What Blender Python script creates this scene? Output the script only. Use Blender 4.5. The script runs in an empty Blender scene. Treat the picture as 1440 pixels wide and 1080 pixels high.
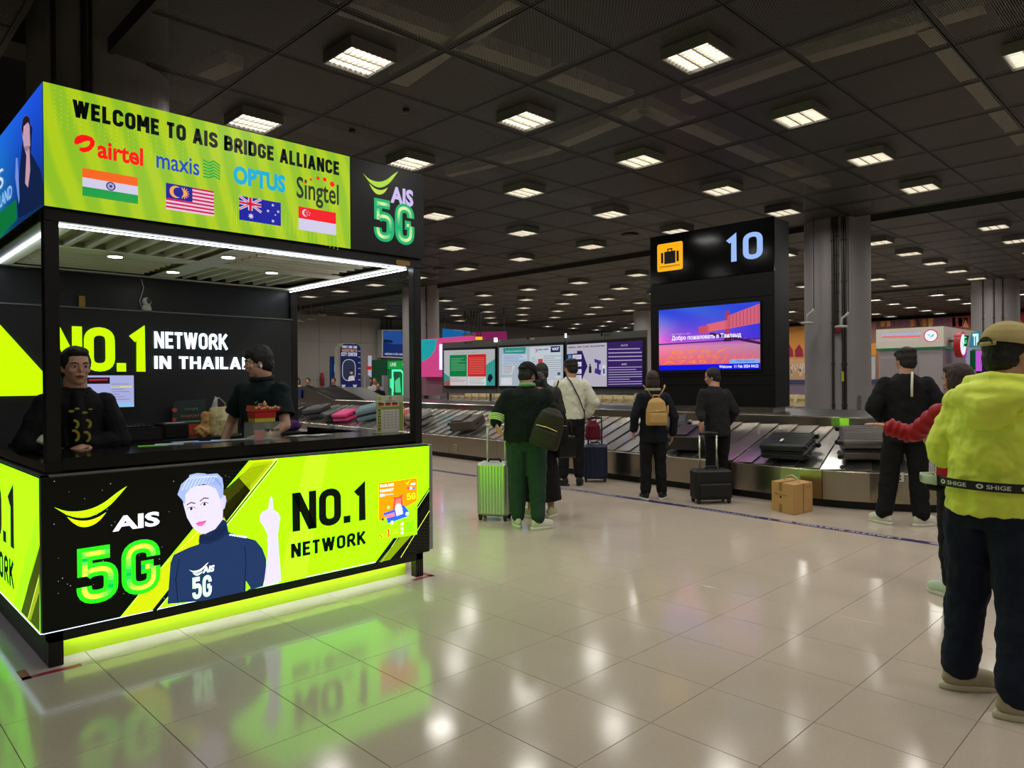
import bpy, bmesh, math, random
import numpy as np
from mathutils import Vector, Matrix
random.seed(7)
SC = bpy.context.scene
COL = SC.collection
pi = math.pi
# ---------------------------------------------------------------- camera, world, exposure
FPX = 1006.94; EYE = 1.52
YAW, PIT, ROL = map(math.radians, (45.3615, -0.30937, -0.47468))
_w = Vector((math.cos(YAW)*math.cos(PIT), math.sin(YAW)*math.cos(PIT), math.sin(PIT)))
_r = Vector((math.sin(YAW), -math.cos(YAW), 0)); _u = _r.cross(_w)
CR = _r*math.cos(ROL) + _u*math.sin(ROL); CU = -_r*math.sin(ROL) + _u*math.cos(ROL)
CPOS = Vector((0, 0, EYE))
cd = bpy.data.cameras.new('camera'); cam = bpy.data.objects.new('camera', cd); COL.objects.link(cam)
cd.sensor_width = 36; cd.lens = FPX*36/1440; cd.clip_end = 200; cd.clip_start = 0.05
M = Matrix((CR, CU, -_w)).transposed().to_4x4(); M.translation = CPOS; cam.matrix_world = M
SC.camera = cam
wd = bpy.data.worlds.new('hall_dark'); SC.world = wd; wd.use_nodes = True
wd.node_tree.nodes['Background'].inputs[0].default_value = (.5, .48, .45, 1)
wd.node_tree.nodes['Background'].inputs[1].default_value = 0.02
vs = SC.view_settings; vs.view_transform = 'Standard'; vs.look = 'None'; vs.gamma = 1; vs.use_curve_mapping = False
vs.exposure = 0.0
LAMP = 2.6          # radiance of the tubes seen from the side
LAMP_W = 14.0       # power each louvred luminaire throws downwards
def ray(x, y): return _w + CR*((x-720)/FPX) - CU*((y-540)/FPX)
def PX(x, y, X): d = ray(x, y); return CPOS + d*(X/d.x)          # photo pixel -> point on a plane x = X
def PY(x, y, Y): d = ray(x, y); return CPOS + d*(Y/d.y)
def PZ(x, y, Z): d = ray(x, y); return CPOS + d*((Z-EYE)/d.z)
def PD(x, y, D): return CPOS + ray(x, y)*D
# ---------------------------------------------------------------- materials
def lin(c):
    return tuple(((v/255)/12.92 if v/255 <= .04045 else ((v/255+.055)/1.055)**2.4) for v in c[:3])
_mc = {}
def mat(name, rgb, rough=.5, metal=0., noise=0., nscale=20., bump=0., coat=0., spec=.5, kind='noise', alpha=1., trans=0., ior=1.45, stretch=(1,1,1)):
    if name in _mc: return _mc[name]
    m = bpy.data.materials.new(name); m.use_nodes = True; nt = m.node_tree; b = nt.nodes['Principled BSDF']
    c = lin(rgb); b.inputs['Base Color'].default_value = (*c, 1); b.inputs['Roughness'].default_value = rough
    b.inputs['Metallic'].default_value = metal; b.inputs['Coat Weight'].default_value = coat; b.inputs['Specular IOR Level'].default_value = spec
    b.inputs['Alpha'].default_value = alpha; b.inputs['Transmission Weight'].default_value = trans; b.inputs['IOR'].default_value = ior
    if noise or bump:
        g = nt.nodes.new('ShaderNodeNewGeometry' if kind == 'world' else 'ShaderNodeTexCoord')
        mp = nt.nodes.new('ShaderNodeMapping'); mp.inputs['Scale'].default_value = stretch
        nt.links.new(g.outputs['Position' if kind == 'world' else 'Object'], mp.inputs[0])
        n = nt.nodes.new('ShaderNodeTexNoise'); n.inputs['Scale'].default_value = nscale; n.inputs['Detail'].default_value = 4
        nt.links.new(mp.outputs[0], n.inputs['Vector'])
        if noise:
            mx = nt.nodes.new('ShaderNodeMix'); mx.data_type = 'RGBA'
            mx.inputs[6].default_value = (*[v*(1-noise) for v in c], 1); mx.inputs[7].default_value = (*[min(1, v*(1+noise)) for v in c], 1)
            nt.links.new(n.outputs['Fac'], mx.inputs[0]); nt.links.new(mx.outputs[2], b.inputs['Base Color'])
        if bump:
            bp = nt.nodes.new('ShaderNodeBump'); bp.inputs['Strength'].default_value = bump; bp.inputs['Distance'].default_value = .01
            nt.links.new(n.outputs['Fac'], bp.inputs['Height']); nt.links.new(bp.outputs[0], b.inputs['Normal'])
    _mc[name] = m; return m
def em(rgb, s=1.0, rough=.25, name=None, base=.04):
    k = name or 'lit_%02x%02x%02x_%d' % (*[int(max(0,min(255,v))) for v in rgb], int(s*100))
    if k in _mc: return _mc[k]
    m = bpy.data.materials.new(k); m.use_nodes = True; b = m.node_tree.nodes['Principled BSDF']; c = lin(rgb)
    b.inputs['Base Color'].default_value = (*[v*base for v in c], 1); b.inputs['Roughness'].default_value = rough
    b.inputs['Specular IOR Level'].default_value = .3
    b.inputs['Emission Color'].default_value = (*c, 1); b.inputs['Emission Strength'].default_value = s
    _mc[k] = m; return m
def pr(rgb, rough=.4):      # unlit print
    return mat('print_%02x%02x%02x_%d' % (*[int(v) for v in rgb], int(rough*10)), rgb, rough)
# ---------------------------------------------------------------- mesh building
class G:
    def __init__(s): s.v = []; s.f = []; s.mi = []; s.mats = []; s.sm = []
    def m(s, mt):
        if mt is None: return 0
        if mt not in s.mats: s.mats.append(mt)
        return s.mats.index(mt)
    def add(s, vs_, fs, mt=None, smooth=False):
        o = len(s.v); s.v += [tuple(v) for v in vs_]; i = s.m(mt)
        for f in fs: s.f.append([k+o for k in f]); s.mi.append(i); s.sm.append(smooth)
        return s
    def box(s, lo, hi, mt=None, T=None):
        x0,y0,z0 = lo; x1,y1,z1 = hi
        vs_ = [Vector(p) for p in ((x0,y0,z0),(x1,y0,z0),(x1,y1,z0),(x0,y1,z0),(x0,y0,z1),(x1,y0,z1),(x1,y1,z1),(x0,y1,z1))]
        if T: vs_ = [T @ v for v in vs_]
        return s.add(vs_, [(0,3,2,1),(4,5,6,7),(0,1,5,4),(1,2,6,5),(2,3,7,6),(3,0,4,7)], mt)
    def rbox(s, lo, hi, r, mt=None, T=None, n=4):      # box with rounded vertical (z) edges and chamfered caps
        x0,y0,z0 = lo; x1,y1,z1 = hi; r = min(r, (x1-x0)/2.01, (y1-y0)/2.01); ring = []
        for cx,cy,a in ((x1-r,y1-r,0),(x0+r,y1-r,90),(x0+r,y0+r,180),(x1-r,y0+r,270)):
            for k in range(n+1):
                t = math.radians(a+90*k/n); ring.append((cx, cy, math.cos(t), math.sin(t)))
        c = min(r*.5, (z1-z0)/3); L = []
        for z, rr in ((z0, r-c), (z0+c, r), (z1-c, r), (z1, r-c)):
            L += [Vector((cx+rr*a, cy+rr*b, z)) for cx,cy,a,b in ring]
        if T: L = [T @ v for v in L]
        N = len(ring); fs = [tuple(range(N))[::-1], tuple(range(3*N, 4*N))]
        for l in range(3):
            for k in range(N): fs.append((l*N+k, l*N+(k+1) % N, (l+1)*N+(k+1) % N, (l+1)*N+k))
        return s.add(L, fs, mt)
    def tube(s, pts, r, mt=None, n=8, caps=True, smooth=True, flat=None):
        pts = [Vector(p) for p in pts]; rr = r if isinstance(r, (list, tuple)) else [r]*len(pts)
        L = []; up = Vector((0,0,1))
        for i, p in enumerate(pts):
            d = (pts[min(i+1, len(pts)-1)] - pts[max(i-1, 0)]).normalized()
            if i == 0:
                a = d.cross(up if abs(d.z) < .95 else Vector((1,0,0))).normalized()
            else: a = (a - d*a.dot(d)).normalized()
            b = d.cross(a)
            q = rr[i] if isinstance(rr[i], (list, tuple)) else (rr[i], rr[i])
            L += [p + a*(q[0]*math.cos(2*pi*k/n)) + b*(q[1]*math.sin(2*pi*k/n)) for k in range(n)]
        fs = [(i*n+k, i*n+(k+1) % n, (i+1)*n+(k+1) % n, (i+1)*n+k) for i in range(len(pts)-1) for k in range(n)]
        if caps: fs += [tuple(range(n))[::-1], tuple(range((len(pts)-1)*n, len(pts)*n))]
        return s.add(L, fs, mt, smooth)
    def cyl(s, p0, p1, r, mt=None, n=16, r1=None): return s.tube([p0, p1], [r, r if r1 is None else r1], mt, n, True, False)
    def loft(s, rings, mt=None, n=20, smooth=True, T=None):   # rings of (cx,cy,cz,rx,ry)
        L = []
        for cx,cy,cz,rx,ry in rings: L += [Vector((cx+rx*math.cos(2*pi*k/n), cy+ry*math.sin(2*pi*k/n), cz)) for k in range(n)]
        if T: L = [T @ v for v in L]
        fs = [(i*n+k, i*n+(k+1) % n, (i+1)*n+(k+1) % n, (i+1)*n+k) for i in range(len(rings)-1) for k in range(n)]
        fs += [tuple(range(n))[::-1], tuple(range((len(rings)-1)*n, len(rings)*n))]
        return s.add(L, fs, mt, smooth)
    def ell(s, c, r, mt=None, n=14, T=None, Rm=None):
        L = []; fs = []; m = n//2; c = Vector(c)
        for i in range(1, m):
            t = pi*i/m
            for k in range(n): L.append(Vector((r[0]*math.sin(t)*math.cos(2*pi*k/n), r[1]*math.sin(t)*math.sin(2*pi*k/n), r[2]*math.cos(t))))
        L += [Vector((0,0,r[2])), Vector((0,0,-r[2]))]
        if Rm: L = [Rm @ v for v in L]
        L = [v+c for v in L]
        if T: L = [T @ v for v in L]
        for i in range(m-2):
            for k in range(n): fs.append((i*n+k, (i+1)*n+k, (i+1)*n+(k+1) % n, i*n+(k+1) % n))
        a = (m-1)*n
        for k in range(n): fs.append((k, (k+1) % n, a)); fs.append(((m-2)*n+(k+1) % n, (m-2)*n+k, a+1))
        return s.add(L, fs, mt, True)
    def prism(s, pts, d, mt=None):       # planar polygon swept by vector d
        pts = [Vector(p) for p in pts]; d = Vector(d); n = len(pts)
        fs = [tuple(range(n))[::-1], tuple(range(n, 2*n))] + [(k, (k+1) % n, n+(k+1) % n, n+k) for k in range(n)]
        return s.add(pts+[p+d for p in pts], fs, mt)
    def mesh(s, name, fix=True):
        me = bpy.data.meshes.new(name); me.from_pydata(s.v, [], s.f)
        for m in s.mats: me.materials.append(m)
        if s.mats:
            me.polygons.foreach_set('material_index', s.mi)
        me.polygons.foreach_set('use_smooth', s.sm); me.update()
        if fix:
            bm = bmesh.new(); bm.from_mesh(me); bmesh.ops.recalc_face_normals(bm, faces=bm.faces); bm.to_mesh(me); bm.free()
        return me
    def obj(s, name, parent=None, mt=None, fix=True, bevel=0):
        me = s.mesh(name, fix)
        if mt: me.materials.clear(); me.materials.append(mt)
        if bevel:
            bm = bmesh.new(); bm.from_mesh(me)
            bmesh.ops.bevel(bm, geom=[e for e in bm.edges if len(e.link_faces) == 2 and e.calc_face_angle(0) > .6], offset=bevel, segments=2, affect='EDGES')
            bm.to_mesh(me); bm.free()
        return link(me, name, parent)
def link(me, name, parent=None, loc=None):
    o = bpy.data.objects.new(name, me); COL.objects.link(o)
    if parent: o.parent = parent
    if loc is not None: o.location = loc
    return o
def tag(o, label=None, cat=None, group=None, kind=None):
    if label: o['label'] = label
    if cat: o['category'] = cat
    if group: o['group'] = group
    if kind: o['kind'] = kind
    return o
def thing(name, label, cat, loc=(0,0,0), rz=0, group=None):
    o = bpy.data.objects.new(name, None); COL.objects.link(o); o.location = loc; o.rotation_euler = (0,0,rz); o.empty_display_size = .1
    return tag(o, label, cat, group)
def struct(name, g, mt=None, parent=None, label=None, bevel=0):
    o = g.obj(name, parent, mt, bevel=bevel)
    if not parent: o['kind'] = 'structure'
    if label: o['label'] = label
    return o
def copytree(o, parent=None):
    c = o.copy(); COL.objects.link(c)
    if parent: c.parent = parent
    for ch in list(o.children): copytree(ch, c)
    return c
# ---------------------------------------------------------------- flat print: polygons, strokes and lettering on a plane
def rnd(pts, r, closed=False, n=5):          # round the corners of a polyline
    out = []; N = len(pts)
    for i, p in enumerate(pts):
        if not closed and i in (0, N-1): out.append(p); continue
        a = Vector(pts[i-1]); b = Vector(p); c = Vector(pts[(i+1) % N])
        d1 = (a-b); d2 = (c-b); l1, l2 = d1.length, d2.length
        t = min(r, l1*.5 if (closed or i > 1) else l1, l2*.5 if (closed or i < N-2) else l2)
        if t < 1e-4: out.append(p); continue
        s0 = b+d1*(t/l1); s1 = b+d2*(t/l2)
        for k in range(n+1):
            u = k/n; q = s0*(1-u)**2 + b*(2*u*(1-u)) + s1*u*u
            q2 = s0*(1-u)+s1*u; out.append(tuple(q*.95+q2*.05))
    return out
GL = {  # stroke glyphs on a 3 x 6 cell: (advance width, [(points, round radius, closed)])
'A':(3.5,[([(0,0),(1.75,6)],0,2),([(1.75,6),(3.5,0)],0,2),([(.6,1.5),(2.9,1.5)],0,0)]),
'B':(3,[([(0,0),(0,6),(2.8,6),(2.8,3.1),(0,3.1)],1.3,0),([(0,3.1),(3,3.1),(3,0),(0,0)],1.3,0),([(0,0),(0,6)],0,0)]),
'C':(3,[([(3,4.2),(3,6),(0,6),(0,0),(3,0),(3,1.8)],1.5,0)]),
'D':(3,[([(0,0),(0,6),(3,6),(3,0)],0,1),]),
'E':(2.3,[([(2.95,6),(0,6),(0,0),(2.95,0)],0,0),([(0,3.05),(2.6,3.05)],0,0)]),
'F':(2.3,[([(2.9,6),(0,6),(0,0)],0,0),([(0,3.05),(2.3,3.05)],0,0)]),
'G':(3,[([(3,4.3),(3,6),(0,6),(0,0),(3,0),(3,2.8)],1.5,0),([(3,2.9),(1.6,2.9)],0,0)]),
'H':(3,[([(0,0),(0,6)],0,0),([(3,0),(3,6)],0,0),([(0,3),(3,3)],0,0)]),
'I':(0,[([(0,0),(0,6)],0,0)]),
'J':(2.4,[([(2.4,6),(2.4,0),(0,0),(0,1.6)],1.2,0)]),
'K':(3,[([(0,0),(0,6)],0,0),([(2.9,6),(.2,2.5)],0,0),([(1,3.6),(3.1,0)],0,0)]),
'L':(2.1,[([(0,6),(0,0),(2.7,0)],0,0)]),
'M':(3.9,[([(0,0),(0,6)],0,0),([(0,6),(1.95,1.6)],0,2),([(1.95,1.6),(3.9,6)],0,2),([(3.9,6),(3.9,0)],0,0)]),
'N':(3.1,[([(0,0),(0,6)],0,0),([(0,6),(3.1,0)],0,2),([(3.1,0),(3.1,6)],0,0)]),
'O':(3,[([(0,0),(3,0),(3,6),(0,6)],1.5,1)]),
'P':(3,[([(0,0),(0,6),(3,6),(3,2.8),(0,2.8)],1.5,0)]),
'Q':(3,[([(0,0),(3,0),(3,6),(0,6)],1.5,1),([(1.8,1.3),(3.3,-.4)],0,0)]),
'R':(3,[([(0,0),(0,6),(2.9,6),(2.9,2.8),(0,2.8)],1.5,0),([(1.5,2.8),(3.1,0)],0,0)]),
'S':(3,[([(2.9,4.5),(2.9,6),(0.1,6),(0.1,3.2),(3,2.8),(3,0),(0,0),(0,1.5)],1.4,0)]),
'T':(2.4,[([(-.6,6),(3.0,6)],0,0),([(1.2,6),(1.2,0)],0,0)]),
'U':(3,[([(0,6),(0,0),(3,0),(3,6)],1.5,0)]),
'V':(3.4,[([(0,6),(1.7,0)],0,2),([(1.7,0),(3.4,6)],0,2)]),
'W':(5.2,[([(0,6),(1.3,0)],0,2),([(1.3,0),(2.6,6)],0,2),([(2.6,6),(3.9,0)],0,2),([(3.9,0),(5.2,6)],0,2)]),
'X':(3.1,[([(0,0),(3.1,6)],0,2),([(0,6),(3.1,0)],0,2)]),
'Y':(3.1,[([(0,6),(1.55,2.7),(3.1,6)],0,0),([(1.55,2.9),(1.55,0)],0,0)]),
'Z':(3,[([(0,6),(3,6),(0,0),(3,0)],0,0)]),
'1':(1.3,[([(0,4.9),(1.3,6),(1.3,0)],0,0)]),
'2':(3,[([(0,4.4),(0,6),(3,6),(3,3.6),(0,0),(3.1,0)],1.2,0)]),
'3':(3,[([(0,4.5),(0,6),(2.9,6),(2.9,3.1),(1.2,3.1)],1.4,0),([(1.2,3.1),(3,3.1),(3,0),(0,0),(0,1.5)],1.4,0)]),
'4':(3,[([(2.2,0),(2.2,6),(0,1.5),(3.2,1.5)],0,0)]),
'5':(3,[([(2.9,6),(0.1,6),(0.1,3.0)],0,0),([(0.1,3.2),(0.5,3.75),(3,3.75),(3,0),(0,0),(0,1.6)],1.35,0)]),
'0':(3,[([(0,0),(3,0),(3,6),(0,6)],1.5,1)]),
'.':(0,[([(0,0),(0,.75)],0,0)]), '-':(1.6,[([(0,3),(1.6,3)],0,0)]), "'":(0,[([(0,5),(0,6)],0,0)]), ' ':(1.2,[])}
GL['D'] = (3,[([(0,0),(3,0),(3,6),(0,6)],1.5,1),([(0,0),(0,6)],0,0),([(0,0),(1.2,0)],0,0),([(0,6),(1.2,6)],0,0)])
def glyph_strokes(text, sp=1.9):
    x = 0; out = []
    for ch in text.upper():
        w, st = GL.get(ch, (2, [([(0,0),(2,0),(2,4),(0,4)],1,1)]))
        for pts, r, cl in st:
            p = [(a+x, b) for a, b in pts]
            out.append((rnd(p, r, cl) if r else p, cl))
        x += w + (sp if ch != ' ' else sp*.6)
    return out, x-sp
class Print:
    """flat print on the plane o + u*U + v*V, facing N; layers are 0.6 mm apart"""
    def __init__(s, o, U, V, N, gap=.0006):
        s.o, s.U, s.V, s.N = Vector(o), Vector(U), Vector(V), Vector(N); s.g = G(); s.L = 1; s.gap = gap
    def uv(s, p): d = Vector(p)-s.o; return (d.dot(s.U)/s.U.length_squared, d.dot(s.V)/s.V.length_squared)
    def P(s, u, v): return s.o + s.U*u + s.V*v + s.N*(s.gap*s.L)
    def up(s): s.L += 1; return s
    def poly(s, pts, mt):
        if len(pts) > 4:
            from mathutils.geometry import tessellate_polygon
            tr = tessellate_polygon([[Vector((a, b, 0)) for a, b in pts]])
            s.g.add([s.P(a, b) for a, b in pts], [tuple(t) for t in tr], mt)
        else: s.g.add([s.P(a, b) for a, b in pts], [tuple(range(len(pts)))], mt)
        return s
    def rect(s, u0, v0, u1, v1, mt, r=0):
        p = [(u0,v0),(u1,v0),(u1,v1),(u0,v1)]
        return s.poly(rnd(p, r, True, 4) if r else p, mt)
    def disc(s, u, v, r, mt, n=20, r2=None):
        r2 = r2 or r
        return s.poly([(u+r*math.cos(2*pi*k/n), v+r2*math.sin(2*pi*k/n)) for k in range(n)], mt)
    def stroke(s, pts, w, mt, closed=False, fun=None):
        P2 = []; w2 = []
        for i, (a, b) in enumerate(pts):
            if P2 and (Vector((a, b))-P2[-1]).length < 1e-7: continue
            P2.append(Vector((a, b))); w2.append(w[i] if isinstance(w, (list, tuple)) else w)
        if closed and (P2[0]-P2[-1]).length < 1e-7: P2.pop()
        n = len(P2); A = []; B = []; w = w2
        if n < 2: return s
        for i, p in enumerate(P2):
            q = P2[i-1] if (i or closed) else None; t = P2[(i+1) % n] if (i < n-1 or closed) else None
            d1 = (p-q).normalized() if q is not None and (p-q).length > 1e-9 else None
            d2 = (t-p).normalized() if t is not None and (t-p).length > 1e-9 else None
            if d1 is None: d1 = d2
            if d2 is None: d2 = d1
            n1 = Vector((-d1.y, d1.x)); n2 = Vector((-d2.y, d2.x)); m = n1+n2
            if m.length < .2: m = n1
            m.normalize(); k = 1/max(.45, m.dot(n1)); ww = w if not isinstance(w, (list, tuple)) else w[i]
            A.append(p+m*(ww/2*k)); B.append(p-m*(ww/2*k))
        for i in range(n if closed else n-1):
            j = (i+1) % n
            s.g.add([s.P(*A[i]), s.P(*A[j]), s.P(*B[j]), s.P(*B[i])], [(0,1,2,3)], fun(i/n) if fun else mt)
        return s
    def din(s, text, u0, v0, u1, v1, mt, wt=1.15, sp=1.9, depth=0):  # stroke lettering fitted to a box; wt in cell units
        st, W = glyph_strokes(text, sp); hw = wt/2
        W = max(W, .01)
        sx = (u1-u0)/(W+wt); sy = (v1-v0)/(6+wt); k = (sx+sy)/2
        for pts, cl in st:
            # stroke in cell space then scale, so the weight follows the letter
            P2 = [Vector(p) for p in pts]; n = len(P2)
            if cl == 2:
                (xa, ya), (xb, yb) = pts; e = hw*min(1.13, math.hypot(xb-xa, yb-ya)/abs(yb-ya))
                ea = math.copysign(hw, ya-3) if ya in (0, 6) else 0; eb = math.copysign(hw, yb-3) if yb in (0, 6) else 0
                s.g.add([s.P(u0+(x+hw)*sx, v0+(y+hw)*sy) for x, y in ((xa-e,ya+ea),(xa+e,ya+ea),(xb+e,yb+eb),(xb-e,yb+eb))], [(0,1,2,3)], mt); continue
            sub = Print((0,0,0),(1,0,0),(0,1,0),(0,0,1)); sub.gap = 0
            ext = pts
            if not cl and n >= 2:
                a, b = Vector(pts[0]), Vector(pts[1]); c, d = Vector(pts[-1]), Vector(pts[-2])
                def grow(p, q):
                    e = (p-q).normalized(); return tuple(p+e*hw) if (abs(p.y) < .01 or abs(p.y-6) < .01) and abs(e.y) > .5 else tuple(p)
                ext = [grow(a, b)] + list(pts[1:-1]) + [grow(c, d)]
            sub.stroke(ext, wt, None, cl)
            s.g.add([s.P(u0+(x+hw)*sx, v0+(y+hw)*sy) for x, y, z in sub.g.v], sub.g.f, mt)
        return s
    def font(s, text, u0, v0, u1, v1, mt, bold=.0, shear=0.):   # Blender's built-in font fitted to a box
        cu = bpy.data.curves.new('t', 'FONT'); cu.body = text; cu.offset = bold; cu.shear = shear; cu.resolution_u = 3; cu.fill_mode = 'FRONT'
        ob = bpy.data.objects.new('t', cu); me = ob.to_mesh()
        vs_ = [v.co.copy() for v in me.vertices]; fs = [tuple(p.vertices) for p in me.polygons]
        ob.to_mesh_clear(); bpy.data.objects.remove(ob); bpy.data.curves.remove(cu)
        if not vs_: return s
        x0 = min(v.x for v in vs_); x1 = max(v.x for v in vs_); y0 = min(v.y for v in vs_); y1 = max(v.y for v in vs_)
        s.g.add([s.P(u0+(v.x-x0)/(x1-x0)*(u1-u0), v0+(v.y-y0)/(y1-y0)*(v1-v0)) for v in vs_], fs, mt); return s
    def obj(s, name, parent): return s.g.obj(name, parent, fix=False)
def gradient(P_, u0, v0, u1, v1, nx, ny, fn, s, name, parent):
    """smoothly coloured screen content: one lit mesh whose colours come from a vertex attribute"""
    g = G(); cs = []
    for j in range(ny+1):
        for i in range(nx+1): g.v.append(tuple(P_.P(u0+(u1-u0)*i/nx, v0+(v1-v0)*j/ny))); cs.append((*lin([max(0,min(255,c)) for c in fn(i/nx, j/ny)]), 1))
    for j in range(ny):
        for i in range(nx): g.f.append([j*(nx+1)+i, j*(nx+1)+i+1, (j+1)*(nx+1)+i+1, (j+1)*(nx+1)+i]); g.mi.append(0); g.sm.append(False)
    o = g.obj(name, parent, fix=False); at = o.data.color_attributes.new('screen_colour', 'FLOAT_COLOR', 'POINT')
    for i, c in enumerate(cs): at.data[i].color = c
    k = 'screen_gradient_%d' % int(s*100)
    if k not in _mc:
        m = bpy.data.materials.new(k); m.use_nodes = True; b = m.node_tree.nodes['Principled BSDF']; a = m.node_tree.nodes.new('ShaderNodeAttribute'); a.attribute_name = 'screen_colour'
        b.inputs['Base Color'].default_value = (.02,.02,.02,1); b.inputs['Roughness'].default_value = .3; m.node_tree.links.new(a.outputs['Color'], b.inputs['Emission Color']); b.inputs['Emission Strength'].default_value = s; _mc[k] = m
    o.data.materials.append(_mc[k]); return o
def fontmesh(text, bold=0.):
    pr_ = Print((0,0,0),(1,0,0),(0,1,0),(0,0,1)); pr_.font(text, 0, 0, 1, 1, None, bold); return pr_.g
# ================================================================ SETTING
FT = .5096; FX, FY = 2.645 - 30*FT, 2.3344 - 30*FT
def stone_floor():
    m = mat('terrazzo', (190,176,160), .17, 0, .05, 3, 0, coat=0.0, spec=.28, kind='world', ior=1.45)
    nt = m.node_tree; b = nt.nodes['Principled BSDF']
    v = nt.nodes.new('ShaderNodeTexVoronoi'); v.inputs['Scale'].default_value = 90
    g = nt.nodes.new('ShaderNodeNewGeometry'); nt.links.new(g.outputs['Position'], v.inputs['Vector'])
    cr = nt.nodes.new('ShaderNodeValToRGB'); cr.color_ramp.elements[0].position = .0; cr.color_ramp.elements[0].color = (.82,.8,.76,1)
    cr.color_ramp.elements[1].position = .35; cr.color_ramp.elements[1].color = (1,1,1,1); nt.links.new(v.outputs['Distance'], cr.inputs[0])
    old = b.inputs['Base Color'].links[0].from_socket
    mx = nt.nodes.new('ShaderNodeMix'); mx.data_type = 'RGBA'; mx.blend_type = 'MULTIPLY'; mx.inputs[0].default_value = .8
    nt.links.new(old, mx.inputs[6]); nt.links.new(cr.outputs[0], mx.inputs[7]); nt.links.new(mx.outputs[2], b.inputs['Base Color'])
    # scuffs: rougher patches
    n = nt.nodes.new('ShaderNodeTexNoise'); n.inputs['Scale'].default_value = 1.3; n.inputs['Detail'].default_value = 5; nt.links.new(g.outputs['Position'], n.inputs['Vector'])
    mr = nt.nodes.new('ShaderNodeMapRange'); mr.inputs[1].default_value = .3; mr.inputs[2].default_value = .75; mr.inputs[3].default_value = .09; mr.inputs[4].default_value = .17
    nt.links.new(n.outputs['Fac'], mr.inputs[0]); nt.links.new(mr.outputs[0], b.inputs['Roughness'])
    return m
M_TILE = stone_floor(); M_GROUT = mat('grout', (96,88,74), .8)
X0F, X1F, Y0F, Y1F = -8.0, 38.5, -8.0, 27.4
floor = struct('floor', G().box((X0F,Y0F,-.15), (X1F,Y1F,-.006)), M_GROUT)
tg = G(); hw = FT/2-.0013
tg.add([(-hw,-hw,-.006),(hw,-hw,-.006),(hw,hw,-.006),(-hw,hw,-.006),(-hw,-hw,-.001),(hw,-hw,-.001),(hw,hw,-.001),(-hw,hw,-.001),
        (-hw+.001,-hw+.001,0),(hw-.001,-hw+.001,0),(hw-.001,hw-.001,0),(-hw+.001,hw-.001,0)],
       [(0,1,5,4),(1,2,6,5),(2,3,7,6),(3,0,4,7),(4,5,9,8),(5,6,10,9),(6,7,11,10),(7,4,8,11),(8,9,10,11)], M_TILE)
tme = tg.mesh('floor_tile')
cells = []
for i in range(int((X0F-FX)/FT), int((X1F-FX)/FT)):
    for j in range(int((Y0F-FY)/FT), int((Y1F-FY)/FT)+1):
        c = Vector((FX+(i+.5)*FT, FY+(j+.5)*FT, 0))
        if c.y > Y1F-.25 or c.x < X0F+.25 or c.y < Y0F+.25: continue
        d = c-CPOS; z = d.dot(_w); vis = z > .8 and abs(d.dot(_r)) < z*.78
        cells.append((0 if vis else 1, z if vis else 99, c))
cells.sort(key=lambda t: (t[0], t[1]))
for k, (a, b_, c) in enumerate(cells[:300]): link(tme, 'floor_tile', floor, c)
gg = G()
for a, b_, c in cells[300:]:
    gg.add([(c.x-hw,c.y-hw,-.006),(c.x+hw,c.y-hw,-.006),(c.x+hw,c.y+hw,-.006),(c.x-hw,c.y+hw,-.006),(c.x-hw,c.y-hw,0),(c.x+hw,c.y-hw,0),(c.x+hw,c.y+hw,0),(c.x-hw,c.y+hw,0)],
           [(4,5,6,7),(0,1,5,4),(1,2,6,5),(2,3,7,6),(3,0,4,7)], M_TILE)
tag(gg.obj('floor_tiling', floor, fix=False), kind='stuff')
# ---- ceiling of expanded metal panels in three bays with open dark slots between
HC = 4.308
def mesh_metal():
    m = bpy.data.materials.new('expanded_metal'); m.use_nodes = True; nt = m.node_tree; b = nt.nodes['Principled BSDF']; out = nt.nodes['Material Output']
    b.inputs['Base Color'].default_value = (*lin((76,74,68)), 1); b.inputs['Roughness'].default_value = .5; b.inputs['Metallic'].default_value = .2
    g = nt.nodes.new('ShaderNodeNewGeometry'); mp = nt.nodes.new('ShaderNodeMapping'); mp.inputs['Rotation'].default_value = (0,0,0)
    nt.links.new(g.outputs['Position'], mp.inputs[0])
    br = nt.nodes.new('ShaderNodeTexBrick'); br.offset = .5; br.inputs['Scale'].default_value = 1; br.inputs['Brick Width'].default_value = .036; br.inputs['Row Height'].default_value = .016
    br.inputs['Mortar Size'].default_value = .0038; br.inputs['Mortar Smooth'].default_value = .1
    nt.links.new(mp.outputs[0], br.inputs['Vector'])
    t = nt.nodes.new('ShaderNodeBsdfTransparent'); mx = nt.nodes.new('ShaderNodeMixShader')
    nt.links.new(br.outputs['Fac'], mx.inputs[0]); nt.links.new(t.outputs[0], mx.inputs[1]); nt.links.new(b.outputs[0], mx.inputs[2]); nt.links.new(mx.outputs[0], out.inputs[0])
    return m
M_MESH = mesh_metal(); M_EDGE = mat('panel_edge', (34,33,30), .6)
M_VOID = mat('ceiling_void', (24,23,22), .9)
ceiling = struct('ceiling', G().box((X0F,Y0F,5.6), (X1F,Y1F,5.75)), M_VOID)
PP = 1.01
def cpanel(g, cx, cy, p=PP):
    h = p/2-.006; e = .016
    g.add([(cx-h,cy-h,HC),(cx+h,cy-h,HC),(cx+h,cy+h,HC),(cx-h,cy+h,HC)], [(0,1,2,3)], M_MESH)
    for a, b_ in (((cx-h,cy-h),(cx+h,cy-h+e)),((cx-h,cy+h-e),(cx+h,cy+h)),((cx-h,cy-h+e),(cx-h+e,cy+h-e)),((cx+h-e,cy-h+e),(cx+h,cy+h-e))):
        g.box((a[0],a[1],HC-.004), (b_[0],b_[1],HC+.03), M_EDGE)
bays = []   # (x, y) of panel centres
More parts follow.
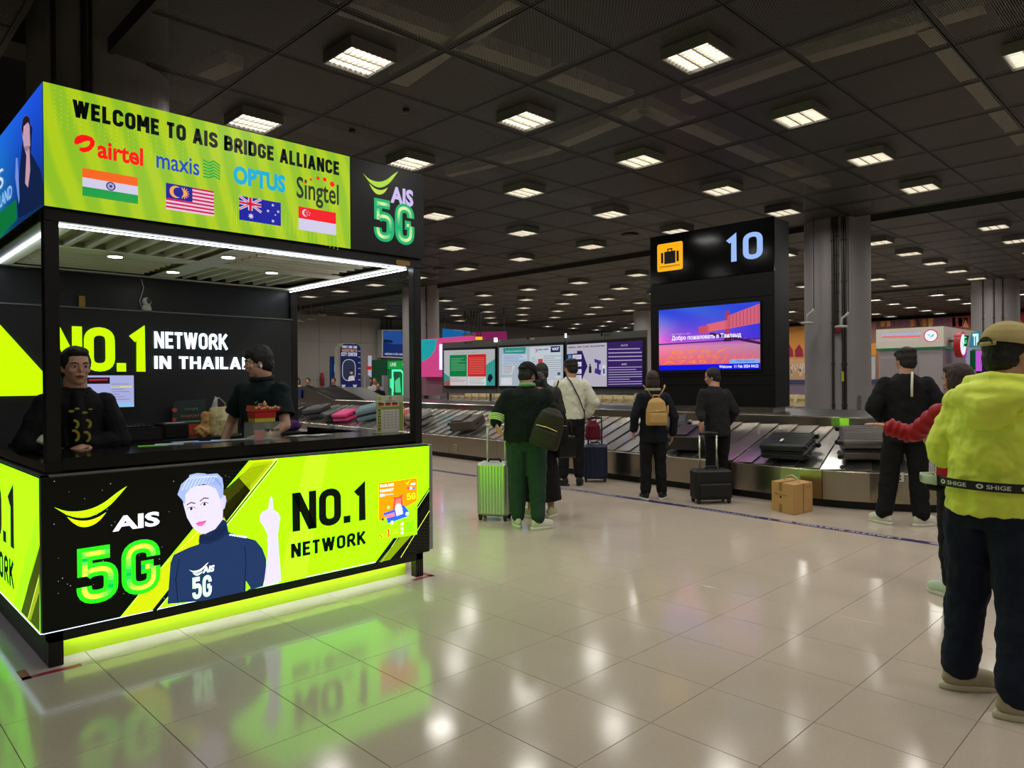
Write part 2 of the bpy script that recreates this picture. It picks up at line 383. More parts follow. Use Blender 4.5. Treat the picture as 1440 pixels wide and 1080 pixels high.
for k in range(-9, 0): bays.append((1.19-.505+ (k+1)*PP, 0))
bx = [1.19-.505-PP*k for k in range(9)] + [1.86+.505+PP*k for k in range(11)] + [13.6+.505+PP*k for k in range(11)] + [25.35+.505+PP*k for k in range(12)]
ys = [4.705+.505+PP*k for k in range(-12, 22)]
pc = []
for x in bx:
    for y in ys:
        d = Vector((x, y, HC))-CPOS; z = d.dot(_w); vis = z > .8 and abs(d.dot(_r)) < z*.8 and (HC-EYE)/max(z, .1) < .6
        pc.append((0 if vis else 1, z if vis else abs(z)+50, x, y))
pc.sort()
pg = G(); cpanel(pg, 0, 0); 
for i, v in enumerate(pg.v): pg.v[i] = (v[0], v[1], v[2]-HC)
pme = pg.mesh('ceiling_panel', False)
for a, b_, x, y in pc[:300]: link(pme, 'ceiling_panel', ceiling, (x, y, HC))
gg = G()
for a, b_, x, y in pc[300:]: cpanel(gg, x, y)
tag(gg.obj('ceiling_panelling', ceiling, fix=False), kind='stuff')
# carrier rails along the slots, ducts and trays above the mesh
M_DUCT = mat('galvanised_duct', (196,188,168), .6, .0, .1, 4)
for x in (1.19, 1.86, 12.96, 13.6, 24.72, 25.35):
    struct('trim_1', G().box((x-.02,Y0F,HC-.01), (x+.02,Y1F,HC+.12)), mat('slot_rail', (60,57,52), .6))
def duct(pts, w, h, z):
    g = G()
    for (xa, ya), (xb, yb) in zip(pts, pts[1:]):
        d = Vector((xb-xa, yb-ya)); n = Vector((-d.y, d.x)).normalized()*w/2
        for a, b_ in (((xa,ya),(xb,yb)),): g.prism([(xa-n.x,ya-n.y,z),(xb-n.x,yb-n.y,z),(xb+n.x,yb+n.y,z),(xa+n.x,ya+n.y,z)], (0,0,h), M_DUCT)
    o = g.obj('air_duct', ceiling); return o
# seen through the mesh (the duct plane is at z 4.75)
def q(x, y): p = PZ(x, y, 4.75); return (p.x, p.y)
for pts, w in (([q(480,6), q(640,62)], .26), ([q(640,62), q(728,2)], .22), ([q(560,115), q(648,52)], .22), ([q(650,60), q(765,100)], .22), ([q(780,105), q(880,142)], .24),
               ([q(1385,8), q(1130,82)], .2), ([q(1130,82), q(965,140)], .2), ([q(965,175), q(1160,262)], .22), ([q(760,215), q(880,165)], .2), ([q(630,245), q(760,215)], .14), ([q(880,165),q(905,150)], .24),
               ([q(905,150), q(960,176)], .22), ([q(1300,35), q(1440,200)], .16), ([q(280,110),q(330,88)], .2)):
    duct(pts, w, .12, 4.72)
for y in (-4.1, 1.6, 8.6, 14.2, 20): struct('ceiling_beam', G().box((X0F,y,4.95), (X1F,y+.45,5.6)), mat('beam', (60,57,52), .8), ceiling)
# ---- walls
M_WALL = mat('wall_panel_grey', (142,136,132), .55, 0, .04, 1.5, kind='world')
M_WALLD = mat('wall_dark_grey', (92,90,90), .7)
wall_left = struct('wall_left', G().box((X0F,Y1F-.4,0), (X1F,Y1F,5.6)), M_WALLD)
wl = G(); WY = 27.0
for k in range(9):
    for z0, z1 in ((0,1.6),(1.61,3.2),(3.21,4.4)):
        struct('wall_panel', G().box((9.2+k*1.02, WY-.03, z0), (10.21+k*1.02, WY, z1)), M_WALL, wall_left)
for x in (18.5, 18.75, 18.95): struct('wall_pipe', G().cyl((x, WY-.1, 2.6), (x, WY-.1, 4.3), .04, None, 8), mat('pipe_grey', (90,88,86), .5), wall_left)
wall_right = struct('wall_right', G().box((X1F-.5,Y0F,0), (X1F,Y1F,5.6)), mat('wall_far', (120,112,106), .7))
struct('wall_rear', G().box((X0F-.2,Y0F-.2,0), (X1F,Y0F,5.6)), mat('wall_rear_grey', (128,124,118), .8))
struct('wall_front', G().box((X0F-.2,Y0F,0), (X0F,Y1F,5.6)), mat('wall_rear_grey', (128,124,118), .8))
# ---- round columns with conduits
M_COLM = mat('column_paint', (144,139,140), .5, 0, .04, 1.2, kind='world')
def column(x, y, r, lab):
    t = thing('round_column', lab, 'column', (x, y, 0)); G().cyl((0,0,0), (0,0,5.55), r, M_COLM, 48).obj('column_shaft', t)
    return t
c1 = column(13.3, 5.08, .55, 'large grey round column with conduits and a red alarm, right of the black sign tower')
away = lambda X, Y: math.atan2(-Y, -X)
def conduit(t, X, Y, da, r, z0, z1, rad=.555, nm='conduit', col=(70,66,64)):
    a = away(X, Y)+da; x, y = (rad+r*.6)*math.cos(a), (rad+r*.6)*math.sin(a)
    g = G().cyl((x,y,z0), (x,y,z1), r, mat('conduit_%d' % col[0], col, .4, .6), 10)
    for k in range(6):
        z = z0+.3+k*(z1-z0)/6; g.cyl((x,y,z), (x,y,z+.035), r*1.5, mat('conduit_clip', (60,58,56), .5, .5), 8)
    return g.obj(nm, t)
for da, r in ((.42,.022),(.34,.014),(.28,.014),(.14,.02),(.07,.02)):
    conduit(c1, 13.3, 5.08, da*-1 + .30, r, 0, 4.3) if r > .014 else conduit(c1, 13.3, 5.08, -da+.30, r, 2.35, 4.3)
a = away(13.3,5.08)+.02
G().cyl((.58*math.cos(a),.58*math.sin(a),2.3), (.58*math.cos(a),.58*math.sin(a),2.38), .05, mat('alarm_red',(140,20,30),.4), 12).obj('alarm_sounder', c1)
G().box((-.58,-.10,1.45), (-.555,-.06,1.62), mat('tag_yellow',(190,180,40),.5), Matrix.Rotation(away(13.3,5.08)-pi,4,'Z')).obj('warning_tag', c1)
a = away(13.3,5.08)+.62
G().cyl((.6*math.cos(a),.6*math.sin(a),0), (.6*math.cos(a),.6*math.sin(a),1.2), .025, mat('steel_post',(190,186,180),.25,.9), 10).obj('steel_pipe', c1)
c2 = column(13.3, 17.38, .55, 'grey round column just right of the kiosk post, beyond the carousel')
conduit(c2, 13.3, 17.38, .3, .02, 0, 4.3)
c3 = column(24.95, 5.0, .6, 'far grey round column behind the man in the yellow jacket')
for da in (-.5, -.05, .3): conduit(c3, 24.95, 5.0, da, .02, 0, 4.3, .6)
c4 = column(24.95, 17.25, .55, 'far grey round column partly hidden behind the black sign tower')
c5 = thing('round_column', 'huge dark grey column rising behind the kiosk header', 'column', (1.93, 7.22, 0))
G().cyl((0,0,0), (0,0,5.55), .56, M_COLM, 48).obj('column_shaft', c5)
g = G(); T = Matrix.Rotation(away(1.93,7.22)-pi, 4, 'Z')
for y, w in ((.33,.02),(.12,.022),(.07,.014)): g.cyl(T @ Vector((-.58,y,0)), T @ Vector((-.58,y,5.5)), w, mat('conduit_70',(70,66,64),.4,.6), 8)
g.obj('conduit', c5)
# ---- louvred luminaires
M_HOUS = mat('lamp_housing', (112,110,106), .5); M_LOUV = mat('louvre_blade', (225,222,214), .35, .2)
M_LAMP = em((255,248,232), LAMP, name='lamp_light', base=.8)
q_ = .22
hg = G()
for a, b_ in (((-q_,-q_),(q_,-q_+.012)),((-q_,q_-.012),(q_,q_)),((-q_,-q_+.012),(-q_+.012,q_-.012)),((q_-.012,-q_+.012),(q_,q_-.012))): hg.box((a[0],a[1],-.085), (b_[0],b_[1],0), M_HOUS)
hg.box((-q_,-q_,0), (q_,q_,.008), M_HOUS); ho_me = hg.mesh('housing')
dg = G()
for k in (-.135, 0, .135): dg.box((-.207,k-.056,-.06), (.207,k+.056,-.05), M_LAMP)
di_me = dg.mesh('lamp_tube')
lg = G()
for k in (-.068, .068): lg.box((-.207,k-.009,-.083), (.207,k+.009,-.048), M_LOUV)
for k in range(1, 8): lg.box((-.207+k*.052-.0025,-.207,-.083), (-.207+k*.052+.0025,.207,-.062), M_LOUV)
lo_me = lg.mesh('louvre')
al = bpy.data.lights.new('lamp_light', 'AREA'); al.shape = 'SQUARE'; al.size = .40; al.energy = LAMP_W; al.color = (1, .965, .90); al.spread = math.radians(172)
def lamp(x, y, lab, grp, detail=True):
    t = thing('ceiling_light', lab, 'ceiling light', (x, y, HC-.012), 0, grp)
    link(ho_me, 'housing', t); link(di_me, 'lamp_tube', t)
    if detail: link(lo_me, 'louvre', t)
    link(al, 'lamp_light', t, (0, 0, -.088))
ordn = ['first','second','third','fourth','fifth','sixth','seventh','eighth','ninth','tenth','eleventh','twelfth','thirteenth','fourteenth','fifteenth','sixteenth']
Y1s = [-2.87,-.85,1.17,3.19,5.21,7.22,9.24,11.25,13.12,15.05,17.0,18.85,20.7,22.6,24.5,26.3]
for i, x in enumerate((3.366, 5.386, 7.41, 9.43, 11.42)):
    for j, y in enumerate(Y1s):
        if x < 4 and y > 12: continue
        lamp(x, y, 'square louvred ceiling light, near bay, %s row from kiosk side, %s from right' % (ordn[i], ordn[j]), 'louvred lights of the near ceiling bay')
for i, x in enumerate((15.4, 17.3, 19.2, 21.1, 23.1)):
    for j in range(-1, 13):
        y = 3.1+1.96*j
        if y > 26.4: continue
        lamp(x, y, 'square ceiling light, middle bay, %s row past black slot, %s from right' % (ordn[i], ordn[j+1]), 'louvred lights of the middle ceiling bay')
for i, x in enumerate((26.8, 28.8, 30.75, 32.7, 34.65)):
    for j in range(-1, 13):
        y = 3.1+1.95*j
        if y > 26.4: continue
        lamp(x, y, 'small distant ceiling light, far bay, %s row past second slot, %s from right' % (ordn[i], ordn[j+1]), 'distant lights of the far ceiling bay', False)
for i, x in enumerate((-.33, -2.35, -4.37)):
    for j, y in enumerate((-4.9,-2.87,-.85)):
        lamp(x, y, 'square ceiling light, bay behind the camera, %s row, %s from right' % (ordn[i], ordn[j]), 'louvred lights of the bay left of the kiosk')
# ---- small ceiling fittings
def disc_fitting(name, lab, cat, px, py, r):
    p = PZ(px, py, HC-.01); o = G().loft([(0,0,-.03,r*.7,r*.7),(0,0,-.02,r,r),(0,0,.005,r,r)], mat('fitting_dark',(62,56,48),.6), 20).obj(name); o.location = p; tag(o, lab, cat)
disc_fitting('ceiling_speaker', 'round dark ceiling speaker left of the number sign', 'speaker', 886, 330, .16)
disc_fitting('ceiling_speaker', 'round dark ceiling speaker above the far end of the kiosk post', 'speaker', 617, 378, .16)
for k, (px, py) in enumerate(((495,184),(571,155))):
    disc_fitting('sprinkler_head', ['small pale sprinkler head above the black kiosk logo panel','small dark sprinkler head right of the header panel corner'][k], 'sprinkler', px, py, .035)
# floor tape along the carousel
TP = [(7.70,14.5),(7.60,9.6),(7.52,6.2),(7.44,4.3),(7.37,3.5),(7.32,2.65),(7.27,1.5),(7.2,0)]
g = G()
for (xa,ya),(xb,yb) in zip(TP, TP[1:]): g.add([(xa-.055,ya,.0015),(xa+.055,ya,.0015),(xb+.055,yb,.0015),(xb-.055,yb,.0015)], [(0,1,2,3)], mat('tape_purple',(46,36,92),.4))
tape = g.obj('floor_tape'); tag(tape, 'purple floor tape printed NO TROLLEYS ALLOWED running before the carousel', 'floor tape')
MW = pr((215,212,220))
def tapetext(txt, ya, yb, thai=False):
    # text reads along -Y (left to right as seen from the kiosk side)
    def X(y):
        for (x1,y1),(x2,y2) in zip(TP, TP[1:]):
            if y2 <= y <= y1: return x1+(x2-x1)*(y1-y)/(y1-y2)
        return 7.4
    p = Print((X(ya)-.028, ya, .002), (X(yb)-X(ya), yb-ya, 0), (.056, 0, 0), (0,0,1))
    (p.font if thai else p.din)(txt, 0, 0, 1, 1, MW); p.obj('lettering', tape)
tapetext('NO TROLLEYS ALLOWED', 3.42, 2.22); tapetext('ห้ามนำรถเข็นเข้า', 4.6, 3.66, True); tapetext('禁止', 1.98, 1.78, True); tapetext('NO TROLLEYS ALLOWED', 6.9, 5.7); tapetext('ห้ามนำรถเข็นเข้า', 8.3, 7.2, True)
pd = Print((0,0,0.0006),(1,0,0),(0,1,0),(0,0,1)); pd.L = 2
for y in (3.54, 2.1, 4.8, 5.6, 7.0): pd.disc(7.37 if y < 4 else 7.5, y, .016, MW, 10)
pd.obj('dot_mark', tape)
for n, pts in (('L-shaped red tape mark at the near corner foot of the kiosk', [(.80,4.52),(.80,4.40),(1.03,4.40)]), ('red tape mark at the far right foot of the kiosk', [(3.46,4.62),(3.46,4.42),(3.30,4.42)])):
    g = G()
    for (xa,ya),(xb,yb) in zip(pts, pts[1:]): g.box((min(xa,xb)-.02,min(ya,yb)-.02,0), (max(xa,xb)+.02,max(ya,yb)+.02,.0015), mat('tape_red',(150,24,30),.5))
    tag(g.obj('floor_mark'), n, 'floor tape')
# ================================================================ KIOSK
LIME = (103,214,2); LS = 1.9; LSL = 4.2
K = thing('sim_card_kiosk', 'lime and black telecom kiosk with lit advertising panels, open counter and screen header', 'kiosk', (0,0,0))
M_BLK = mat('black_laminate', (22,21,20), .35); M_BLK2 = mat('black_laminate_soft', (30,31,31), .55); M_GREY = mat('edge_grey', (120,118,112), .5)
M_STONE = mat('counter_top_black', (26,27,26), .12)
KX0, KX1, KY0, KY1 = .913, 3.42, 4.464, 6.50
for k, (x0, x1, y0, y1) in enumerate(((KX0,.983,KY0,KY0+.07), (3.352,KX1,KY0,KY0+.07), (3.352,KX1,KY1-.07,KY1), (KX0,.983,KY1-.07,KY1))):
    G().box((x0,y0,0), (x1,y1,2.40)).obj('corner_post', K, M_BLK, bevel=.003)
# header
HB, HT = 2.462, 3.115; HY = 4.42; HX = .908
G().box((HX+.01,HY+.01,HB), (KX1,HY+.10,HT)).box((HX+.01,HY+.10,HB), (HX+.10,KY1,HT)).box((KX1-.09,HY+.10,HB), (KX1,KY1,HT)).box((HX+.1,KY1-.09,HB), (KX1-.09,KY1,HT)).obj('header_box', K, M_BLK)
G().box((KX0,KY0-.01,2.395), (KX1,KY0+.07,HB)).box((KX0-.005,KY0+.07,2.395), (.983,KY1,HB)).box((3.352,KY0+.07,2.395), (KX1,KY1,HB)).box((.983,KY1-.07,2.395), (3.352,KY1,HB)).obj('header_beam', K, M_BLK, bevel=.003)
# slatted canopy ceiling, two by two fields
M_SLAT = mat('white_slat', (225,226,212), .5)
cx, cyy = 2.15, 5.45; zt = 2.455
cg = G().box((.983,KY0+.07,zt), (3.352,KY1-.07,zt+.01)).obj('canopy_board', K, mat('canopy_back',(190,186,160),.7))
xg = G()
for lo, hi in (((.983,cyy-.09),(3.352,cyy+.09)),((cx-.09,KY0+.07),(cx+.09,KY1-.07)),((.983,KY0+.07),(1.10,KY1-.07)),((3.27,KY0+.07),(3.352,KY1-.07)),((1.1,KY0+.07),(3.27,KY0+.12)),((1.1,KY1-.12),(3.27,KY1-.07))):
    zq_ = zt-.045-.001*len(xg.f)/6; xg.box((*lo,zq_), (*hi,zq_+.008))
xg.obj('canopy_cross_panel', K, M_SLAT)
smx = G().box((0,-.014,-.04), (.87,.014,0), M_SLAT).mesh('canopy_slat'); smy = G().box((-.014,0,-.04), (.014,.78,0), M_SLAT).mesh('canopy_slat')
for k in range(7):
    y = cyy+.15+k*.118; link(smx, 'canopy_slat', K, (1.12,y,zt)); link(smx, 'canopy_slat', K, (2.3,y-.95+.02,zt))
    x = 1.22+k*.125; link(smy, 'canopy_slat', K, (x,KY0+.13,zt)); link(smy, 'canopy_slat', K, (x+1.1,cyy+.11,zt))
M_LED = em((235,242,255), 18.0, name='led_white'); M_DL = em((255,252,240), 30, name='downlight')
G().box((.99,KY0+.085,2.386), (3.345,KY0+.099,2.391), M_LED).obj('front_led_strip', K)
G().box((.985,KY0+.12,2.386), (.999,KY1-.1,2.391), M_LED).obj('left_led_strip', K)
G().box((3.336,KY0+.12,2.386), (3.35,KY1-.08,2.391), M_LED).obj('right_led_strip', K)
for px, py in ((162,360),(321,361),(243,382),(382,383)):
    p = PZ(px, py, 2.405); r = G().loft([(p.x,p.y,2.404,.058,.058),(p.x,p.y,2.398,.055,.055),(p.x,p.y,2.398,.045,.045)], M_SLAT, 20, False).obj('downlight', K)
    G().cyl((p.x,p.y,2.399), (p.x,p.y,2.3975), .045, M_DL, 20).obj('lamp_disc', r)
# ---- LED header screens
def led(rgb, s=.95): return em(rgb, s)
scr = G().box((HX,HY,HB), (2.765,HY+.012,HT)).obj('led_screen', K, mat('screen_black',(10,10,10),.4))
def led_green():
    m = em((168,208,38), .9, name='led_lime'); nt = m.node_tree; b = nt.nodes['Principled BSDF']
    tc = nt.nodes.new('ShaderNodeTexCoord'); w = nt.nodes.new('ShaderNodeTexWave'); w.inputs['Scale'].default_value = 2.2; w.inputs['Distortion'].default_value = 3; w.inputs['Detail'].default_value = 1; w.inputs['Detail Scale'].default_value = .6
    mp = nt.nodes.new('ShaderNodeMapping'); mp.inputs['Rotation'].default_value = (0,.25,0); nt.links.new(tc.outputs['Object'], mp.inputs[0]); nt.links.new(mp.outputs[0], w.inputs['Vector'])
    cr = nt.nodes.new('ShaderNodeValToRGB'); cr.color_ramp.elements[0].color = (*lin((150,200,40)),1); cr.color_ramp.elements[1].color = (*lin((182,214,30)),1); cr.color_ramp.elements[0].position=.25; cr.color_ramp.elements[1].position=.8
    nt.links.new(w.outputs['Fac'], cr.inputs[0]); nt.links.new(cr.outputs[0], b.inputs['Emission Color']); return m
H = Print((HX,HY,HB), (1,0,0), (0,0,1), (0,-1,0))
def hu(px, py): p = PY(px, py, HY); return (p.x-HX, p.z-HB)
H.rect(0, 0, 2.765-HX, HT-HB, led_green()).up()
for k in range(26):
    for j in range(9):       # dotted field, upper left and lower right
        H.rect(.05+k*.03, .63-j*.024-.004*math.sin(k*.5)-.01*k*.4, .054+k*.03, .634-j*.024-.004*math.sin(k*.5)-.01*k*.4, led((214,232,70)))
        H.rect(1.0+k*.03, .03+j*.014+.05*math.sin(k*.11+1)-.02, 1.006+k*.03, .035+j*.014+.05*math.sin(k*.11+1)-.02, led((206,226,50)))
H.up()
def hbox(fn, txt, pxl, pyb, pxr, pyt, mt, **k):     # left-bottom and right-top photo pixels
    a = hu(pxl, pyb); b = hu(pxr, pyt); getattr(H, fn)(txt, a[0], a[1], b[0], b[1], mt, **k)
INK = led((8,14,6), .5)
hbox('din', 'WELCOME TO AIS BRIDGE ALLIANCE', 102, 164, 477, 228, INK, wt=1.75, sp=2.4)
RED = led((240,16,16), 1.1)
hbox('font', 'airtel', 137, 222, 201, 209, RED, bold=.03)
a = hu(118, 204); H.stroke([hu(x/4.5, 100+y/4.5) for x, y in ((477,462),(487,446),(503,433),(525,424),(550,424),(574,432),(585,448),(582,468),(570,484),(552,495),(530,500),(514,494),(512,484))], [.012,.030,.038,.036,.030,.026,.024,.022,.022,.024,.026,.024,.012], RED)
hbox('font', 'maxis', 220, 236, 280, 225, led((20,70,190)), bold=.012)
b_ = hu(298, 238); GRN = led((20,170,60))
for k in range(6): H.stroke([(b_[0]-.055,b_[1]+.045-k*.02),(b_[0]-.015,b_[1]+.035-k*.018),(b_[0]+.01,b_[1]+.052-k*.018),(b_[0]+.05,b_[1]+.03-k*.017)], .009, GRN)
hbox('font', 'OPTUS', 328, 258, 401, 247, led((10,176,214)), bold=.05)
hbox('font', 'Singtel', 417, 287, 476, 260, led((50,60,40), .6), bold=.015)
for k, (px, py, r) in enumerate(((429,257,.007),(437,252.5,.009),(447,250.5,.012),(456.5,252.5,.014),(467,259,.018))): u, v = hu(px, py); H.disc(u, v, r, RED, 14)
# flags
def flag(pxl, pyt, pxr, pyb_r):    # top-left, bottom-right
    a = hu(pxl, pyt); b = hu(pxr, pyb_r); return a[0], b[1], b[0], a[1]
WH = led((214,208,236)); 
x0,y0,x1,y1 = flag(115.5, 236, 194, 287); h = (y1-y0)/3
H.rect(x0,y0+2*h,x1,y1,led((250,104,30))); H.rect(x0,y0+h,x1,y0+2*h,WH); H.rect(x0,y0,x1,y0+h,led((30,160,70))); H.up()
mx_, my_ = (x0+x1)/2, (y0+y1)/2; rr = h*.42; NV = led((26,30,120))
H.stroke([(mx_+rr*math.cos(t*pi/10), my_+rr*math.sin(t*pi/10)) for t in range(20)], .006, NV, True)
for t in range(12): H.stroke([(mx_,my_),(mx_+rr*math.cos(t*pi/6),my_+rr*math.sin(t*pi/6))], .0025, NV)
x0,y0,x1,y1 = flag(233, 257, 301, 304.5); h = (y1-y0)/14
H.L -= 1
for k in range(14): H.rect(x0,y0+k*h,x1,y0+(k+1)*h, led((206,20,80)) if k % 2 else led((240,200,226)))
H.up(); BL = led((14,24,150)); H.rect(x0,y0+6*h,x0+(x1-x0)*.54,y1,BL); H.up()
YL = led((246,170,80)); ux, uy = x0+(x1-x0)*.2, y0+10*h; H.disc(ux,uy,.036,YL); H.disc(x0+(x1-x0)*.35,uy,.022,YL)
for t in range(14): an = t*2*pi/14; H.stroke([(x0+(x1-x0)*.35+.015*math.cos(an),uy+.015*math.sin(an)),(x0+(x1-x0)*.35+.034*math.cos(an),uy+.034*math.sin(an))], .005, YL)
H.up(); H.disc(ux+.014,uy,.029,BL); H.L -= 3
x0,y0,x1,y1 = flag(336, 275, 395, 318); BL = led((16,26,160)); H.rect(x0,y0,x1,y1,BL); H.up()
cw, chh = (x1-x0)*.52, (y1-y0)*.55; cx0, cy0 = x0, y1-chh
H.stroke([(cx0,cy0),(cx0+cw,y1)], .016, WH); H.stroke([(cx0,y1),(cx0+cw,cy0)], .016, WH); H.rect(cx0,cy0+chh*.36,cx0+cw,cy0+chh*.64,WH); H.rect(cx0+cw*.4,cy0,cx0+cw*.6,y1,WH); H.up()
RD = led((214,20,60)); H.rect(cx0,cy0+chh*.42,cx0+cw,cy0+chh*.58,RD); H.rect(cx0+cw*.44,cy0,cx0+cw*.56,y1,RD); H.stroke([(cx0,cy0),(cx0+cw,y1)], .005, RD); H.stroke([(cx0,y1),(cx0+cw,cy0)], .005, RD)
def star(P_, u, v, r, n, mt, k=.45): P_.poly([((u+(r if i % 2 == 0 else r*k)*math.sin(i*pi/n)), v+(r if i % 2 == 0 else r*k)*math.cos(i*pi/n)) for i in range(2*n)], mt)
W_, H_ = x1-x0, y1-y0
star(H, x0+W_*.27, y0+H_*.22, .021, 7, WH)
for fx, fy, r in ((.8,.84,.011),(.68,.56,.011),(.93,.6,.011),(.8,.16,.012),(.86,.44,.007)): star(H, x0+W_*fx, y0+H_*fy, r, 7, WH)
H.L -= 2
x0,y0,x1,y1 = flag(419.5, 290, 472.5, 331); H.rect(x0,y0,x1,(y0+y1)/2,WH); H.rect(x0,(y0+y1)/2,x1,y1,led((246,14,34))); H.up()
ux, uy = x0+(x1-x0)*.18, y0+(y1-y0)*.76; H.disc(ux,uy,.024,WH); H.up(); H.disc(ux+.01,uy,.021,led((246,14,34))); H.up()
for k in range(5): star(H, ux+.02+.013*math.sin(k*2*pi/5), uy+.013*math.cos(k*2*pi/5), .005, 5, WH)
H.obj('screen_picture', scr)
# the black end panel with the network logo
def swoosh(P_, u, v, s, m1, m2, asp=1.0):      # two-part curved leaf, u,v = left tip
    f = lambda x, y: (u+x*s, v+y*s*asp)
    top = [f(x, y) for x, y in rnd([(0,0),(.15,-.10),(.32,-.13),(.5,-.11),(.68,-.02),(.85,.14),(1,.24)], .12, n=4)]
    bot = [f(x, y) for x, y in rnd([(1,.24),(.9,.10),(.76,-.08),(.6,-.2),(.45,-.26),(.3,-.24),(.16,-.16)], .12, n=4)]
    P_.poly(top+bot[1:], m1)
    lo1 = [f(x, y) for x, y in rnd([(.17,-.2),(.3,-.29),(.45,-.315),(.58,-.28),(.7,-.2)], .1, n=4)]; lo2 = [f(x, y) for x, y in rnd([(.68,-.23),(.6,-.35),(.48,-.42),(.36,-.42),(.25,-.33),(.18,-.22)], .1, n=4)]
    P_.poly(lo1+lo2, m2)
def fiveg(P_, u0, v0, u1, v1, cA, cB, cC, led_=em, st=1.0):     # bevelled 5G in green to lime
    w = (u1-u0); 
    for ch, a, b in (('5', 0, .485), ('G', .515, 1)):
        stks, W = glyph_strokes(ch); 
        for pts, cl in stks:
            if ch == 'G' and len(pts) == 2: pts = [(3,2.9),(1.5,2.9)]
            sx = w*(b-a)/(3+1.75); sy = (v1-v0)/(6+1.75)
            f = lambda x, y: (u0+w*a+(x+.875)*sx, v0+(y+.875)*sy)
            P_.stroke([f(*p) for p in pts], 1.75*(sx+sy)/2, led_(cA, st), cl); 
            n = len(pts)
            def col(t, pts=pts):
                y = pts[min(int(t*len(pts)), len(pts)-1)][1]/6
                q_ = abs(math.sin(t*5.5+.4)); c = [cB[i]+(cC[i]-cB[i])*q_ for i in range(3)]; c = [int(v/12)*12 for v in c]; return led_(c, st)
            P_.up()
            # densify
            d = []
            for p, r in zip(pts, pts[1:]):
                m = max(1, int(math.hypot(r[0]-p[0], r[1]-p[1])/.5))
                d += [(p[0]+(r[0]-p[0])*i/m, p[1]+(r[1]-p[1])*i/m) for i in range(m)]
            d.append(pts[-1]); P_.stroke([f(*p) for p in d], .62*(sx+sy)/2, None, cl, col); P_.L -= 1
eb = G().box((2.77,HY,HB), (KX1,HY+.012,HT)).obj('logo_board', K, mat('screen_black',(10,10,10),.4))
E_ = Print((HX,HY,HB), (1,0,0), (0,0,1), (0,-1,0)); H = E_; H.rect(2.77-HX, 0, KX1-HX, HT-HB, led((16,17,16), .5)); H.up()
a = hu(510, 243.5); b = hu(560, 253); swoosh(H, a[0], a[1], b[0]-a[0], led((176,220,60)), led((190,222,70)))
hbox('font', 'AIS', 549, 285, 581, 268, led((206,190,240)), bold=.045)
a = hu(526, 338); b = hu(582, 289); H.up(); fiveg(H, a[0], a[1], b[0], b[1], (20,176,110), (20,176,110), (220,244,170))
H.obj('logo_print', eb)
pl = G().rbox((0,0,0),(.135,.04,.006),.018).obj('maker_plate', K, mat('brass_plate',(150,120,70),.35,.7)); p = PY(556, 372, KY0-.012); pl.matrix_world = Matrix.Translation(p) @ Matrix.Rotation(pi/2, 4, 'X')
# left header screen (blue)
ls = G().box((HX,HY+.012,HB), (HX+.012,KY1,HT)).obj('side_led_screen', K, mat('screen_black',(10,10,10),.4))
L_ = Print((HX,KY1,HB), (0,-1,0), (0,0,1), (-1,0,0))
def lu(px, py, X=HX): p = PX(px, py, X); return (KY1-p.y, p.z-HB)
Wd = KY1-HY-.012; Hh = HT-HB
gradient(L_, 0, 0, Wd, Hh, 40, 16, lambda x, y: (10+20*y, 50+90*y*(1-x*.6)+ (120*(1-y)*max(0,1-abs(x-.25)*2.2)) , 90+150*y**.6), .85, 'screen_backdrop', ls)
L_.up()
L_.up()
def lpoly(pts, c, s=.9): L_.poly([lu(x, y) for x, y in pts], led(c, s))
lpoly([(31,210),(34,185),(40,170),(46,180),(44,215),(58,240),(62,262),(61,288),(26,308),(24,285),(28,240)], (16,34,74))
lpoly([(31,182),(36,162),(42,172),(43,205),(38,220),(34,206)], (216,170,190)); L_.up()
lpoly([(31,182),(33,168),(37,162),(42,166),(44,180),(40,172),(34,178),(33,192)], (40,26,30)); lpoly([(38,215),(42,208),(43,240),(40,264),(36,258)], (206,160,180)); lpoly([(22,250),(23,222),(25,222),(27,255),(28,280),(27,287)], (120,150,230))
L_.up(); q1 = lu(0, 262); q2 = lu(5, 240); L_.font('AIS', q1[0]-.5, q1[1]-.02, q2[0], q1[1]+.1, led((220,230,255))); q2 = lu(17, 258)
L_.font('IN THAILAND', q2[0]-.9, q1[1]-.14, q2[0], q1[1]-.06, led((150,200,255)), bold=.02)
lpoly([(0,300),(24,280),(24,309),(0,331)], (10,120,60)); L_.obj('screen_picture', ls)
# ---- counter (front, left, right arms)
CZ0, CZ1 = 1.05, 1.118
G().box((.983,KY0-.01,CZ0), (3.352,4.97,CZ1)).obj('front_counter', K, M_STONE, bevel=.004)
G().box((KX0-.01,KY0-.01,CZ0-.001), (.9825,KY1,CZ1-.02)).box((.983,4.971,CZ0), (1.30,5.9,CZ1)).obj('left_counter', K, M_STONE)
G().box((3.2,4.971,CZ0), (3.41,5.86,CZ1)).obj('right_counter', K, M_STONE)
G().box((3.353,KY0+.071,.2), (3.41,KY1-.071,CZ0-.001)).obj('right_side_board', K, M_BLK)
G().box((.87,4.405,1.028), (3.425,KY0-.011,1.036)).box((.865,4.405,1.028), (.912,KY1,1.036)).obj('panel_ledge', K, M_GREY)
G().box((1.0,4.70,.2), (3.34,4.74,1.049)).obj('counter_front_board', K, M_BLK)
G().box((KX0,KY0,.13), (KX1,KY0+.07,.20)).box((KX0,KY0+.071,.0), (KX0+.03,KY1,.20)).obj('bottom_rail', K, M_BLK, bevel=.003)
G().box((.985,4.60,.0), (3.35,4.64,.129)).obj('plinth_board', K, mat('lime_plinth', (190,222,30), .4))
G().box((.99,4.538,.142), (3.34,4.550,.150), em((225,240,250), 34, name='plinth_led')).obj('plinth_led_strip', K)
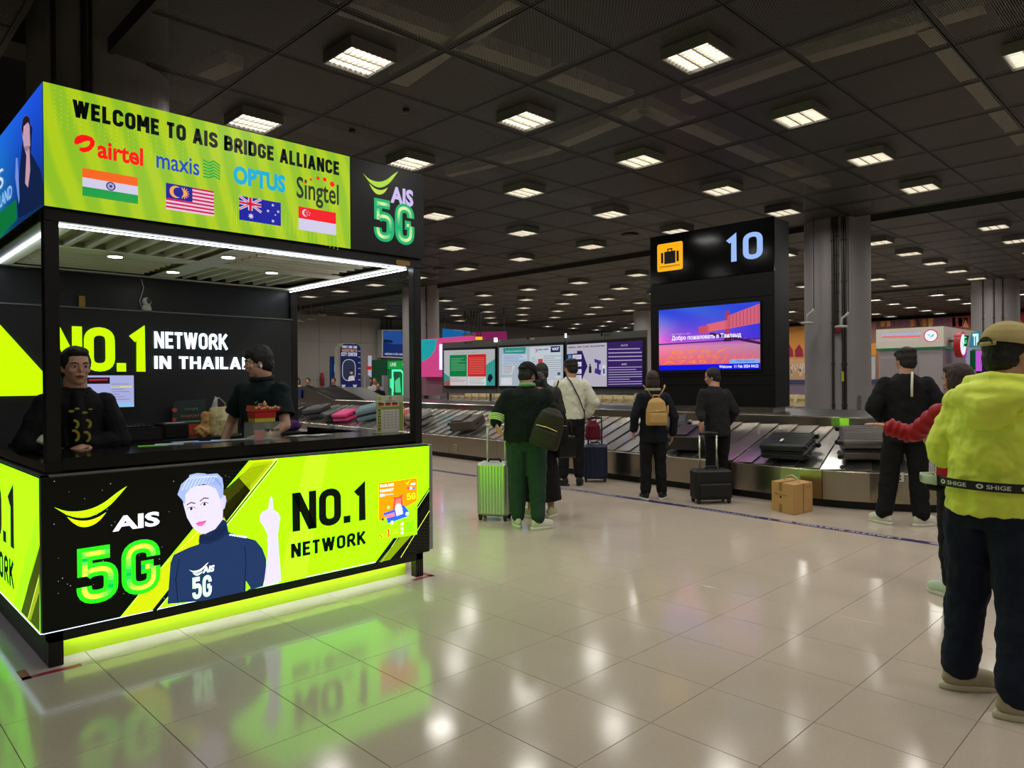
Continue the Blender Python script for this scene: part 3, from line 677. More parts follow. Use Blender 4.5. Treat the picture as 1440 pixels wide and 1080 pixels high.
# ---- front lightbox
FYp = 4.395; FX0, FX1, FZ0, FZ1 = .872, 3.425, .212, 1.026
fb = G().box((FX0,FYp,FZ0), (FX1,KY0-.002,FZ1)).obj('front_lightbox', K, mat('lightbox_frame',(150,156,150),.4,.5))
F = Print((FX0,FYp,FZ0), (1,0,0), (0,0,1), (0,-1,0))
def fu(px, py): p = PY(px, py, FYp); return (p.x-FX0, p.z-FZ0)
def fp(pts, c, s=LS): F.poly([fu(x, y) for x, y in pts], em(c, s))
c6 = lambda x, y: (200+x/3.4286, 640+y/3.4286)
def f6(pts, c, s=LS): fp([c6(x, y) for x, y in pts], c, s)
W, Hh = FX1-FX0, FZ1-FZ0
F.rect(0, 0, W, Hh, em((12,14,8), .5)); F.up()
# lime field right of the black part, slanted
bt = lambda px: 892+(px-60)*(775-892)/544; tp = lambda px: 672+(px-57)*(627-672)/547
def slab(xt0, xt1, xb0, xb1, c, s=LS): fp([(xt0,tp(xt0)),(xt1,tp(xt1)),(xb1,bt(xb1)),(xb0,bt(xb0))], c, s)
slab(350, 603, 168, 603, LIME, LSL)
F.up()
slab(354, 386, 170, 214, (190,206,10), LS*.8); slab(386, 390, 214, 219, (250,255,120), LS)
F.up(); fp([(283,720),(300,702),(352,657),(378,652),(300,745)], (70,76,6), .8) ; fp([(336,672),(356,651),(386,648),(352,690)], (160,186,10), LS*.8); fp([(310,716),(350,676),(352,690),(318,734)], (34,38,4), .6)
F.up(); F.stroke([fu(389,648), fu(280,784), fu(219,858)], .008, em((12,14,6), .5)); F.stroke([fu(391,648), fu(283,784), fu(221,858)], .003, em((220,255,160), 2))
F.stroke([fu(312,744), fu(242,826), fu(216,859)], .02, em((20,24,4), .5)); F.stroke([fu(300,727), fu(212,812), fu(172,868)], .003, em((240,255,120), 1.5))
slab(430, 461, 392, 430, (112,220,14), LSL); 
# corner, lower right
F.up(); fp([(603.5,688),(603.5,775),(527,791.5)], (16,18,12), .5); fp([(603.5,688),(603.5,700),(541,788.5),(532,790.5)], (40,46,10), .6); F.up()
fp([(585,745),(575,740),(532,790.5),(548,787)], (120,150,6), LS*.8) ; F.stroke([fu(603.5,686), fu(533,791)], .008, em((16,18,10), .5)); F.stroke([fu(603.5,718), fu(563,784)], .005, em((210,240,80), LS)); F.stroke([fu(603.5,689), fu(536,790.5)], .003, em((220,255,120), 2))
for i in range(10):
    for j in range(12):
        px, py = 574+i*3.2, 730+j*4.5
        if py > 700+(603-px)*1.5+18 and py < bt(px)-4 and px < 603: u, v = fu(px, py); F.disc(u, v, .0035, em((70,76,60), .8), 6)
# dots and stars on the black part
random.seed(3)
for k in range(60):
    px, py = random.uniform(70, 345), random.uniform(665, 860)
    if px > 240 and py > 760 or py > bt(px)-8 or py < tp(px)+6: continue
    u, v = fu(px, py); F.disc(u, v, random.choice((.0016,.0022,.003)), em((170,180,190), .8), 6)
for i in range(22):
    for j in range(12):
        px, py = 262+i*4.3, 662+j*4.5
        if py < 668+(350-px)*.6 and px < 350 and py > tp(px)+3: u, v = fu(px, py); F.disc(u, v, .0016, em((100,108,96), .7), 5)
# logo
F.up(); c5_ = lambda x, y: (x/4, 560+y/4)
a = fu(75.5, 713); b = fu(184, 697); swoosh(F, a[0], a[1], b[0]-a[0]-.02, em((170,236,10), LS), em((196,250,10), LS), .85)
a = fu(158, 748); b = fu(224, 716); F.font('AIS', a[0], a[1]+.0, b[0], b[1]-.01, em((236,244,255), LS), bold=.035)
a = fu(107, 853); b = fu(225, 755); fiveg(F, a[0], a[1], b[0], b[1], (30,206,20), (0,176,60), (214,250,60), em, LS)
# portrait: young man with pale hair pointing up (plain generic figure)
F.up(); SKIN = (184,178,212)
f6([(583,632),(592,560),(605,460),(601,380),(585,345),(566,318),(566,290),(580,270),(606,262),(612,215),(618,198),(626,205),(630,262),(655,280),(664,300),(658,340),(652,380),(656,460),(664,540),(666,606)], SKIN)
f6([(120,717),(135,520),(150,480),(225,445),(270,430),(285,395),(345,360),(390,310),(404,318),(415,370),(480,392),(545,410),(578,450),(596,500),(596,560),(580,632),(500,655),(300,700)], (26,46,84), LS*.8)
f6([(270,420),(275,385),(300,376),(345,358),(385,310),(404,330),(414,375),(370,410),(320,432)], (22,36,66), LS*.8)
F.up()
for k in range(5): 
    F.stroke([fu(*c6(272,392+k*9)), fu(*c6(330,392+k*8-4)), fu(*c6(400,332+k*9))], .003, em((12,22,44), .8))
f6([(196,235),(200,190),(240,150),(330,140),(378,170),(388,215),(388,260),(386,310),(350,356),(300,380),(270,372),(240,345),(214,300)], SKIN)
f6([(372,215),(384,190),(400,196),(404,220),(396,255),(382,268)], (170,164,200))   # ear
F.up()
f6([(168,190),(186,140),(222,108),(226,95),(262,86),(300,88),(310,92),(360,88),(384,110),(390,150),(388,200),(374,215),(366,190),(352,160),(300,138),(262,146),(228,162),(206,190),(204,240),(190,215)], (140,156,198), LS*.9)
F.up()
for k in range(9): F.stroke([fu(*c6(190+k*18,170-k*5)), fu(*c6(215+k*17,118-k*2)), fu(*c6(250+k*14,96+k))], .003, em((190,204,236), LS))
for k in range(6): F.stroke([fu(*c6(300+k*12,128+k*4)), fu(*c6(330+k*9,104+k*6)), fu(*c6(368+k*3,118+k*9))], .003, em((110,130,190), LS*.8))
DK = em((60,50,70), .8)
F.stroke([fu(*c6(212,240)), fu(*c6(232,228)), fu(*c6(254,232))], .006, DK); F.stroke([fu(*c6(276,222)), fu(*c6(296,206)), fu(*c6(318,208))], .006, DK)
for x, y in ((234,258),(298,236)):
    f6([(x-18,y+4),(x-8,y-5),(x+6,y-7),(x+17,y-1),(x+6,y+5),(x-8,y+7)], (240,236,250)); F.up(); u, v = fu(*c6(x,y)); F.disc(u, v, .009, DK, 10); F.L -= 1
    F.stroke([fu(*c6(x-19,y+4)), fu(*c6(x-8,y-7)), fu(*c6(x+6,y-9)), fu(*c6(x+19,y-3))], .004, DK)
SH = em((186,160,206), LS)
F.stroke([fu(*c6(262,250)), fu(*c6(254,285)), fu(*c6(252,298)), fu(*c6(270,305)), fu(*c6(286,292))], .004, SH)
f6([(256,330),(272,318),(284,318),(308,314),(300,330),(284,342),(268,342)], (206,90,150)); F.up(); F.stroke([fu(*c6(257,330)), fu(*c6(282,328)), fu(*c6(307,316))], .0025, em((130,40,90), 1)); F.L -= 1
F.stroke([fu(*c6(392,205)), fu(*c6(388,250))], .003, SH)
for pts in (((578,300),(590,290),(600,300),(592,315)),((602,288),(616,282),(622,296),(612,312)),((626,290),(640,290),(642,306),(630,316))): F.stroke([fu(*c6(*p)) for p in pts], .003, SH)
F.stroke([fu(*c6(612,262)), fu(*c6(632,268))], .003, SH)
F.stroke([fu(*c6(492,440)), fu(*c6(498,520)), fu(*c6(490,650))], .004, em((10,22,48), .8)); F.stroke([fu(*c6(176,500)), fu(*c6(160,600)), fu(*c6(170,716))], .004, em((10,22,48), .8))
f6([(497,655),(498,606),(520,640)], LIME, LSL)
for k in range(7): u, v = fu(*c6(424+k*12, 384+k*2)); F.rect(u-.008, v-.004, u+.008, v+.006, em((220,226,240), LS))
a = fu(*c6(224,552)); b = fu(*c6(318,515)); swoosh(F, a[0], a[1], b[0]-a[0], em((226,255,226), LS), em((226,255,226), LS), .9)
a = fu(*c6(288,570)); b = fu(*c6(346,528)); F.font('AIS', a[0], a[1], b[0], b[1], em((236,250,250), LS), bold=.05, shear=.15)
a = fu(*c6(240,697)); b = fu(*c6(332,573)); F.din('5G', a[0], a[1], b[0], b[1], em((190,255,200), LS), wt=1.5, sp=2)
# right copy
BK = em((10,20,4), .6); a = fu(410.5, 748); b = fu(513, 680.5); F.din('NO.1', a[0], a[1], b[0], b[1], BK, wt=1.45)
a = fu(408.5, 785); b = fu(513, 746); F.din('NETWORK', a[0], a[1], b[0], b[1], BK, wt=1.6, sp=2.3)
c9 = lambda x, y: (520+x/9, 660+y/9)
def f9(pts, c, s=LS*.85): fp([c9(x, y) for x, y in pts], c, s)
f9([(100,165),(595,100),(590,820),(95,900)], (100,216,4), LSL); F.up(); f9([(104,172),(590,106),(588,402),(104,660)], (255,146,0), LS*.8); F.up()
def t9(txt, x0, y0, x1, y1, c, fn='din', s=LS, **k): a = fu(*c9(x0,y0)); b = fu(*c9(x1,y1)); getattr(F, fn)(txt, a[0], a[1], b[0], b[1], em(c, s), **k)
t9('THAILAND', 118,230,296,172,(240,244,255)); t9('TOURIST', 118,292,292,236,(240,244,255)); t9('SIM', 118,350,180,304,(240,244,255)); t9('เที่ยวไทย', 190,330,290,296,(240,244,255),'font')
t9('5G', 462,388,570,290,(190,236,30)); t9('AIS', 505,200,570,166,(240,244,255),'font',bold=.04)
a = fu(*c9(432,158)); b = fu(*c9(510,150)); swoosh(F, a[0], a[1], b[0]-a[0], em((230,210,20),LS), em((230,210,20),LS))
for x, c in ((478,(200,60,90)),(512,(240,240,250)),(548,(60,110,220))): u, v = fu(*c9(x,236)); F.disc(u, v, .011, em(c, LS), 14)
f9([(280,520),(300,372),(288,350),(350,352),(410,308),(400,356),(412,470),(350,480)], (236,70,60)); F.up(); f9([(306,500),(318,380),(382,362),(392,470)], (250,120,100))
f9([(160,556),(300,506),(420,450),(480,520),(480,590),(220,684),(200,620)], (40,90,220)); F.up(); f9([(180,580),(300,540),(310,590),(200,620)], (250,120,140)); f9([(310,500),(400,480),(410,560),(330,590)], (240,244,250))
F.disc(*fu(*c9(352,480)), .028, em((244,244,250), LS), 18); F.disc(*fu(*c9(272,670)), .014, em((230,240,255), LS), 12); F.disc(*fu(*c9(462,560)), .014, em((230,240,255), LS), 12); F.disc(*fu(*c9(228,480)), .012, em((150,220,120), LS), 12); F.disc(*fu(*c9(155,632)), .010, em((30,40,60), 1), 12)
t9('NO.', 112,872,205,800,(190,60,20)); t9('1', 200,862,240,748,(230,40,20)); t9('FASTEST', 246,780,360,752,(214,120,40)); t9('NETWORK', 246,818,360,786,(214,120,40))
for y in (690, 748, 800): F.disc(*fu(*c9(400,y)), .013, em((230,250,220), LS), 12)
for k in range(7): a = fu(*c9(432, 672+k*20)); b = fu(*c9(555, 646+k*20)); F.stroke([a, b], .0035, em((60,110,10), 1))
F.obj('printed_picture', fb)
# thin white light leak at the panel's lower edge
G().box((FX0,FYp-.002,FZ0-.004), (FX1,FYp+.02,FZ0), em((210,225,255), 2.2)).obj('edge_light', fb)
# ---- left lightbox
SX = .865
lb = G().box((SX,FYp+.01,FZ0), (KX0-.002,KY1,FZ1)).obj('side_lightbox', K, mat('lightbox_frame',(150,156,150),.4,.5))
S = Print((SX,KY1,FZ0), (0,-1,0), (0,0,1), (-1,0,0)); SW = KY1-FYp-.01
def su(px, py): p = PX(px, py, SX); return (KY1-p.y, p.z-FZ0)
S.rect(0, 0, SW, Hh, em(LIME, LSL)); S.up()
cs = lambda x, y: (x/3.09, 580+y/3.09)
def sp_(pts, c, s=LS): S.poly([su(*cs(x, y)) for x, y in pts], em(c, s))
sp_([(166,560),(166,425),(60,838),(90,868)], (92,200,6), LSL); sp_([(174,575),(174,955),(124,900),(92,866)], (70,84,6), .8); S.up(); sp_([(172,700),(172,780),(134,905),(122,890)], (120,140,20)); S.stroke([su(*cs(170,575)), su(*cs(95,865))], .006, em((14,16,6), .5)); S.stroke([su(*cs(170,720)), su(*cs(122,898))], .004, em((220,240,120), LS))
u1, v1 = su(19.5, 688); u0, v0 = su(19.5, 772); S.din('NO.1', u1-1.05, v0, u1, v1, BK, wt=1.45)
ua, va = su(20, 829); ub, vb = su(20, 790); S.din('NETWORK', ua-1.08, va, ua, vb, BK, wt=1.6, sp=2.3)
S.obj('printed_picture', lb)
G().box((SX-.002,FYp+.01,FZ0-.005), (SX+.02,KY1,FZ0), em((210,225,255), 2.2)).obj('edge_light', lb)
# lightbox on the far side, which throws the lime light on the floor, the jeans and the suitcase
rb_ = G().box((KX1+.002,FYp+.01,FZ0), (3.47,KY1,FZ1)).obj('far_side_lightbox', K, mat('lightbox_frame',(150,156,150),.4,.5))
S = Print((3.47,FYp+.01,FZ0), (0,1,0), (0,0,1), (1,0,0)); S.rect(.02,.02,SW-.02,Hh-.02,em((128,214,8), 4.4)); S.up(); S.din('NO.1', .5, .33, 1.5, .72, BK, wt=1.45); S.din('NETWORK', .5, .12, 1.5, .26, BK, wt=1.25); S.obj('printed_picture', rb_)
# ---- back wall with the illuminated letters
BW = 6.43
G().box((.983,BW,0), (3.352,BW+.03,2.12)).obj('back_wall', K, mat('back_wall_black',(30,31,34),.6))
G().box((.983,BW+.04,2.12), (3.352,BW+.06,2.42)).obj('back_wall_upper', K, mat('back_wall_navy',(13,17,23),.45))
G().box((.983,BW-.01,2.118), (3.365,BW+.04,2.128)).obj('wall_ledge', K, M_GREY)
B = Print((0,BW-.012,0), (1,0,0), (0,0,1), (0,-1,0))
def bu(px, py): p = PY(px, py, BW-.012); return (p.x, p.z)
def bl(txt, xl, yb, xr, yt, mt, **k):
    a = bu(xl, yb); b = bu(xr, yt); B.din(txt, a[0], a[1], b[0], b[1], mt, **k)
YLM = em((166,228,0), 1.7); WHT = em((225,240,255), 2.2)
a = bu(204.5, 522.5); b = bu(204.5, 463); n0 = bu(60,463)[0]
B.din('NO.1', 1.335, a[1], a[0], b[1], YLM, wt=1.35, sp=1.6)
bl('NETWORK', 217, 489.5, 319.5, 470, WHT, wt=1.3, sp=1.9)
a = bu(217, 518.5); b = bu(217, 500.5); B.din('IN THAILAND', a[0], a[1], 3.06, b[1], WHT, wt=1.3, sp=1.9)
lt = B.obj('illuminated_letters', K)
T3 = Print((0,BW-.02,0), (1,0,0), (0,0,1), (0,-1,0)); B = T3
T3.poly([bu(0,457), bu(60,523), (bu(60,523)[0]+.1, bu(60,556)[1]), bu(0,557), (.99, bu(0,557)[1]), (.99, bu(0,457)[1]+.03)], YLM)
T3.obj('lime_light_panel', K)
# back desk with drawers
DY = 5.86; DZ = 1.075
G().box((.99,DY,DZ-.03), (3.34,BW-.011,DZ)).obj('back_desk_top', K, mat('desk_black',(34,35,38),.3), bevel=.003)
for k in range(4):
    x0 = 1.0+k*.585; d = G().box((x0,DY+.02,.62), (x0+.575,DY+.045,DZ-.04)).obj('drawer', K, mat('drawer_grey',(46,48,52),.4), bevel=.003)
    G().cyl((x0+.29,DY+.02,.98), (x0+.29,DY+.005,.98), .011, mat('chrome',(200,200,200),.15,1), 10).obj('drawer_lock', d)
G().box((.99,DY+.046,0), (3.34,BW-.012,DZ-.031)).obj('desk_body', K, M_BLK2)
# ================================================================ BAGGAGE CAROUSEL
def steel(name, rgb, rough, st, bump=.12, noise=.12, scale=6):
    return mat(name, rgb, rough, 1.0, noise, scale, bump, stretch=st, kind='world')
M_ST = steel('stainless_skirt', (176,168,152), .24, (6,6,.25), .10, .10)
M_ST2 = steel('stainless_rim', (190,182,172), .2, (.5,.5,8), .05, .08)
M_PLATE = steel('carousel_plate', (214,211,206), .22, (3,3,3), .10, .16, 2.5)
M_PLATE2 = steel('carousel_plate_worn', (176,173,168), .3, (3,3,3), .14, .2, 2.5)
M_DECK = mat('deck_grey', (74,72,72), .4, .6, .1, 3, kind='world')
M_KICK = mat('kick_black', (14,14,14), .4)
ca = Vector((.0768, .997)).normalized(); cn = Vector((ca.y, -ca.x)); P0 = Vector((8.46, 3.92)); RR = 2.32; CC = P0+cn*RR; L1 = 19.0
def cpt(s_, off, z):          # along the outer edge: 0 at the far left end, L1 where the bend starts
    if s_ <= L1: p = P0+ca*(L1-s_)+cn*off
    elif s_ <= L1+pi*RR:
        t = (s_-L1)/RR; dirv = -cn*math.cos(t)-ca*math.sin(t); p = CC+dirv*(RR-off)
    else: p = CC+cn*(RR-off)+ca*(s_-L1-pi*RR)
    return Vector((p.x, p.y, z))
LT = 2*L1+pi*RR
CAR = thing('baggage_carousel', 'long stainless steel baggage carousel with sloped overlapping plates and black kick plate', 'baggage carousel', (0,0,0))
def segs(s0, s1, step=.25):
    n = max(1, int(round((s1-s0)/step))); return [s0+(s1-s0)*i/n for i in range(n+1)]
def ribbon(g, ss, prof, mt):        # prof: list of (off, z) open profile
    n = len(prof); vs_ = []
    for s_ in ss: vs_ += [cpt(s_, o, z) for o, z in prof]
    g.add(vs_, [(i*n+k, i*n+k+1, (i+1)*n+k+1, (i+1)*n+k) for i in range(len(ss)-1) for k in range(n-1)], mt)
ss = segs(0, LT)
g = G(); ribbon(g, ss, [(.07,0),(.07,.10)], M_KICK); g.obj('kick_plate', CAR)
s_ = 0
while s_ < L1+pi*RR+6:
    e = min(s_+1.5, LT); g = G(); ribbon(g, segs(s_+.004, e-.004), [(.07,.095),(.0,.095),(0,.425),(.012,.437),(.05,.437)], M_ST); g.obj('skirt_panel', CAR); s_ = e
PW = .29; k = 0; s_ = 0; rp = random.Random(5)
while s_ < L1+pi*RR+1.5:
    on_arc = L1-.3 < s_ < L1+pi*RR
    g = G(); sl = .10 if not on_arc else .05; q4 = []
    up = .02
    A = [cpt(s_-.015, .055, .434), cpt(s_-.015+sl*.0, .36, .545), cpt(s_-.015, 1.235, .858), cpt(s_+PW+.02, 1.235, .858+up), cpt(s_+PW+.02, .36, .545+up), cpt(s_+PW+.02, .055, .434+up)]
    g.prism([A[0], A[1], A[4], A[5]], (0,0,-.006), M_PLATE if k % 2 else M_PLATE2); g.prism([A[1], A[2], A[3], A[4]], (0,0,-.006), M_PLATE if k % 2 else M_PLATE2)
    o = g.obj('carousel_plate', CAR)
    s_ += PW; k += 1
g = G(); ribbon(g, segs(0, LT), [(.05,.42),(1.25,.835)], M_KICK); g.obj('carousel_bed', CAR)
s_ = 0
while s_ < L1+pi*RR+6:
    e = min(s_+2.2, LT); g = G(); ribbon(g, segs(s_+.003, e-.003), [(1.25,.85),(1.25,.855),(1.245,.87),(1.245,.985),(1.255,1.0),(1.31,1.0)], M_ST2); g.obj('rim_fascia', CAR); s_ = e
g = G(); n = len(ss); g.add([cpt(s__, 1.31, 1.0) for s__ in ss]+[cpt(s__, 1.9, 1.03) for s__ in ss], [(i, i+1, n+i+1, n+i) for i in range(n-1)], M_DECK)
g.obj('deck_slope', CAR)
m2 = [cpt(s__, 1.9, 1.03) for s__ in ss]; g = G(); g.add(m2, [tuple(range(n))], M_DECK); g.obj('deck_plate', CAR)
def skirtplate(px, py, w, h, nm, c):
    pz = PX(px, py, 8.9); d = 1e9
    for k in range(800):
        s__ = k*.03; p = cpt(s__, -.004, 0); v = p-CPOS; u_ = 720+FPX*v.dot(CR)/v.dot(_w)
        if abs(u_-px) < d: d = abs(u_-px); S_ = s__; pp = p
    zz = EYE + (ray(px, py)*((pp-CPOS).dot(_w)/ray(px, py).dot(_w))).z
    a, b = cpt(S_-w/2, -.004, zz-h/2), cpt(S_+w/2, -.004, zz-h/2); g = G().prism([a, b, b+Vector((0,0,h)), a+Vector((0,0,h))], tuple((cn*-.006).to_3d()), pr(c)); o = g.obj(nm, CAR)
    m_ = (a+b)/2
    for z in (.3, .65): G().box((m_.x-.016,m_.y-.012,m_.z+h*z-.008), (m_.x-.009,m_.y+.012,m_.z+h*z+.008), pr((40,38,36))).obj('socket_hole', o)
skirtplate(641, 629, .1, .13, 'socket_plate', (150,140,124)); skirtplate(1267, 671, .07, .1, 'sticker', (214,214,206))
# infeed chute on the deck, far left
t = thing('infeed_chute', 'dark sloping steel infeed chute on the carousel deck seen through the kiosk opening', 'chute')
X_ = 10.75
def ch(pts, X, dx, nm, m): G().prism([PX(x, y, X) for x, y in pts], (dx,0,0), m).obj(nm, t)
ch([(405,545),(430,543),(448,553),(467,562),(405,563)], X_, .1, 'side_panel', M_ST2)
ch([(428,545),(477,545),(495,553),(513,562),(466,562),(448,553)], X_+.15, .8, 'chute_bed', M_DECK)
g = G().prism([PX(410,548,10.7), PX(423,548,10.7), PX(423,560,10.7), PX(410,560,10.7)], (.02,0,0), pr((40,50,110))); tag(g.obj('direction_sign'), 'small blue sign on the carousel beside the kiosk back wall', 'sign')
# ================================================================ SIGN TOWER "10"
TX = 9.95; TY0, TY1, TZ0, TZ1, TD = 4.685, 6.805, 1.095, 3.852, .50
TW = thing('sign_tower', 'tall black carousel sign tower showing number 10, suitcase symbol and lit screen', 'sign tower')
M_TB = mat('tower_black', (9,9,10), .45, spec=.25); M_TG = mat('tower_gloss', (6,6,7), .12, spec=.2)
G().box((TX+.03,TY0+.005,TZ0), (TX+TD,TY1-.005,TZ1-.01)).obj('tower_body', TW, mat('tower_side', (30,30,33), .4))
for k, (z0, z1, m_) in enumerate(((3.07,TZ1,M_TG),(2.72,3.06,M_TB),(1.56,2.715,M_TB),(1.42,1.555,M_TB),(TZ0,1.415,M_TB))):
    G().box((TX,TY0,z0), (TX+.03,TY1,z1)).obj('front_board', TW, m_, bevel=.003)
G().box((TX+.05,TY0+.05,1.0), (TX+TD-.05,TY1-.05,TZ0)).obj('tower_plinth', TW, M_ST2)
Tp = Print((TX,TY1,0), (0,-1,0), (0,0,1), (-1,0,0))
def tu(px, py): p = PX(px, py, TX); return (TY1-p.y, p.z)
def trect(x0, y0, x1, y1, m_, r=0): a = tu(x0, y1); b = tu(x1, y0); Tp.rect(a[0], a[1], b[0], b[1], m_, r); return a, b
a = tu(924.5, 383); b = tu(960, 338.5); Tp.rect(a[0], a[1], b[0], b[1], em((252,176,6), 1.0), .035); Tp.up()
w_, h_ = b[0]-a[0], b[1]-a[1]; BKm = em((16,14,8), .5)
Tp.rect(a[0]+w_*.15, a[1]+h_*.30, a[0]+w_*.24, a[1]+h_*.68, BKm, .01); Tp.rect(a[0]+w_*.28, a[1]+h_*.26, a[0]+w_*.72, a[1]+h_*.70, BKm); Tp.rect(a[0]+w_*.76, a[1]+h_*.30, a[0]+w_*.85, a[1]+h_*.68, BKm, .01)
Tp.stroke([(a[0]+w_*.42,a[1]+h_*.70),(a[0]+w_*.42,a[1]+h_*.78),(a[0]+w_*.58,a[1]+h_*.78),(a[0]+w_*.58,a[1]+h_*.70)], .02, BKm)
for k in range(14): Tp.rect(a[0]+w_*(.1+k*.058), a[1]+h_*.12, a[0]+w_*(.115+k*.058), a[1]+h_*.17, BKm)
Tp.rect(a[0]+w_*.1, a[1]+h_*.17, a[0]+w_*.88, a[1]+h_*.185, BKm)
Tp.obj('suitcase_symbol', TW); Tp = Print((TX,TY1,0), (0,-1,0), (0,0,1), (-1,0,0))
a = tu(1020, 369.5); b = tu(1072.5, 324); Tp.din('10', a[0], a[1], b[0], b[1], em((150,184,244), 1.0), wt=1.22, sp=2.6)
Tp.obj('belt_number', TW)
sc_ = G().box((TX-.02,PX(1070,424,TX).y-.01,PX(1070,522,TX).z-.01), (TX,PX(928,436,TX).y+.01,PX(928,436,TX).z+.01)).obj('screen', TW, M_TB)
Tp = Print((TX-.02,TY1,0), (0,-1,0), (0,0,1), (-1,0,0))
u0, v0 = tu(928, 521); u1, v1 = tu(1069.5, 424); v0 += .0; U = lambda x: u0+(u1-u0)*x; V = lambda y: v0+(v1-v0)*y
def tvc(x, y):
    if y < .38:
        t_ = y/.38; return (226+14*t_-60*x*t_, 80+50*t_, 90+80*t_)
    if y < .46: t_ = (y-.38)/.08; return (240-60*t_-90*x*t_, 130-20*t_-40*x, 170+40*t_)
    s2 = (y-.46)/.54; w_ = .5+.5*math.sin(9*x+5*y+2*math.sin(6*y)); return (200*(1-s2)**1.3*(1-x*.8)+20+50*w_*(1-x)*(1-s2*.5), 80*(1-s2)*(1-x*.6)+60*s2+50*w_*(1-x), 215)
gradient(Tp, u0, v0, u1, v1, 48, 32, tvc, 1.0, 'screen_backdrop', sc_)
Tp.up()
def sp2(pts, c, s=1.0): Tp.poly([(U(x), V(y)) for x, y in pts], em(c, s))
sp2([(0,.42),(1,.44),(1,.46),(0,.44)], (70,40,120)); sp2([(.42,.57),(.52,.58),(.52,.70),(.42,.68)], (196,76,100)); sp2([(.50,.59),(.70,.62),(.70,.76),(.50,.71)], (220,100,120)); sp2([(.70,.62),(1,.68),(1,.97),(.70,.82)], (206,96,120))
sp2([(.52,.55),(1,.36),(1,.40),(.54,.58)], (60,24,60)); sp2([(.68,.45),(.72,.45),(.72,.9),(.68,.9)], (160,60,90)); sp2([(.66,.43),(.74,.43),(.72,.50),(.68,.50)], (30,14,40)); Tp.up()
for k in range(9): Tp.stroke([(U(.72+k*.033), V(.64+k*.006)), (U(.72+k*.033), V(.82+k*.016))], .008, em((150,60,90), 1))
for k in range(8): Tp.stroke([(U(.55+k*.055), V(.56-k*.02)), (U(.58+k*.055), V(.60-k*.02))], .006, em((40,20,50), 1))
for j, y in enumerate((.10,.18,.26)):
    Tp.font(['A745','A345 B75','B757'][j], U(.04+j*.05), V(y), U(.50+j*.1), V(y+.055), em((250,140,50), 1))
for k in range(5): Tp.stroke([(U(.55+k*.09), V(.1)), (U(.62+k*.08), V(.2))], .012, em((250,130,60), 1))
Tp.rect(U(0), V(0), U(1), V(.085), em((14,20,220), 1)); Tp.up(); Tp.rect(U(.72), V(.085), U(.995), V(.15), em((130,170,240), 1), .02); Tp.up()
Tp.font('Добро пожаловать в Таиланд', U(.14), V(.47), U(.83), V(.56), em((236,226,250), 1.1), bold=.03); Tp.font('ยินดีต้อนรับ', U(.14), V(.575), U(.34), V(.60), em((220,190,220), .9))
Tp.font('Welcome  11 Feb 2024 04:22', U(.62), V(.02), U(.985), V(.065), em((235,240,255), 1.1), bold=.02); Tp.font('Thai airports', U(.78), V(.1), U(.95), V(.135), em((40,80,170), .8))
Tp.obj('screen_picture', sc_)
# ================================================================ NOTICE BOARDS BEHIND THE CAROUSEL
IX = 11.45
M_BG = mat('board_grey', (96,94,92), .4, .3); M_FR = mat('frame_black', (18,18,18), .35)
def iu(px, py): p = PX(px, py, IX-.05); return (20-p.y, p.z)
def board(xl, xr, tops, bots, lab):       # tops/bots: (left, right) photo y of grey board, frame
    t = thing('notice_board', lab, 'notice board')
    (gy0, gy1), (fy0, fy1), (by0, by1), (ly0, ly1) = tops
    G().prism([PX(xl,gy0,IX), PX(xr,gy1,IX), PX(xr,ly1,IX), PX(xl,ly0,IX)], (.06,0,0), M_BG).obj('backing_board', t)
    m = 3
    G().prism([PX(xl+2,fy0,IX-.05), PX(xr-1,fy1,IX-.05), PX(xr-1,by1,IX-.05), PX(xl+2,by0,IX-.05)], (.05,0,0), M_FR).obj('frame', t)
    for x in (xl+8, xr-8): p = PX(x, (ly0+ly1)/2, IX+.03); G().cyl((p.x,p.y,1.0), (p.x,p.y,1.35), .03, M_ST2, 8).obj('leg', t)
    P_ = Print((IX-.05,20,0), (0,-1,0), (0,0,1), (-1,0,0))
    return t, P_
i2 = lambda x, y: (600+x/4.5, 460+y/4.5)
def ip(P_, pts, c, s=.8): P_.poly([iu(*i2(x, y)) for x, y in pts], em(c, s))
def it(P_, txt, x0, y0, x1, y1, c, s=.8, fn='font', **k): a = iu(*i2(x0,y0)); b = iu(*i2(x1,y1)); getattr(P_, fn)(txt, a[0], a[1], b[0], b[1], em(c, s), **k)
def lines(P_, x0, x1, y0, y1, n, c, s=.7, w=.008):
    rr_ = random.Random(int(x0*7+y0))
    for k in range(n):
        y = y0+(y1-y0)*k/max(1,n-1); xe = x1 if rr_.random() > .25 else x0+(x1-x0)*rr_.uniform(.5,.95); P_.stroke([iu(*i2(x0, y)), iu(*i2(xe, y-(xe-x0)*.02))], w, em(c, s))
t, P_ = board(622, 698, ((482,478),(490,487),(545,545),(553,553)), 0, 'left notice board with green and red notices above the carousel')
ip(P_, [(110,148),(432,138),(432,370),(110,370)], (196,200,200), .7); P_.up(); ip(P_, [(110,290),(150,320),(150,370),(110,370)], (60,150,140)); ip(P_, [(376,240),(432,200),(432,370),(376,370)], (60,160,150)); ip(P_, [(112,345),(145,335),(150,370),(112,370)], (190,40,50))
ip(P_, [(146,178),(254,174),(254,312),(146,312)], (10,130,70)); ip(P_, [(260,174),(376,170),(376,312),(260,312)], (214,40,36)); ip(P_, [(146,318),(254,318),(254,368),(146,368)], (214,206,206)); ip(P_, [(260,318),(376,318),(376,368),(260,368)], (224,226,226)); P_.up()
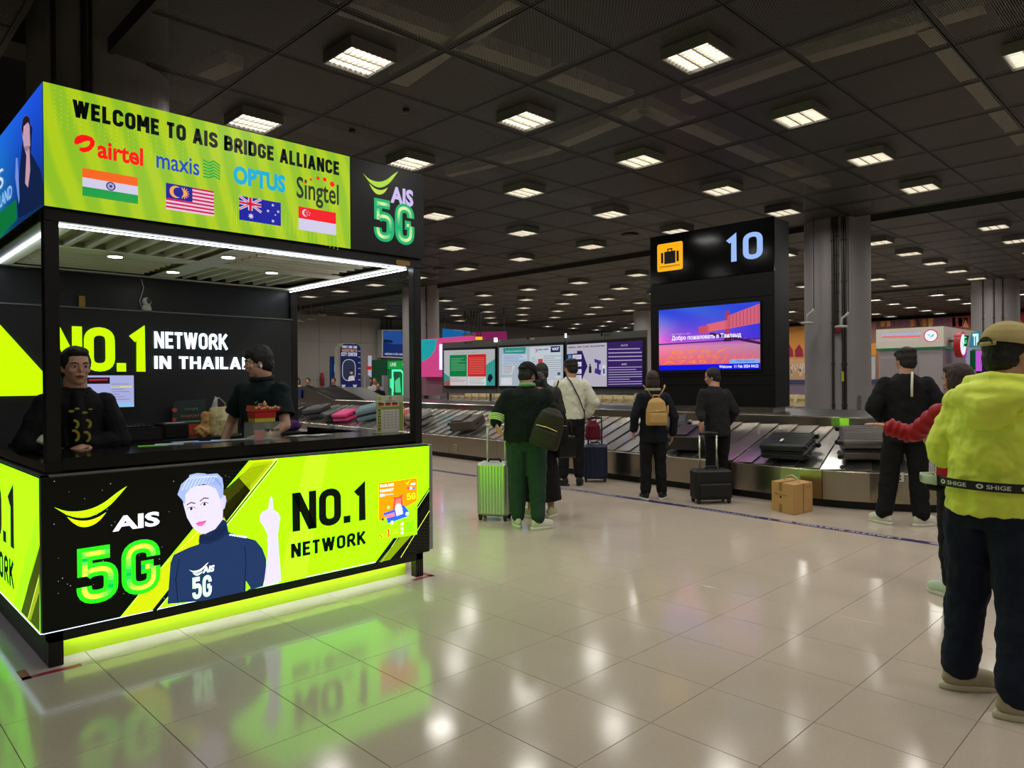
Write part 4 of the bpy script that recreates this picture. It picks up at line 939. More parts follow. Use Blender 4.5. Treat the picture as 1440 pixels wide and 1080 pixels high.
it(P_, 'Information about Baggage', 180,166,330,154,(60,60,70),.5); lines(P_, 154,246,200,275,9,(150,210,170)); lines(P_, 268,366,196,295,10,(240,160,150)); lines(P_, 150,248,328,345,3,(190,120,130),.6); lines(P_, 266,366,328,360,4,(80,80,90),.6); it(P_, 'AOT', 240,108,292,92,(20,20,24),.3); P_.disc(*iu(*i2(245,101)), .02, em((20,20,24), .3), 10)
ip(P_, [(392,300),(410,296),(420,320),(400,352),(385,330)], (30,40,50), .5)
P_.obj('poster', t)
t, P_ = board(699, 794, ((478,472),(486,481),(545,545),(553,553)), 0, 'middle notice board with pale blue tax refund and 3 easy steps posters')
ip(P_, [(458,130),(864,112),(864,372),(458,372)], (186,200,212), .7); P_.up(); ip(P_, [(484,132),(628,126),(622,168),(488,168)], (50,150,140)); ip(P_, [(478,172),(636,172),(636,236),(478,236)], (196,214,236)); ip(P_, [(652,128),(850,120),(850,370),(652,370)], (206,216,226),.8); ip(P_, [(478,244),(560,244),(540,300),(478,300)], (210,212,220)); P_.up()
ip(P_, [(785,122),(845,120),(845,158),(785,160)], (30,40,96)); it(P_, '3', 684,160,702,136,(190,40,90)); it(P_, 'easy steps', 706,150,770,134,(40,70,150),bold=.03); P_.up(); it(P_, 'VAT', 792,148,838,128,(240,240,250),bold=.05); it(P_, 'Information', 500,160,612,142,(200,230,220)); lines(P_, 484,630,182,230,6,(70,90,150),.6); lines(P_, 484,540,250,290,5,(110,80,90),.6); lines(P_, 740,852,184,330,12,(110,120,130),.6); ip(P_, [(705,202),(735,200),(735,222),(705,224)], (214,60,60)); lines(P_, 664,700,196,230,4,(60,150,110)); ip(P_, [(828,285),(846,285),(846,305),(828,305)], (90,90,110)); 
P_.disc(*iu(*i2(640,72)), .025, em((30,32,36), .3), 10); it(P_, 'AOT', 655,82,684,66,(214,206,160),.5)
ip(P_, [(470,320),(540,318),(540,366),(470,366)], (224,226,232)); P_.obj('poster', t)
t, P_ = board(795, 908, ((472,464),(481,474),(545,546),(553,553)), 0, 'right notice board reading ANIMAL AND PLANT QUARANTINE beside a purple notice')
ip(P_, [(888,112),(1140,98),(1140,376),(888,376)], (206,200,216), .7); ip(P_, [(1141,98),(1366,84),(1366,376),(1141,376)], (62,36,110), .7); P_.up(); it(P_, 'ANIMAL AND PLANT QUARANTINE', 896,134,1126,112,(50,40,60),.5,'din',wt=1.1)
ip(P_, [(888,172),(952,166),(952,150),(984,150),(1018,248),(984,330),(952,330),(888,330)], (44,32,96)); P_.up()
for y in (176, 222, 268, 306): ip(P_, [(924,y),(980,y-2),(980,y+26),(924,y+28)], (226,226,240)); ip(P_, [(896,y+2),(918,y),(918,y+22),(896,y+24)], (70,150,220) if y < 200 else (90,70,150)); P_.up(); lines(P_, 932,972,y+9,y+18,2,(60,60,90),.5); P_.L -= 1
ip(P_, [(1062,200),(1104,214),(1100,236),(1062,222)], (70,50,140)); ip(P_, [(1066,260),(1104,272),(1100,304),(1062,290)], (70,50,140)); ip(P_, [(1078,222),(1092,226),(1090,270),(1078,266)], (70,50,140)); P_.disc(*iu(*i2(1034,238)), .02, em((40,36,60), .5), 10); ip(P_, [(1028,246),(1042,246),(1044,290),(1026,290)], (40,36,60), .5); ip(P_, [(1112,240),(1132,240),(1132,304),(1112,304)], (226,226,236)); P_.up(); ip(P_, [(1116,262),(1128,262),(1128,296),(1116,296)], (60,90,170))
it(P_, 'ประกาศ', 1230,122,1272,106,(220,210,236)); it(P_, 'NOTICE', 1234,240,1266,230,(220,210,236),fn='din'); lines(P_, 1150,1362,140,212,4,(190,180,214),.7,.02); lines(P_, 1150,1362,256,362,8,(190,180,214),.7,.014)
P_.disc(*iu(*i2(1108,47)), .03, em((24,26,34), .3), 12); it(P_, 'AOT', 1124,54,1166,40,(24,26,34),.3,bold=.02); P_.obj('poster', t)
g = G().cyl(PX(697,475,11.42), PX(697,481,11.42), .04, em((235,238,255), 2.2), 10); tag(g.obj('lamp_tube'), 'short white curved light tube between the left two notice boards', 'lamp')
g = G().cyl(PX(795.5,469,11.42), PX(795.5,475,11.42), .02, em((235,238,255), 2.0), 10); tag(g.obj('lamp_tube'), 'short white light tube between the middle and right notice boards', 'lamp')

# ================================================================ FAR LEFT: wall items beyond the carousel
def wallthing(name, lab, cat, Y, pts, m, d=.08, parent=None):
    g = G().prism([PY(x, y, Y) for x, y in pts], (0,d,0), m); o = g.obj(name, parent)
    return tag(o, lab, cat) if not parent else o
def WP(Y): return Print((0,Y,0), (1,0,0), (0,0,1), (0,-1,0))
def wu(px, py, Y): p = PY(px, py, Y); return (p.x, p.z)
t = thing('billboard', 'blue seaside billboard on the far wall left of the kiosk post', 'billboard'); Y = 26.6
wallthing('frame', 0, 0, Y, [(537,463.5),(593,464),(593,505),(537,502.5)], mat('frame_white',(190,190,190),.4), .36, t)
P_ = WP(Y); P_.poly([wu(x,y,Y) for x,y in ((538.5,465),(592,465.5),(592,503.5),(538.5,501))], em((26,76,150), .8)); P_.up(); P_.poly([wu(x,y,Y) for x,y in ((538.5,480),(552,484),(592,484),(592,503.5),(538.5,501))], em((14,40,100), .8)); P_.up()
P_.poly([wu(x,y,Y) for x,y in ((540,477),(552,479),(552,482),(540,481))], em((10,24,50), .5)); P_.poly([wu(x,y,Y) for x,y in ((565,465),(567,465),(571,500),(569,500))], em((10,24,50), .5)); a = wu(541,499,Y); b = wu(567,496,Y); P_.font('welcome to the coast', a[0], a[1], b[0], b[1], em((220,226,240), .8)); P_.obj('picture', t)
Y = 23.5
t = thing('advertising_totem', 'tall dark blue rounded advertising totem reading CITY CENTER near the far wall', 'advertising totem')
P_ = WP(Y); zt_ = PY(500,483,Y).z; xl, xr = PY(478,520,Y).x, PY(508,520,Y).x
g = G().rbox((xl,0,0), (xr,zt_,.5), .25, mat('totem_cream',(176,170,156),.5), Matrix.Translation((0,Y,0)) @ Matrix(((1,0,0,0),(0,0,1,0),(0,1,0,0),(0,0,0,1)))); g.obj('totem_body', t)
P_.g.add([Vector((x, Y-.003, z)) for x, z in rnd([(xl+.02,.3),(xr-.02,.3),(xr-.02,zt_-.02),(xl+.02,zt_-.02)], .25, True)], [tuple(range(24))], em((22,30,84), .7)); P_.up()
def wt(txt, x0, y0, x1, y1, c, fn='din', **k): a = wu(x0,y0,Y); b = wu(x1,y1,Y); getattr(P_, fn)(txt, a[0], a[1], b[0], b[1], em(c, .8), **k)
P_.L += 6
wt('FIRST LINE LINK', 481,489.5,502,486.5,(230,226,214)); wt('FASTEST WAY TO', 481,494.5,502,491.5,(240,170,130)); wt('CITY CENTER', 480,500.5,502,496,(230,226,240))
P_.poly(rnd([wu(481,536,Y), wu(500,536,Y), wu(500,505,Y), wu(481,505,Y)], .3, True), em((190,190,200), .7)); P_.up(); P_.poly(rnd([wu(482,535,Y), wu(499,535,Y), wu(499,506,Y), wu(482,506,Y)], .28, True), em((44,50,76), .7)); P_.up()
P_.poly([wu(x,y,Y) for x,y in ((489,535),(491,529),(497,528),(499,535))], em((214,206,206), .7)); P_.disc(*wu(494,524,Y), .06, em((206,160,140), .7), 12); P_.disc(*wu(494,521.5,Y), .06, em((30,24,24), .5), 12)
for k in range(6): P_.stroke([wu(503.5,494+k*8,Y), wu(507,494+k*8,Y)], .03, em((150,160,190), .7))
for x in (483, 499):
    for dx in (-2.5, -1, 1, 2.5): P_.stroke([wu(x,546,Y), wu(x+dx,541,Y)], .03, em((200,204,214), .7))
P_.obj('printed_face', t)
ds_ = wallthing('display_screen', 'dark blue display screen left of the city center totem', 'screen', 24.2, [(465,501),(480,501),(480,601),(465,601)], em((14,40,80), .7))
wallthing('tablet_screen', 0, 0, 24.15, [(471,512),(477.5,512),(477.5,523),(471,523)], em((150,200,240), .9), .04, ds_)
wallthing('wall_sign', 'small red and white sign right of the city center totem', 'sign', 24.3, [(517.5,515),(523,515),(523,520),(517.5,520)], em((200,30,40), .8), .12)
wallthing('post_panel', 'narrow white lit strip right of the city center totem', 'sign', 24.4, [(518.5,500),(522.5,500),(522.5,590),(518.5,590)], em((190,190,210), .7), .05)
for k, x in enumerate((453.5, 534)):
    t = thing('fire_point', ['red fire extinguisher point on the far wall left of the totem','red fire extinguisher point on the far wall right of the totem'][k], 'fire extinguisher')
    wallthing('sign_plate', 0, 0, 26.93, [(x-2.2,524),(x+2.2,524),(x+2.2,528),(x-2.2,528)], pr((190,40,40)), .03, t)
    p = PY(x, 534, 26.88); G().tube([(p.x,p.y,p.z-.25),(p.x,p.y,p.z+.15),(p.x,p.y,p.z+.22)], [.08,.08,.03], pr((140,20,24)), 10).obj('cylinder', t)
Y = 24.0
t = thing('exchange_booth', 'bright green neon booth beyond the carousel, left of the kiosk post', 'booth')
NG = em((60,255,150), 2.2); xg0, xg1 = PY(547,540,Y).x, PY(577,540,Y).x
G().box((xg0,Y+.1,0), (xg1,Y+1.5,2.4)).obj('booth_body', t, mat('booth_green',(20,90,60),.5))
wallthing('fascia', 0, 0, Y, [(547,508),(577,507),(577,519),(547,519)], em((16,150,60), .9), .2, t)
P_ = WP(Y); a = wu(549,515,Y); b = wu(557,510,Y); P_.font('LINE', a[0], a[1], b[0], b[1], em((230,250,236), 1)); a = wu(566,515,Y); b = wu(576,510,Y); P_.font('ตู้', a[0], a[1], b[0], b[1], em((230,250,236), 1))
P_.stroke([wu(552,557,Y), wu(552,521,Y), wu(564,521,Y), wu(567,525,Y), wu(567,557,Y)], .07, NG); P_.poly([wu(x,y,Y) for x,y in ((548,533),(554,531),(554,552),(548,544))], em((90,230,160), .9)); P_.poly([wu(x,y,Y) for x,y in ((555,536),(562,530),(564,552),(556,552))], em((80,220,150), .8)); P_.obj('neon_outline', t)
wallthing('lit_poster', 0, 0, Y-.02, [(568.5,524),(576.5,524),(576.5,558),(568.5,558)], em((90,110,220), .9), .05, t)
P_ = WP(Y-.02); P_.poly([wu(x,y,Y-.02) for x,y in ((568.5,535),(576.5,535),(576.5,548),(568.5,548))], em((250,150,70), .9)); P_.up(); P_.poly([wu(x,y,Y-.02) for x,y in ((569,552),(572,546),(576,555),(572,557))], em((240,244,255), .9)); P_.obj('picture', t)
# pendant lamps hanging in front of the far wall
for k, (x, y) in enumerate(((412,444),(423,451),(438,448.5),(453,442))):
    p = PD(x, y, 26); t = thing('pendant_lamp', 'small disc pendant lamp on a rod, %s of four from the kiosk wall' % ordn[k], 'lamp', (p.x,p.y,p.z), 0, 'disc pendant lamps left of the kiosk')
    G().loft([(0,0,-.03,.16,.16),(0,0,.0,.14,.14),(0,0,.06,.03,.03)], mat('pendant_white',(150,148,142),.5), 16).obj('lamp_shade', t); G().cyl((0,0,.05), (0,0,HC-p.z), .015, mat('rod_grey',(110,108,104),.5), 6).obj('rod', t)
# ================================================================ pink promotion wall, signs behind the boards
t = thing('promotion_wall', 'pink promotion wall with teal corner and white light tube beside the kiosk post', 'promotion wall')
X_ = 12.55
def xp(X, pts, m, d=.1, nm='panel', par=None): return G().prism([PX(x, y, X) for x, y in pts], (d,0,0), m).obj(nm, par)
xp(X_, [(588,478),(660,472),(660,478),(623,482),(622,530),(588,530)], em((236,80,150), .65), .2, 'pink_panel', t)
xp(X_-.02, [(588,478),(614,477),(611,492),(604,502),(594,508),(588,508)], em((30,180,186), .7), .018, 'teal_panel', t)
p0, p1 = PX(620,484,X_-.1), PX(620,520,X_-.1); G().cyl(p0, p1, .045, em((190,180,255), 2.0), 10).obj('light_tube', t)
P_ = Print((X_-.025,20,0), (0,-1,0), (0,0,1), (-1,0,0)); a = PX(598,484,X_-.025); b = PX(610,480,X_-.025); P_.font('POST', 20-a.y, a.z, 20-b.y, b.z, em((60,100,190), .8)); P_.obj('lettering', t)
for y in (20-.4, 18.6): G().box((X_+.02,y-.3,0), (X_+.18,y-.2,1.7)).obj('leg', t, mat('booth_leg',(150,146,150),.5))
G().prism([PX(594,530,12.8), PX(650,530,12.8), PX(650,556,12.8), PX(594,556,12.8)], (.1,0,0), mat('pink_grey',(150,110,124),.4)).obj('lower_panel', t)
def rods(o):
    v = [x.co for x in o.data.vertices]; y0, y1 = min(a.y for a in v), max(a.y for a in v); z = max(a.z for a in v); x = v[0].x+.04
    for y in (y0+.1, y1-.1): G().cyl((x,y,z-.02), (x,y,HC+.02), .02, M_FR, 6).obj('hanger_rod', o)
o = xp(20, [(622,462),(659,466),(659,476),(622,480)], em((20,110,180), .7), .1, 'overhead_sign'); rods(o); tag(o, 'blue overhead sign strip right of the round column', 'sign')
o = xp(19, [(664,467),(710,466),(710,478),(664,478)], em((150,30,100), .6), .1, 'overhead_sign'); rods(o); tag(o, 'magenta overhead sign behind the left notice board', 'sign')
o = xp(18.9, [(668.5,473.5),(677,473.5),(677,478),(668.5,478)], em((250,190,20), 1), .05, 'overhead_sign'); rods(o); tag(o, 'small yellow lit sign above the left notice board', 'sign')
o = xp(18.8, [(651,469),(664,468),(664,480),(651,480)], mat('box_grey',(90,88,88),.6), .3, 'equipment_box'); rods(o); tag(o, 'grey box mounted above the left notice board', 'box')
o = xp(13.0, [(597,532),(602,532),(602,545),(597,545)], pr((190,196,200)), .08, 'notice_plate'); tag(o, 'orange-topped white notice on a post beside the kiosk post', 'notice')
G().prism([PX(597,526,12.98), PX(602,526,12.98), PX(602,532,12.98), PX(597,532,12.98)], (.09,0,0), pr((220,100,30))).obj('notice_top', o)
p = PX(599.5,548,13.05); G().box((p.x-.04,p.y-.05,.0), (p.x+.04,p.y+.05,p.z+.1)).obj('post', o, M_FR)
# ================================================================ luggage trolleys nested in a row behind the carousel
M_CR = mat('trolley_cream', (206,192,150), .45); M_TR = mat('trolley_steel', (170,168,160), .3, .9)
def trolley(x, y, lab, grp, rz=0, first=[None]):
    if first[0] is None:
        t = thing('luggage_trolley', lab, 'luggage trolley', (x,y,0), rz, grp); first[0] = t
        g = G()
        for s_ in (-.26, .26): g.tube([(s_,-.42,.12),(s_,-.34,.2),(s_,.36,.9),(s_,.42,1.0)], .018, M_TR, 6)
        g.tube([(-.26,-.42,.12),(.26,-.42,.12)], .016, M_TR, 6); g.obj('frame', t)
        G().box((-.3,.38,.98), (.3,.44,1.08), M_CR).obj('handle_bar', t); G().box((-.27,.2,.78), (.27,.36,.98), M_CR).obj('basket', t); G().box((-.27,-.8,.13), (.27,.3,.16), M_TR).obj('platform', t)
        for wx, wy in ((-.24,-.7),(.24,-.7),(0,.25)): G().cyl((wx-.02,wy,.07), (wx+.02,wy,.07), .07, M_KICK, 12).obj('wheel', t)
        return t
    t = copytree(first[0]); t.location = (x,y,0); t.rotation_euler = (0,0,rz); t['label'] = lab; t['group'] = grp; return t
for k in range(9): trolley(16.0, 19.3-k*.36, 'cream-handled luggage trolley nested in the row below the left notice board, %s from left' % ordn[k], 'trolleys below the left notice board', pi)
for k in range(14): trolley(15.9, 15.2-k*.36, 'cream-handled luggage trolley nested in the long row below the right boards, %s from left' % ordn[k], 'trolleys below the right notice boards', pi)
for k in range(5): trolley(18.6, 9.6-k*.5, 'cream-handled luggage trolley beyond the deck, left of the big column, %s from left' % ordn[k], 'trolleys left of the big column', pi*.8)
for k in range(3): trolley(18.6, 6.9-k*.4, 'cream-handled luggage trolley between column and bank booth, %s from left' % ordn[k], 'trolleys right of the big column', pi*.8)
# ================================================================ bank booth at the right
BX = 20.0
t = thing('bank_booth', 'white and grey bank exchange booth with blue lettering and round leaf logo', 'booth')
by1, by0 = PX(1232,463,BX).y, PX(1327,459,BX).y
M_BW = mat('booth_white', (214,206,196), .5); M_BGr = mat('booth_grey', (150,142,146), .5)
G().box((BX,by0,2.265), (BX+3.6,by1,2.765), M_BW).obj('fascia', t)
G().box((BX+.06,by0+.04,0), (BX+3.5,by1-.04,2.22), M_BGr).obj('booth_body', t)
G().box((BX+.0,by0-.005,2.222), (BX+3.6,by1+.005,2.262), em((20,150,90), .35)).obj('green_strip', t)
p0 = PX(1238,500,BX+.05); G().box((BX+.05,p0.y-.9,0), (BX+.06,p0.y,2.0), mat('door_grey',(140,132,136),.5)).obj('service_door', t)
P_ = Print((BX,20,0), (0,-1,0), (0,0,1), (-1,0,0)); k7 = lambda x, y: (1220+x/6.545, 440+y/6.545)
def bu2(x, y): p = PX(*k7(x, y), BX); return (20-p.y, p.z)
def bt2(txt, x0, y0, x1, y1, c, s, **k): a = bu2(x0,y0); b = bu2(x1,y1); P_.font(txt, a[0], a[1], b[0], b[1], em(c, s), **k)
bt2('ธนาคารกสิกรไทย', 130,214,485,168,(150,160,230),1.2,bold=.02); bt2('开泰银行 KASIKORNBANK', 130,262,485,232,(190,190,196),.9,bold=.02); P_.stroke([bu2(132,224), bu2(488,214)], .03, em((236,90,90), 1))
def leaf(u, v, R_):
    P_.disc(u, v, R_, em((214,30,50), 1.1), 24); P_.up(); P_.disc(u, v, R_*.86, em((214,226,250), 1.2), 24); P_.up()
    P_.poly([(u-.02*R_,v-.45*R_),(u-.12*R_,v-.1*R_),(u-.5*R_,v+.3*R_),(u-.3*R_,v+.25*R_),(u-.05*R_,v-.05*R_)], em((20,140,70), 1)); P_.poly([(u+.05*R_,v-.3*R_),(u+.1*R_,v),(u+.5*R_,v+.4*R_),(u+.35*R_,v-.05*R_)], em((60,190,70), 1))
leaf(*bu2(582,210), (bu2(648,210)[0]-bu2(516,210)[0])/2); P_.obj('lettering', t)

# round projecting sign and lit signs on the right side
t2 = thing('projecting_sign', 'round red-edged lit bank sign projecting from the booth side', 'sign'); cc = PX(1342,485,20.5); R3 = .32
G().cyl((cc.x,by0-.16,cc.z), (cc.x,by0-.30,cc.z), R3, mat('sign_red',(170,24,36),.4), 32).obj('sign_drum', t2)
P_ = Print((0,by0-.301,0), (1,0,0), (0,0,1), (0,-1,0)); leaf(cc.x, cc.z, .30); P_.obj('sign_face', t2)
G().cyl((cc.x,by0-.17,cc.z+.1), (cc.x,by0+.02,cc.z+.1), .03, M_FR, 6).obj('bracket', t2)
def sidepanel(name, lab, cat, X, pts, m, d=.06, own=False):
    o = xp(X, pts, m, d, name, None if own else t)
    if own:
        tag(o, lab, cat); v = [x.co for x in o.data.vertices]; y = sum(a.y for a in v)/len(v); z = min(a.z for a in v)
        G().box((X+.01,y-.05,0), (X+.05,y+.05,z+.05)).obj('post', o, M_FR)
    return o
s1 = sidepanel('led_sign', 'green lit exchange sign right of the round bank sign', 'sign', 20.6, [(1346,470),(1362,472),(1359,487),(1346,487)], em((12,60,40), .6))
P_ = Print((20.6,20,0), (0,-1,0), (0,0,1), (-1,0,0)); f8 = lambda x, y: (20-PX(x, y, 20.6).y, PX(x, y, 20.6).z)
a = f8(1347,484); b = f8(1359,473); P_.font('TCG', a[0], a[1], b[0], b[1], em((40,230,120), 1.2), bold=.03); P_.obj('lettering', s1)
s1 = sidepanel('led_sign', 'pale cyan lit sign with slanted green edge by the far column', 'sign', 21.2, [(1366,468),(1378,465),(1380,488),(1362,489)], em((60,130,160), .8))
P_ = Print((21.2,20,0), (0,-1,0), (0,0,1), (-1,0,0)); f8 = lambda x, y: (20-PX(x, y, 21.2).y, PX(x, y, 21.2).z)
a = f8(1368,486); b = f8(1378,469); P_.font('TIL', a[0], a[1], b[0], b[1], em((200,250,255), 1.3), bold=.04); P_.obj('lettering', s1)
s1 = sidepanel('led_sign', 'small violet lit sign under the exchange sign', 'sign', 20.8, [(1344,488),(1359,488),(1359,503),(1344,503)], em((120,110,190), .7)); 
P_ = Print((20.8,20,0), (0,-1,0), (0,0,1), (-1,0,0)); f8 = lambda x, y: (20-PX(x, y, 20.8).y, PX(x, y, 20.8).z); a = f8(1345,500); b = f8(1353,495); P_.din('24', a[0], a[1], b[0], b[1], em((240,240,255), 1.2)); P_.obj('lettering', s1)
sidepanel('lit_panel', 'tall violet and pink lit panel right of the bank booth', 'screen', 21.5, [(1372,493),(1380,493),(1380,522),(1372,522)], em((190,90,210), .9), own=True)
sidepanel('display_board', 'dark exchange rate board right of the violet panel', 'screen', 21.6, [(1380,494),(1393,494),(1393,525),(1380,525)], em((24,22,54), .6), own=True)
sidepanel('green_panel', 'narrow dark green panel left of the violet lit panel', 'panel', 21.55, [(1364,493),(1372,493),(1372,520),(1364,520)], em((10,80,40), .6))
sidepanel('counter_wall', 'pale lilac lit counter interior right of the bank booth', 'counter', 22.2, [(1330,488),(1366,488),(1366,560),(1330,560)], em((170,160,190), .6))
sidepanel('notice_poster', 'white notice poster on the left flank of the bank booth', 'poster', 20.4, [(1220,502),(1231,501),(1231,533),(1220,534)], pr((200,200,205)))
# ================================================================ painted mural wall at the far right
MX = 36.0
mw = thing('mural', 'orange and purple temple mural along the far right wall', 'mural')
G().box((MX,2.0,1.4), (MX+.1,22,4.15), mat('mural_base',(150,106,84),.7,0,.15,.8,kind='world')).obj('mural_board', mw)
P_ = Print((MX,22,0), (0,-1,0), (0,0,1), (-1,0,0)); P_.gap = .004; rm = random.Random(11)
def mu(px, py): p = PX(px, py, MX); return (22-p.y, min(p.z, 4.14))
def mp_(pts, c): P_.poly([mu(x, y) for x, y in pts], pr(c, .7))
mp_([(1109,455),(1133,455),(1133,505),(1109,505)], (206,140,60)); mp_([(1109,505),(1133,505),(1133,534),(1109,534)], (200,160,120)); mp_([(1219,455),(1232,455),(1232,500),(1219,500)], (150,110,100)); mp_([(1232,444),(1372,440),(1372,462),(1232,466)], (120,80,80)); mp_([(1428,440),(1445,440),(1445,478),(1428,478)], (150,30,50)); P_.up()
for x in (1110, 1124): mp_([(x-6,502),(x-6,492),(x,484),(x+5,492),(x+6,502)], (150,30,60))
mp_([(1220,484),(1232,482),(1232,500),(1220,500)], (220,150,50))
for k in range(16): x = 1238+k*8.4; c = rm.choice([(190,120,60),(60,30,30),(140,60,80),(214,150,80),(110,70,100)]); mp_([(x,448-k*.1),(x+rm.uniform(3,8),447),(x+6,458),(x+1,460)], c)
mp_([(1335,448),(1346,440),(1372,438),(1372,462),(1340,462)], (150,60,70)); P_.up(); mp_([(1354,460),(1358,449),(1363,461)], (206,140,90))
for k in range(14): x = 1108+k*1.8; P_.stroke([mu(x, 510+rm.uniform(0,8)), mu(x+rm.uniform(-3,3), 520+rm.uniform(0,10))], .05, pr((226,206,190), .7))
for k in range(6): P_.stroke([mu(1431+k*1.5, 448+rm.uniform(0,20)), mu(1433+k*1.5, 450+rm.uniform(0,20))], .06, pr((220,190,60), .7))
P_.obj('painting', mw)
o = G().box((34.8,3,0), (35.4,21,1.25), mat('counter_mauve',(110,96,120),.6)).obj('long_counter'); tag(o, 'long mauve counter under the mural', 'counter')
o = G().box((34.7,3,1.25), (35.45,21,1.42), mat('counter_navy',(50,56,96),.6)).obj('counter_band', o)
# hand showers / camera arms on the big column, two drop arms
for k, (px, py) in enumerate(((1135,452),(1183,457))):
    p = PX(px, py, 12.5); t = thing('dome_camera', ['white dome camera on a drop rod left of the big column face','white dome camera on a drop rod on the right of the big column face'][k], 'camera', (p.x,p.y,p.z))
    G().loft([(0,0,-.06,.13,.13),(0,0,-.03,.14,.14),(0,0,-.01,.10,.10)], mat('white_plastic',(196,194,188),.4), 16).obj('camera_dome', t)
    t.scale = (.75,.75,.75)
    G().tube([(0,0,-.01),(0,-.02,.16),(0,-.12,.22),(0,-.16,.28)], .028, mat('white_plastic',(196,194,188),.4), 8).obj('bracket_arm', t); G().cyl((0,-.16,.26), (0,-.16,(HC-p.z)/.75), .010, mat('rod_dark',(50,48,46),.5), 6).obj('rod', t)
# ================================================================ SUITCASES
M_WHL = mat('wheel_black', (20,20,20), .5); M_CHR = mat('chrome', (200,200,200), .15, 1)
def suitcase(name, label, w, d, h, m, group=None, ribs=7, soft=False, handle=0, cat='suitcase', hm=None, wheels=True, metal_grip=False):
    """stands upright at its origin: width x, depth y, height z"""
    t = thing(name, label, cat, (0,0,0), 0, group); z0 = .05 if wheels else 0
    r = min(w, d)*.22
    if soft:
        G().rbox((-w/2,-d/2,z0), (w/2,d/2,z0+h), r*.8, m, n=4).obj('shell', t)
        G().rbox((-w/2+.03,-d/2-.03,z0+.04), (w/2-.03,-d/2+.01,z0+h*.55), .02, m).obj('front_pocket', t); G().box((-w/2+.03,-d/2-.005,z0+h*.62), (w/2-.03,-d/2-.001,z0+h*.63), mat('zip_dark',(50,50,50),.4,.5)).obj('zip', t)
    else:
        G().rbox((-w/2,-d/2,z0), (w/2,-.005,z0+h), r, m).obj('front_shell', t); G().rbox((-w/2,.005,z0), (w/2,d/2,z0+h), r, m).obj('back_shell', t)
        G().rbox((-w/2+.006,-.006,z0+.006), (w/2-.006,.006,z0+h-.006), .03, mat('zip_dark',(50,50,50),.4,.5)).obj('zip_seam', t)
        for k in range(ribs):
            x = -w*.38+w*.76*k/max(1,ribs-1)
            for s_ in (-1, 1): G().rbox((x-w*.022, s_*d/2-.006, z0+.03), (x+w*.022, s_*d/2+.006, z0+h-.03), .006, m, n=2).obj('rib', t)
    if wheels:
        for sx in (-1, 1):
            for sy in (-1, 1):
                g = G().cyl((sx*(w/2-.04)-.014, sy*(d/2-.04), .028), (sx*(w/2-.04)+.014, sy*(d/2-.04), .028), .028, M_WHL, 14); g.box((sx*(w/2-.04)-.02, sy*(d/2-.04)-.02, .03), (sx*(w/2-.04)+.02, sy*(d/2-.04)+.02, z0+.01), M_WHL); g.obj('wheel', t)
    G().tube([(-.07,0,z0+h-.005),(-.06,0,z0+h+.03),(.06,0,z0+h+.03),(.07,0,z0+h-.005)], .012, M_WHL, 8).obj('carry_handle', t)
    if handle:
        hm = hm or M_CHR; g = G(); zz = z0+h+handle; hw_ = min(.11, w*.28)
        for s_ in (-1, 1): g.tube([(s_*hw_, d/2-.05, z0+h-.05), (s_*hw_, d/2-.05, zz-.02)], .011, hm, 8)
        o = g.obj('telescopic_handle', t); G().tube([(-hw_-.01,d/2-.05,zz-.015),(0,d/2-.05,zz),(hw_+.01,d/2-.05,zz-.015)], .018, hm if metal_grip else M_WHL, 8).obj('grip', o)
    return t
def slope_frame(s__, off):
    o = cpt(s__, off, 0); a = cpt(s__-.2, off, 0); b = cpt(s__+.2, off, 0); tg_ = (b-a).normalized()
    inn = (cpt(s__, off+.1, 0)-cpt(s__, off, 0)).normalized(); zz = .437+(off-.05)*(.858-.437)/1.19+.022; o.z = zz
    up_ = (inn+Vector((0,0,.354))).normalized(); n = up_.cross(tg_); n = n if n.z > 0 else -n
    return o, tg_, up_, n
def s_at(px, off=.2):
    best = 0; bd = 1e9
    for k in range(0, 900):
        s__ = k*.03
        p = cpt(s__, off, .5); v = p-CPOS
        if v.dot(_w) < 1: continue
        u_ = 720+FPX*v.dot(CR)/v.dot(_w)
        if abs(u_-px) < bd: bd = abs(u_-px); best = s__
    return best
def lay(t, px, off, along='t', turn=0., lift=.0):     # lay a suitcase flat on the plates, its height axis along the belt ('t') or up the slope ('u')
    o, tg_, up_, n = slope_frame(s_at(px, off), off)
    h_ax = tg_ if along == 't' else up_
    if turn: h_ax = Matrix.Rotation(turn, 3, n) @ h_ax
    y_ax = -n; x_ax = y_ax.cross(h_ax).normalized()      # depth axis points down into the belt
    Mx = Matrix((x_ax, y_ax, h_ax)).transposed().to_4x4(); d = t['_d']; h = t['_h']
    Mx.translation = o + n*(d/2+.006+lift) - h_ax*(h/2); t.matrix_world = Mx; del t['_d']; del t['_h']
def belt(name, label, w, d, h, rgb, px, off, along='t', turn=0., soft=False, ribs=5, metal=0., rough=.4, lift=0.):
    t = suitcase(name, label, w, d, h, mat('case_%d_%d_%d' % rgb, rgb, rough, metal, .08, 30, .05), 'suitcases riding the carousel', ribs, soft)
    t['_d'] = d+.02; t['_h'] = h; lay(t, px, off, along, turn, lift); return t
belt('suitcase', 'dark brown suitcase on the carousel left of the man with green jeans', .42, .2, .60, (62,54,46), 657, .36, 't', .25, True)
belt('suitcase', 'grey suitcase on the carousel half hidden by the kiosk post', .42, .24, .6, (116,114,110), 590, .42, 't', -.1)
belt('suitcase', 'black soft suitcase lying between the two people at the carousel', .42, .22, .55, (26,26,28), 972, .34, 't', .1, True)
belt('suitcase', 'charcoal suitcase leaning behind the hand of the backpack woman', .40, .24, .45, (58,60,62), 945, .62, 't', .5)
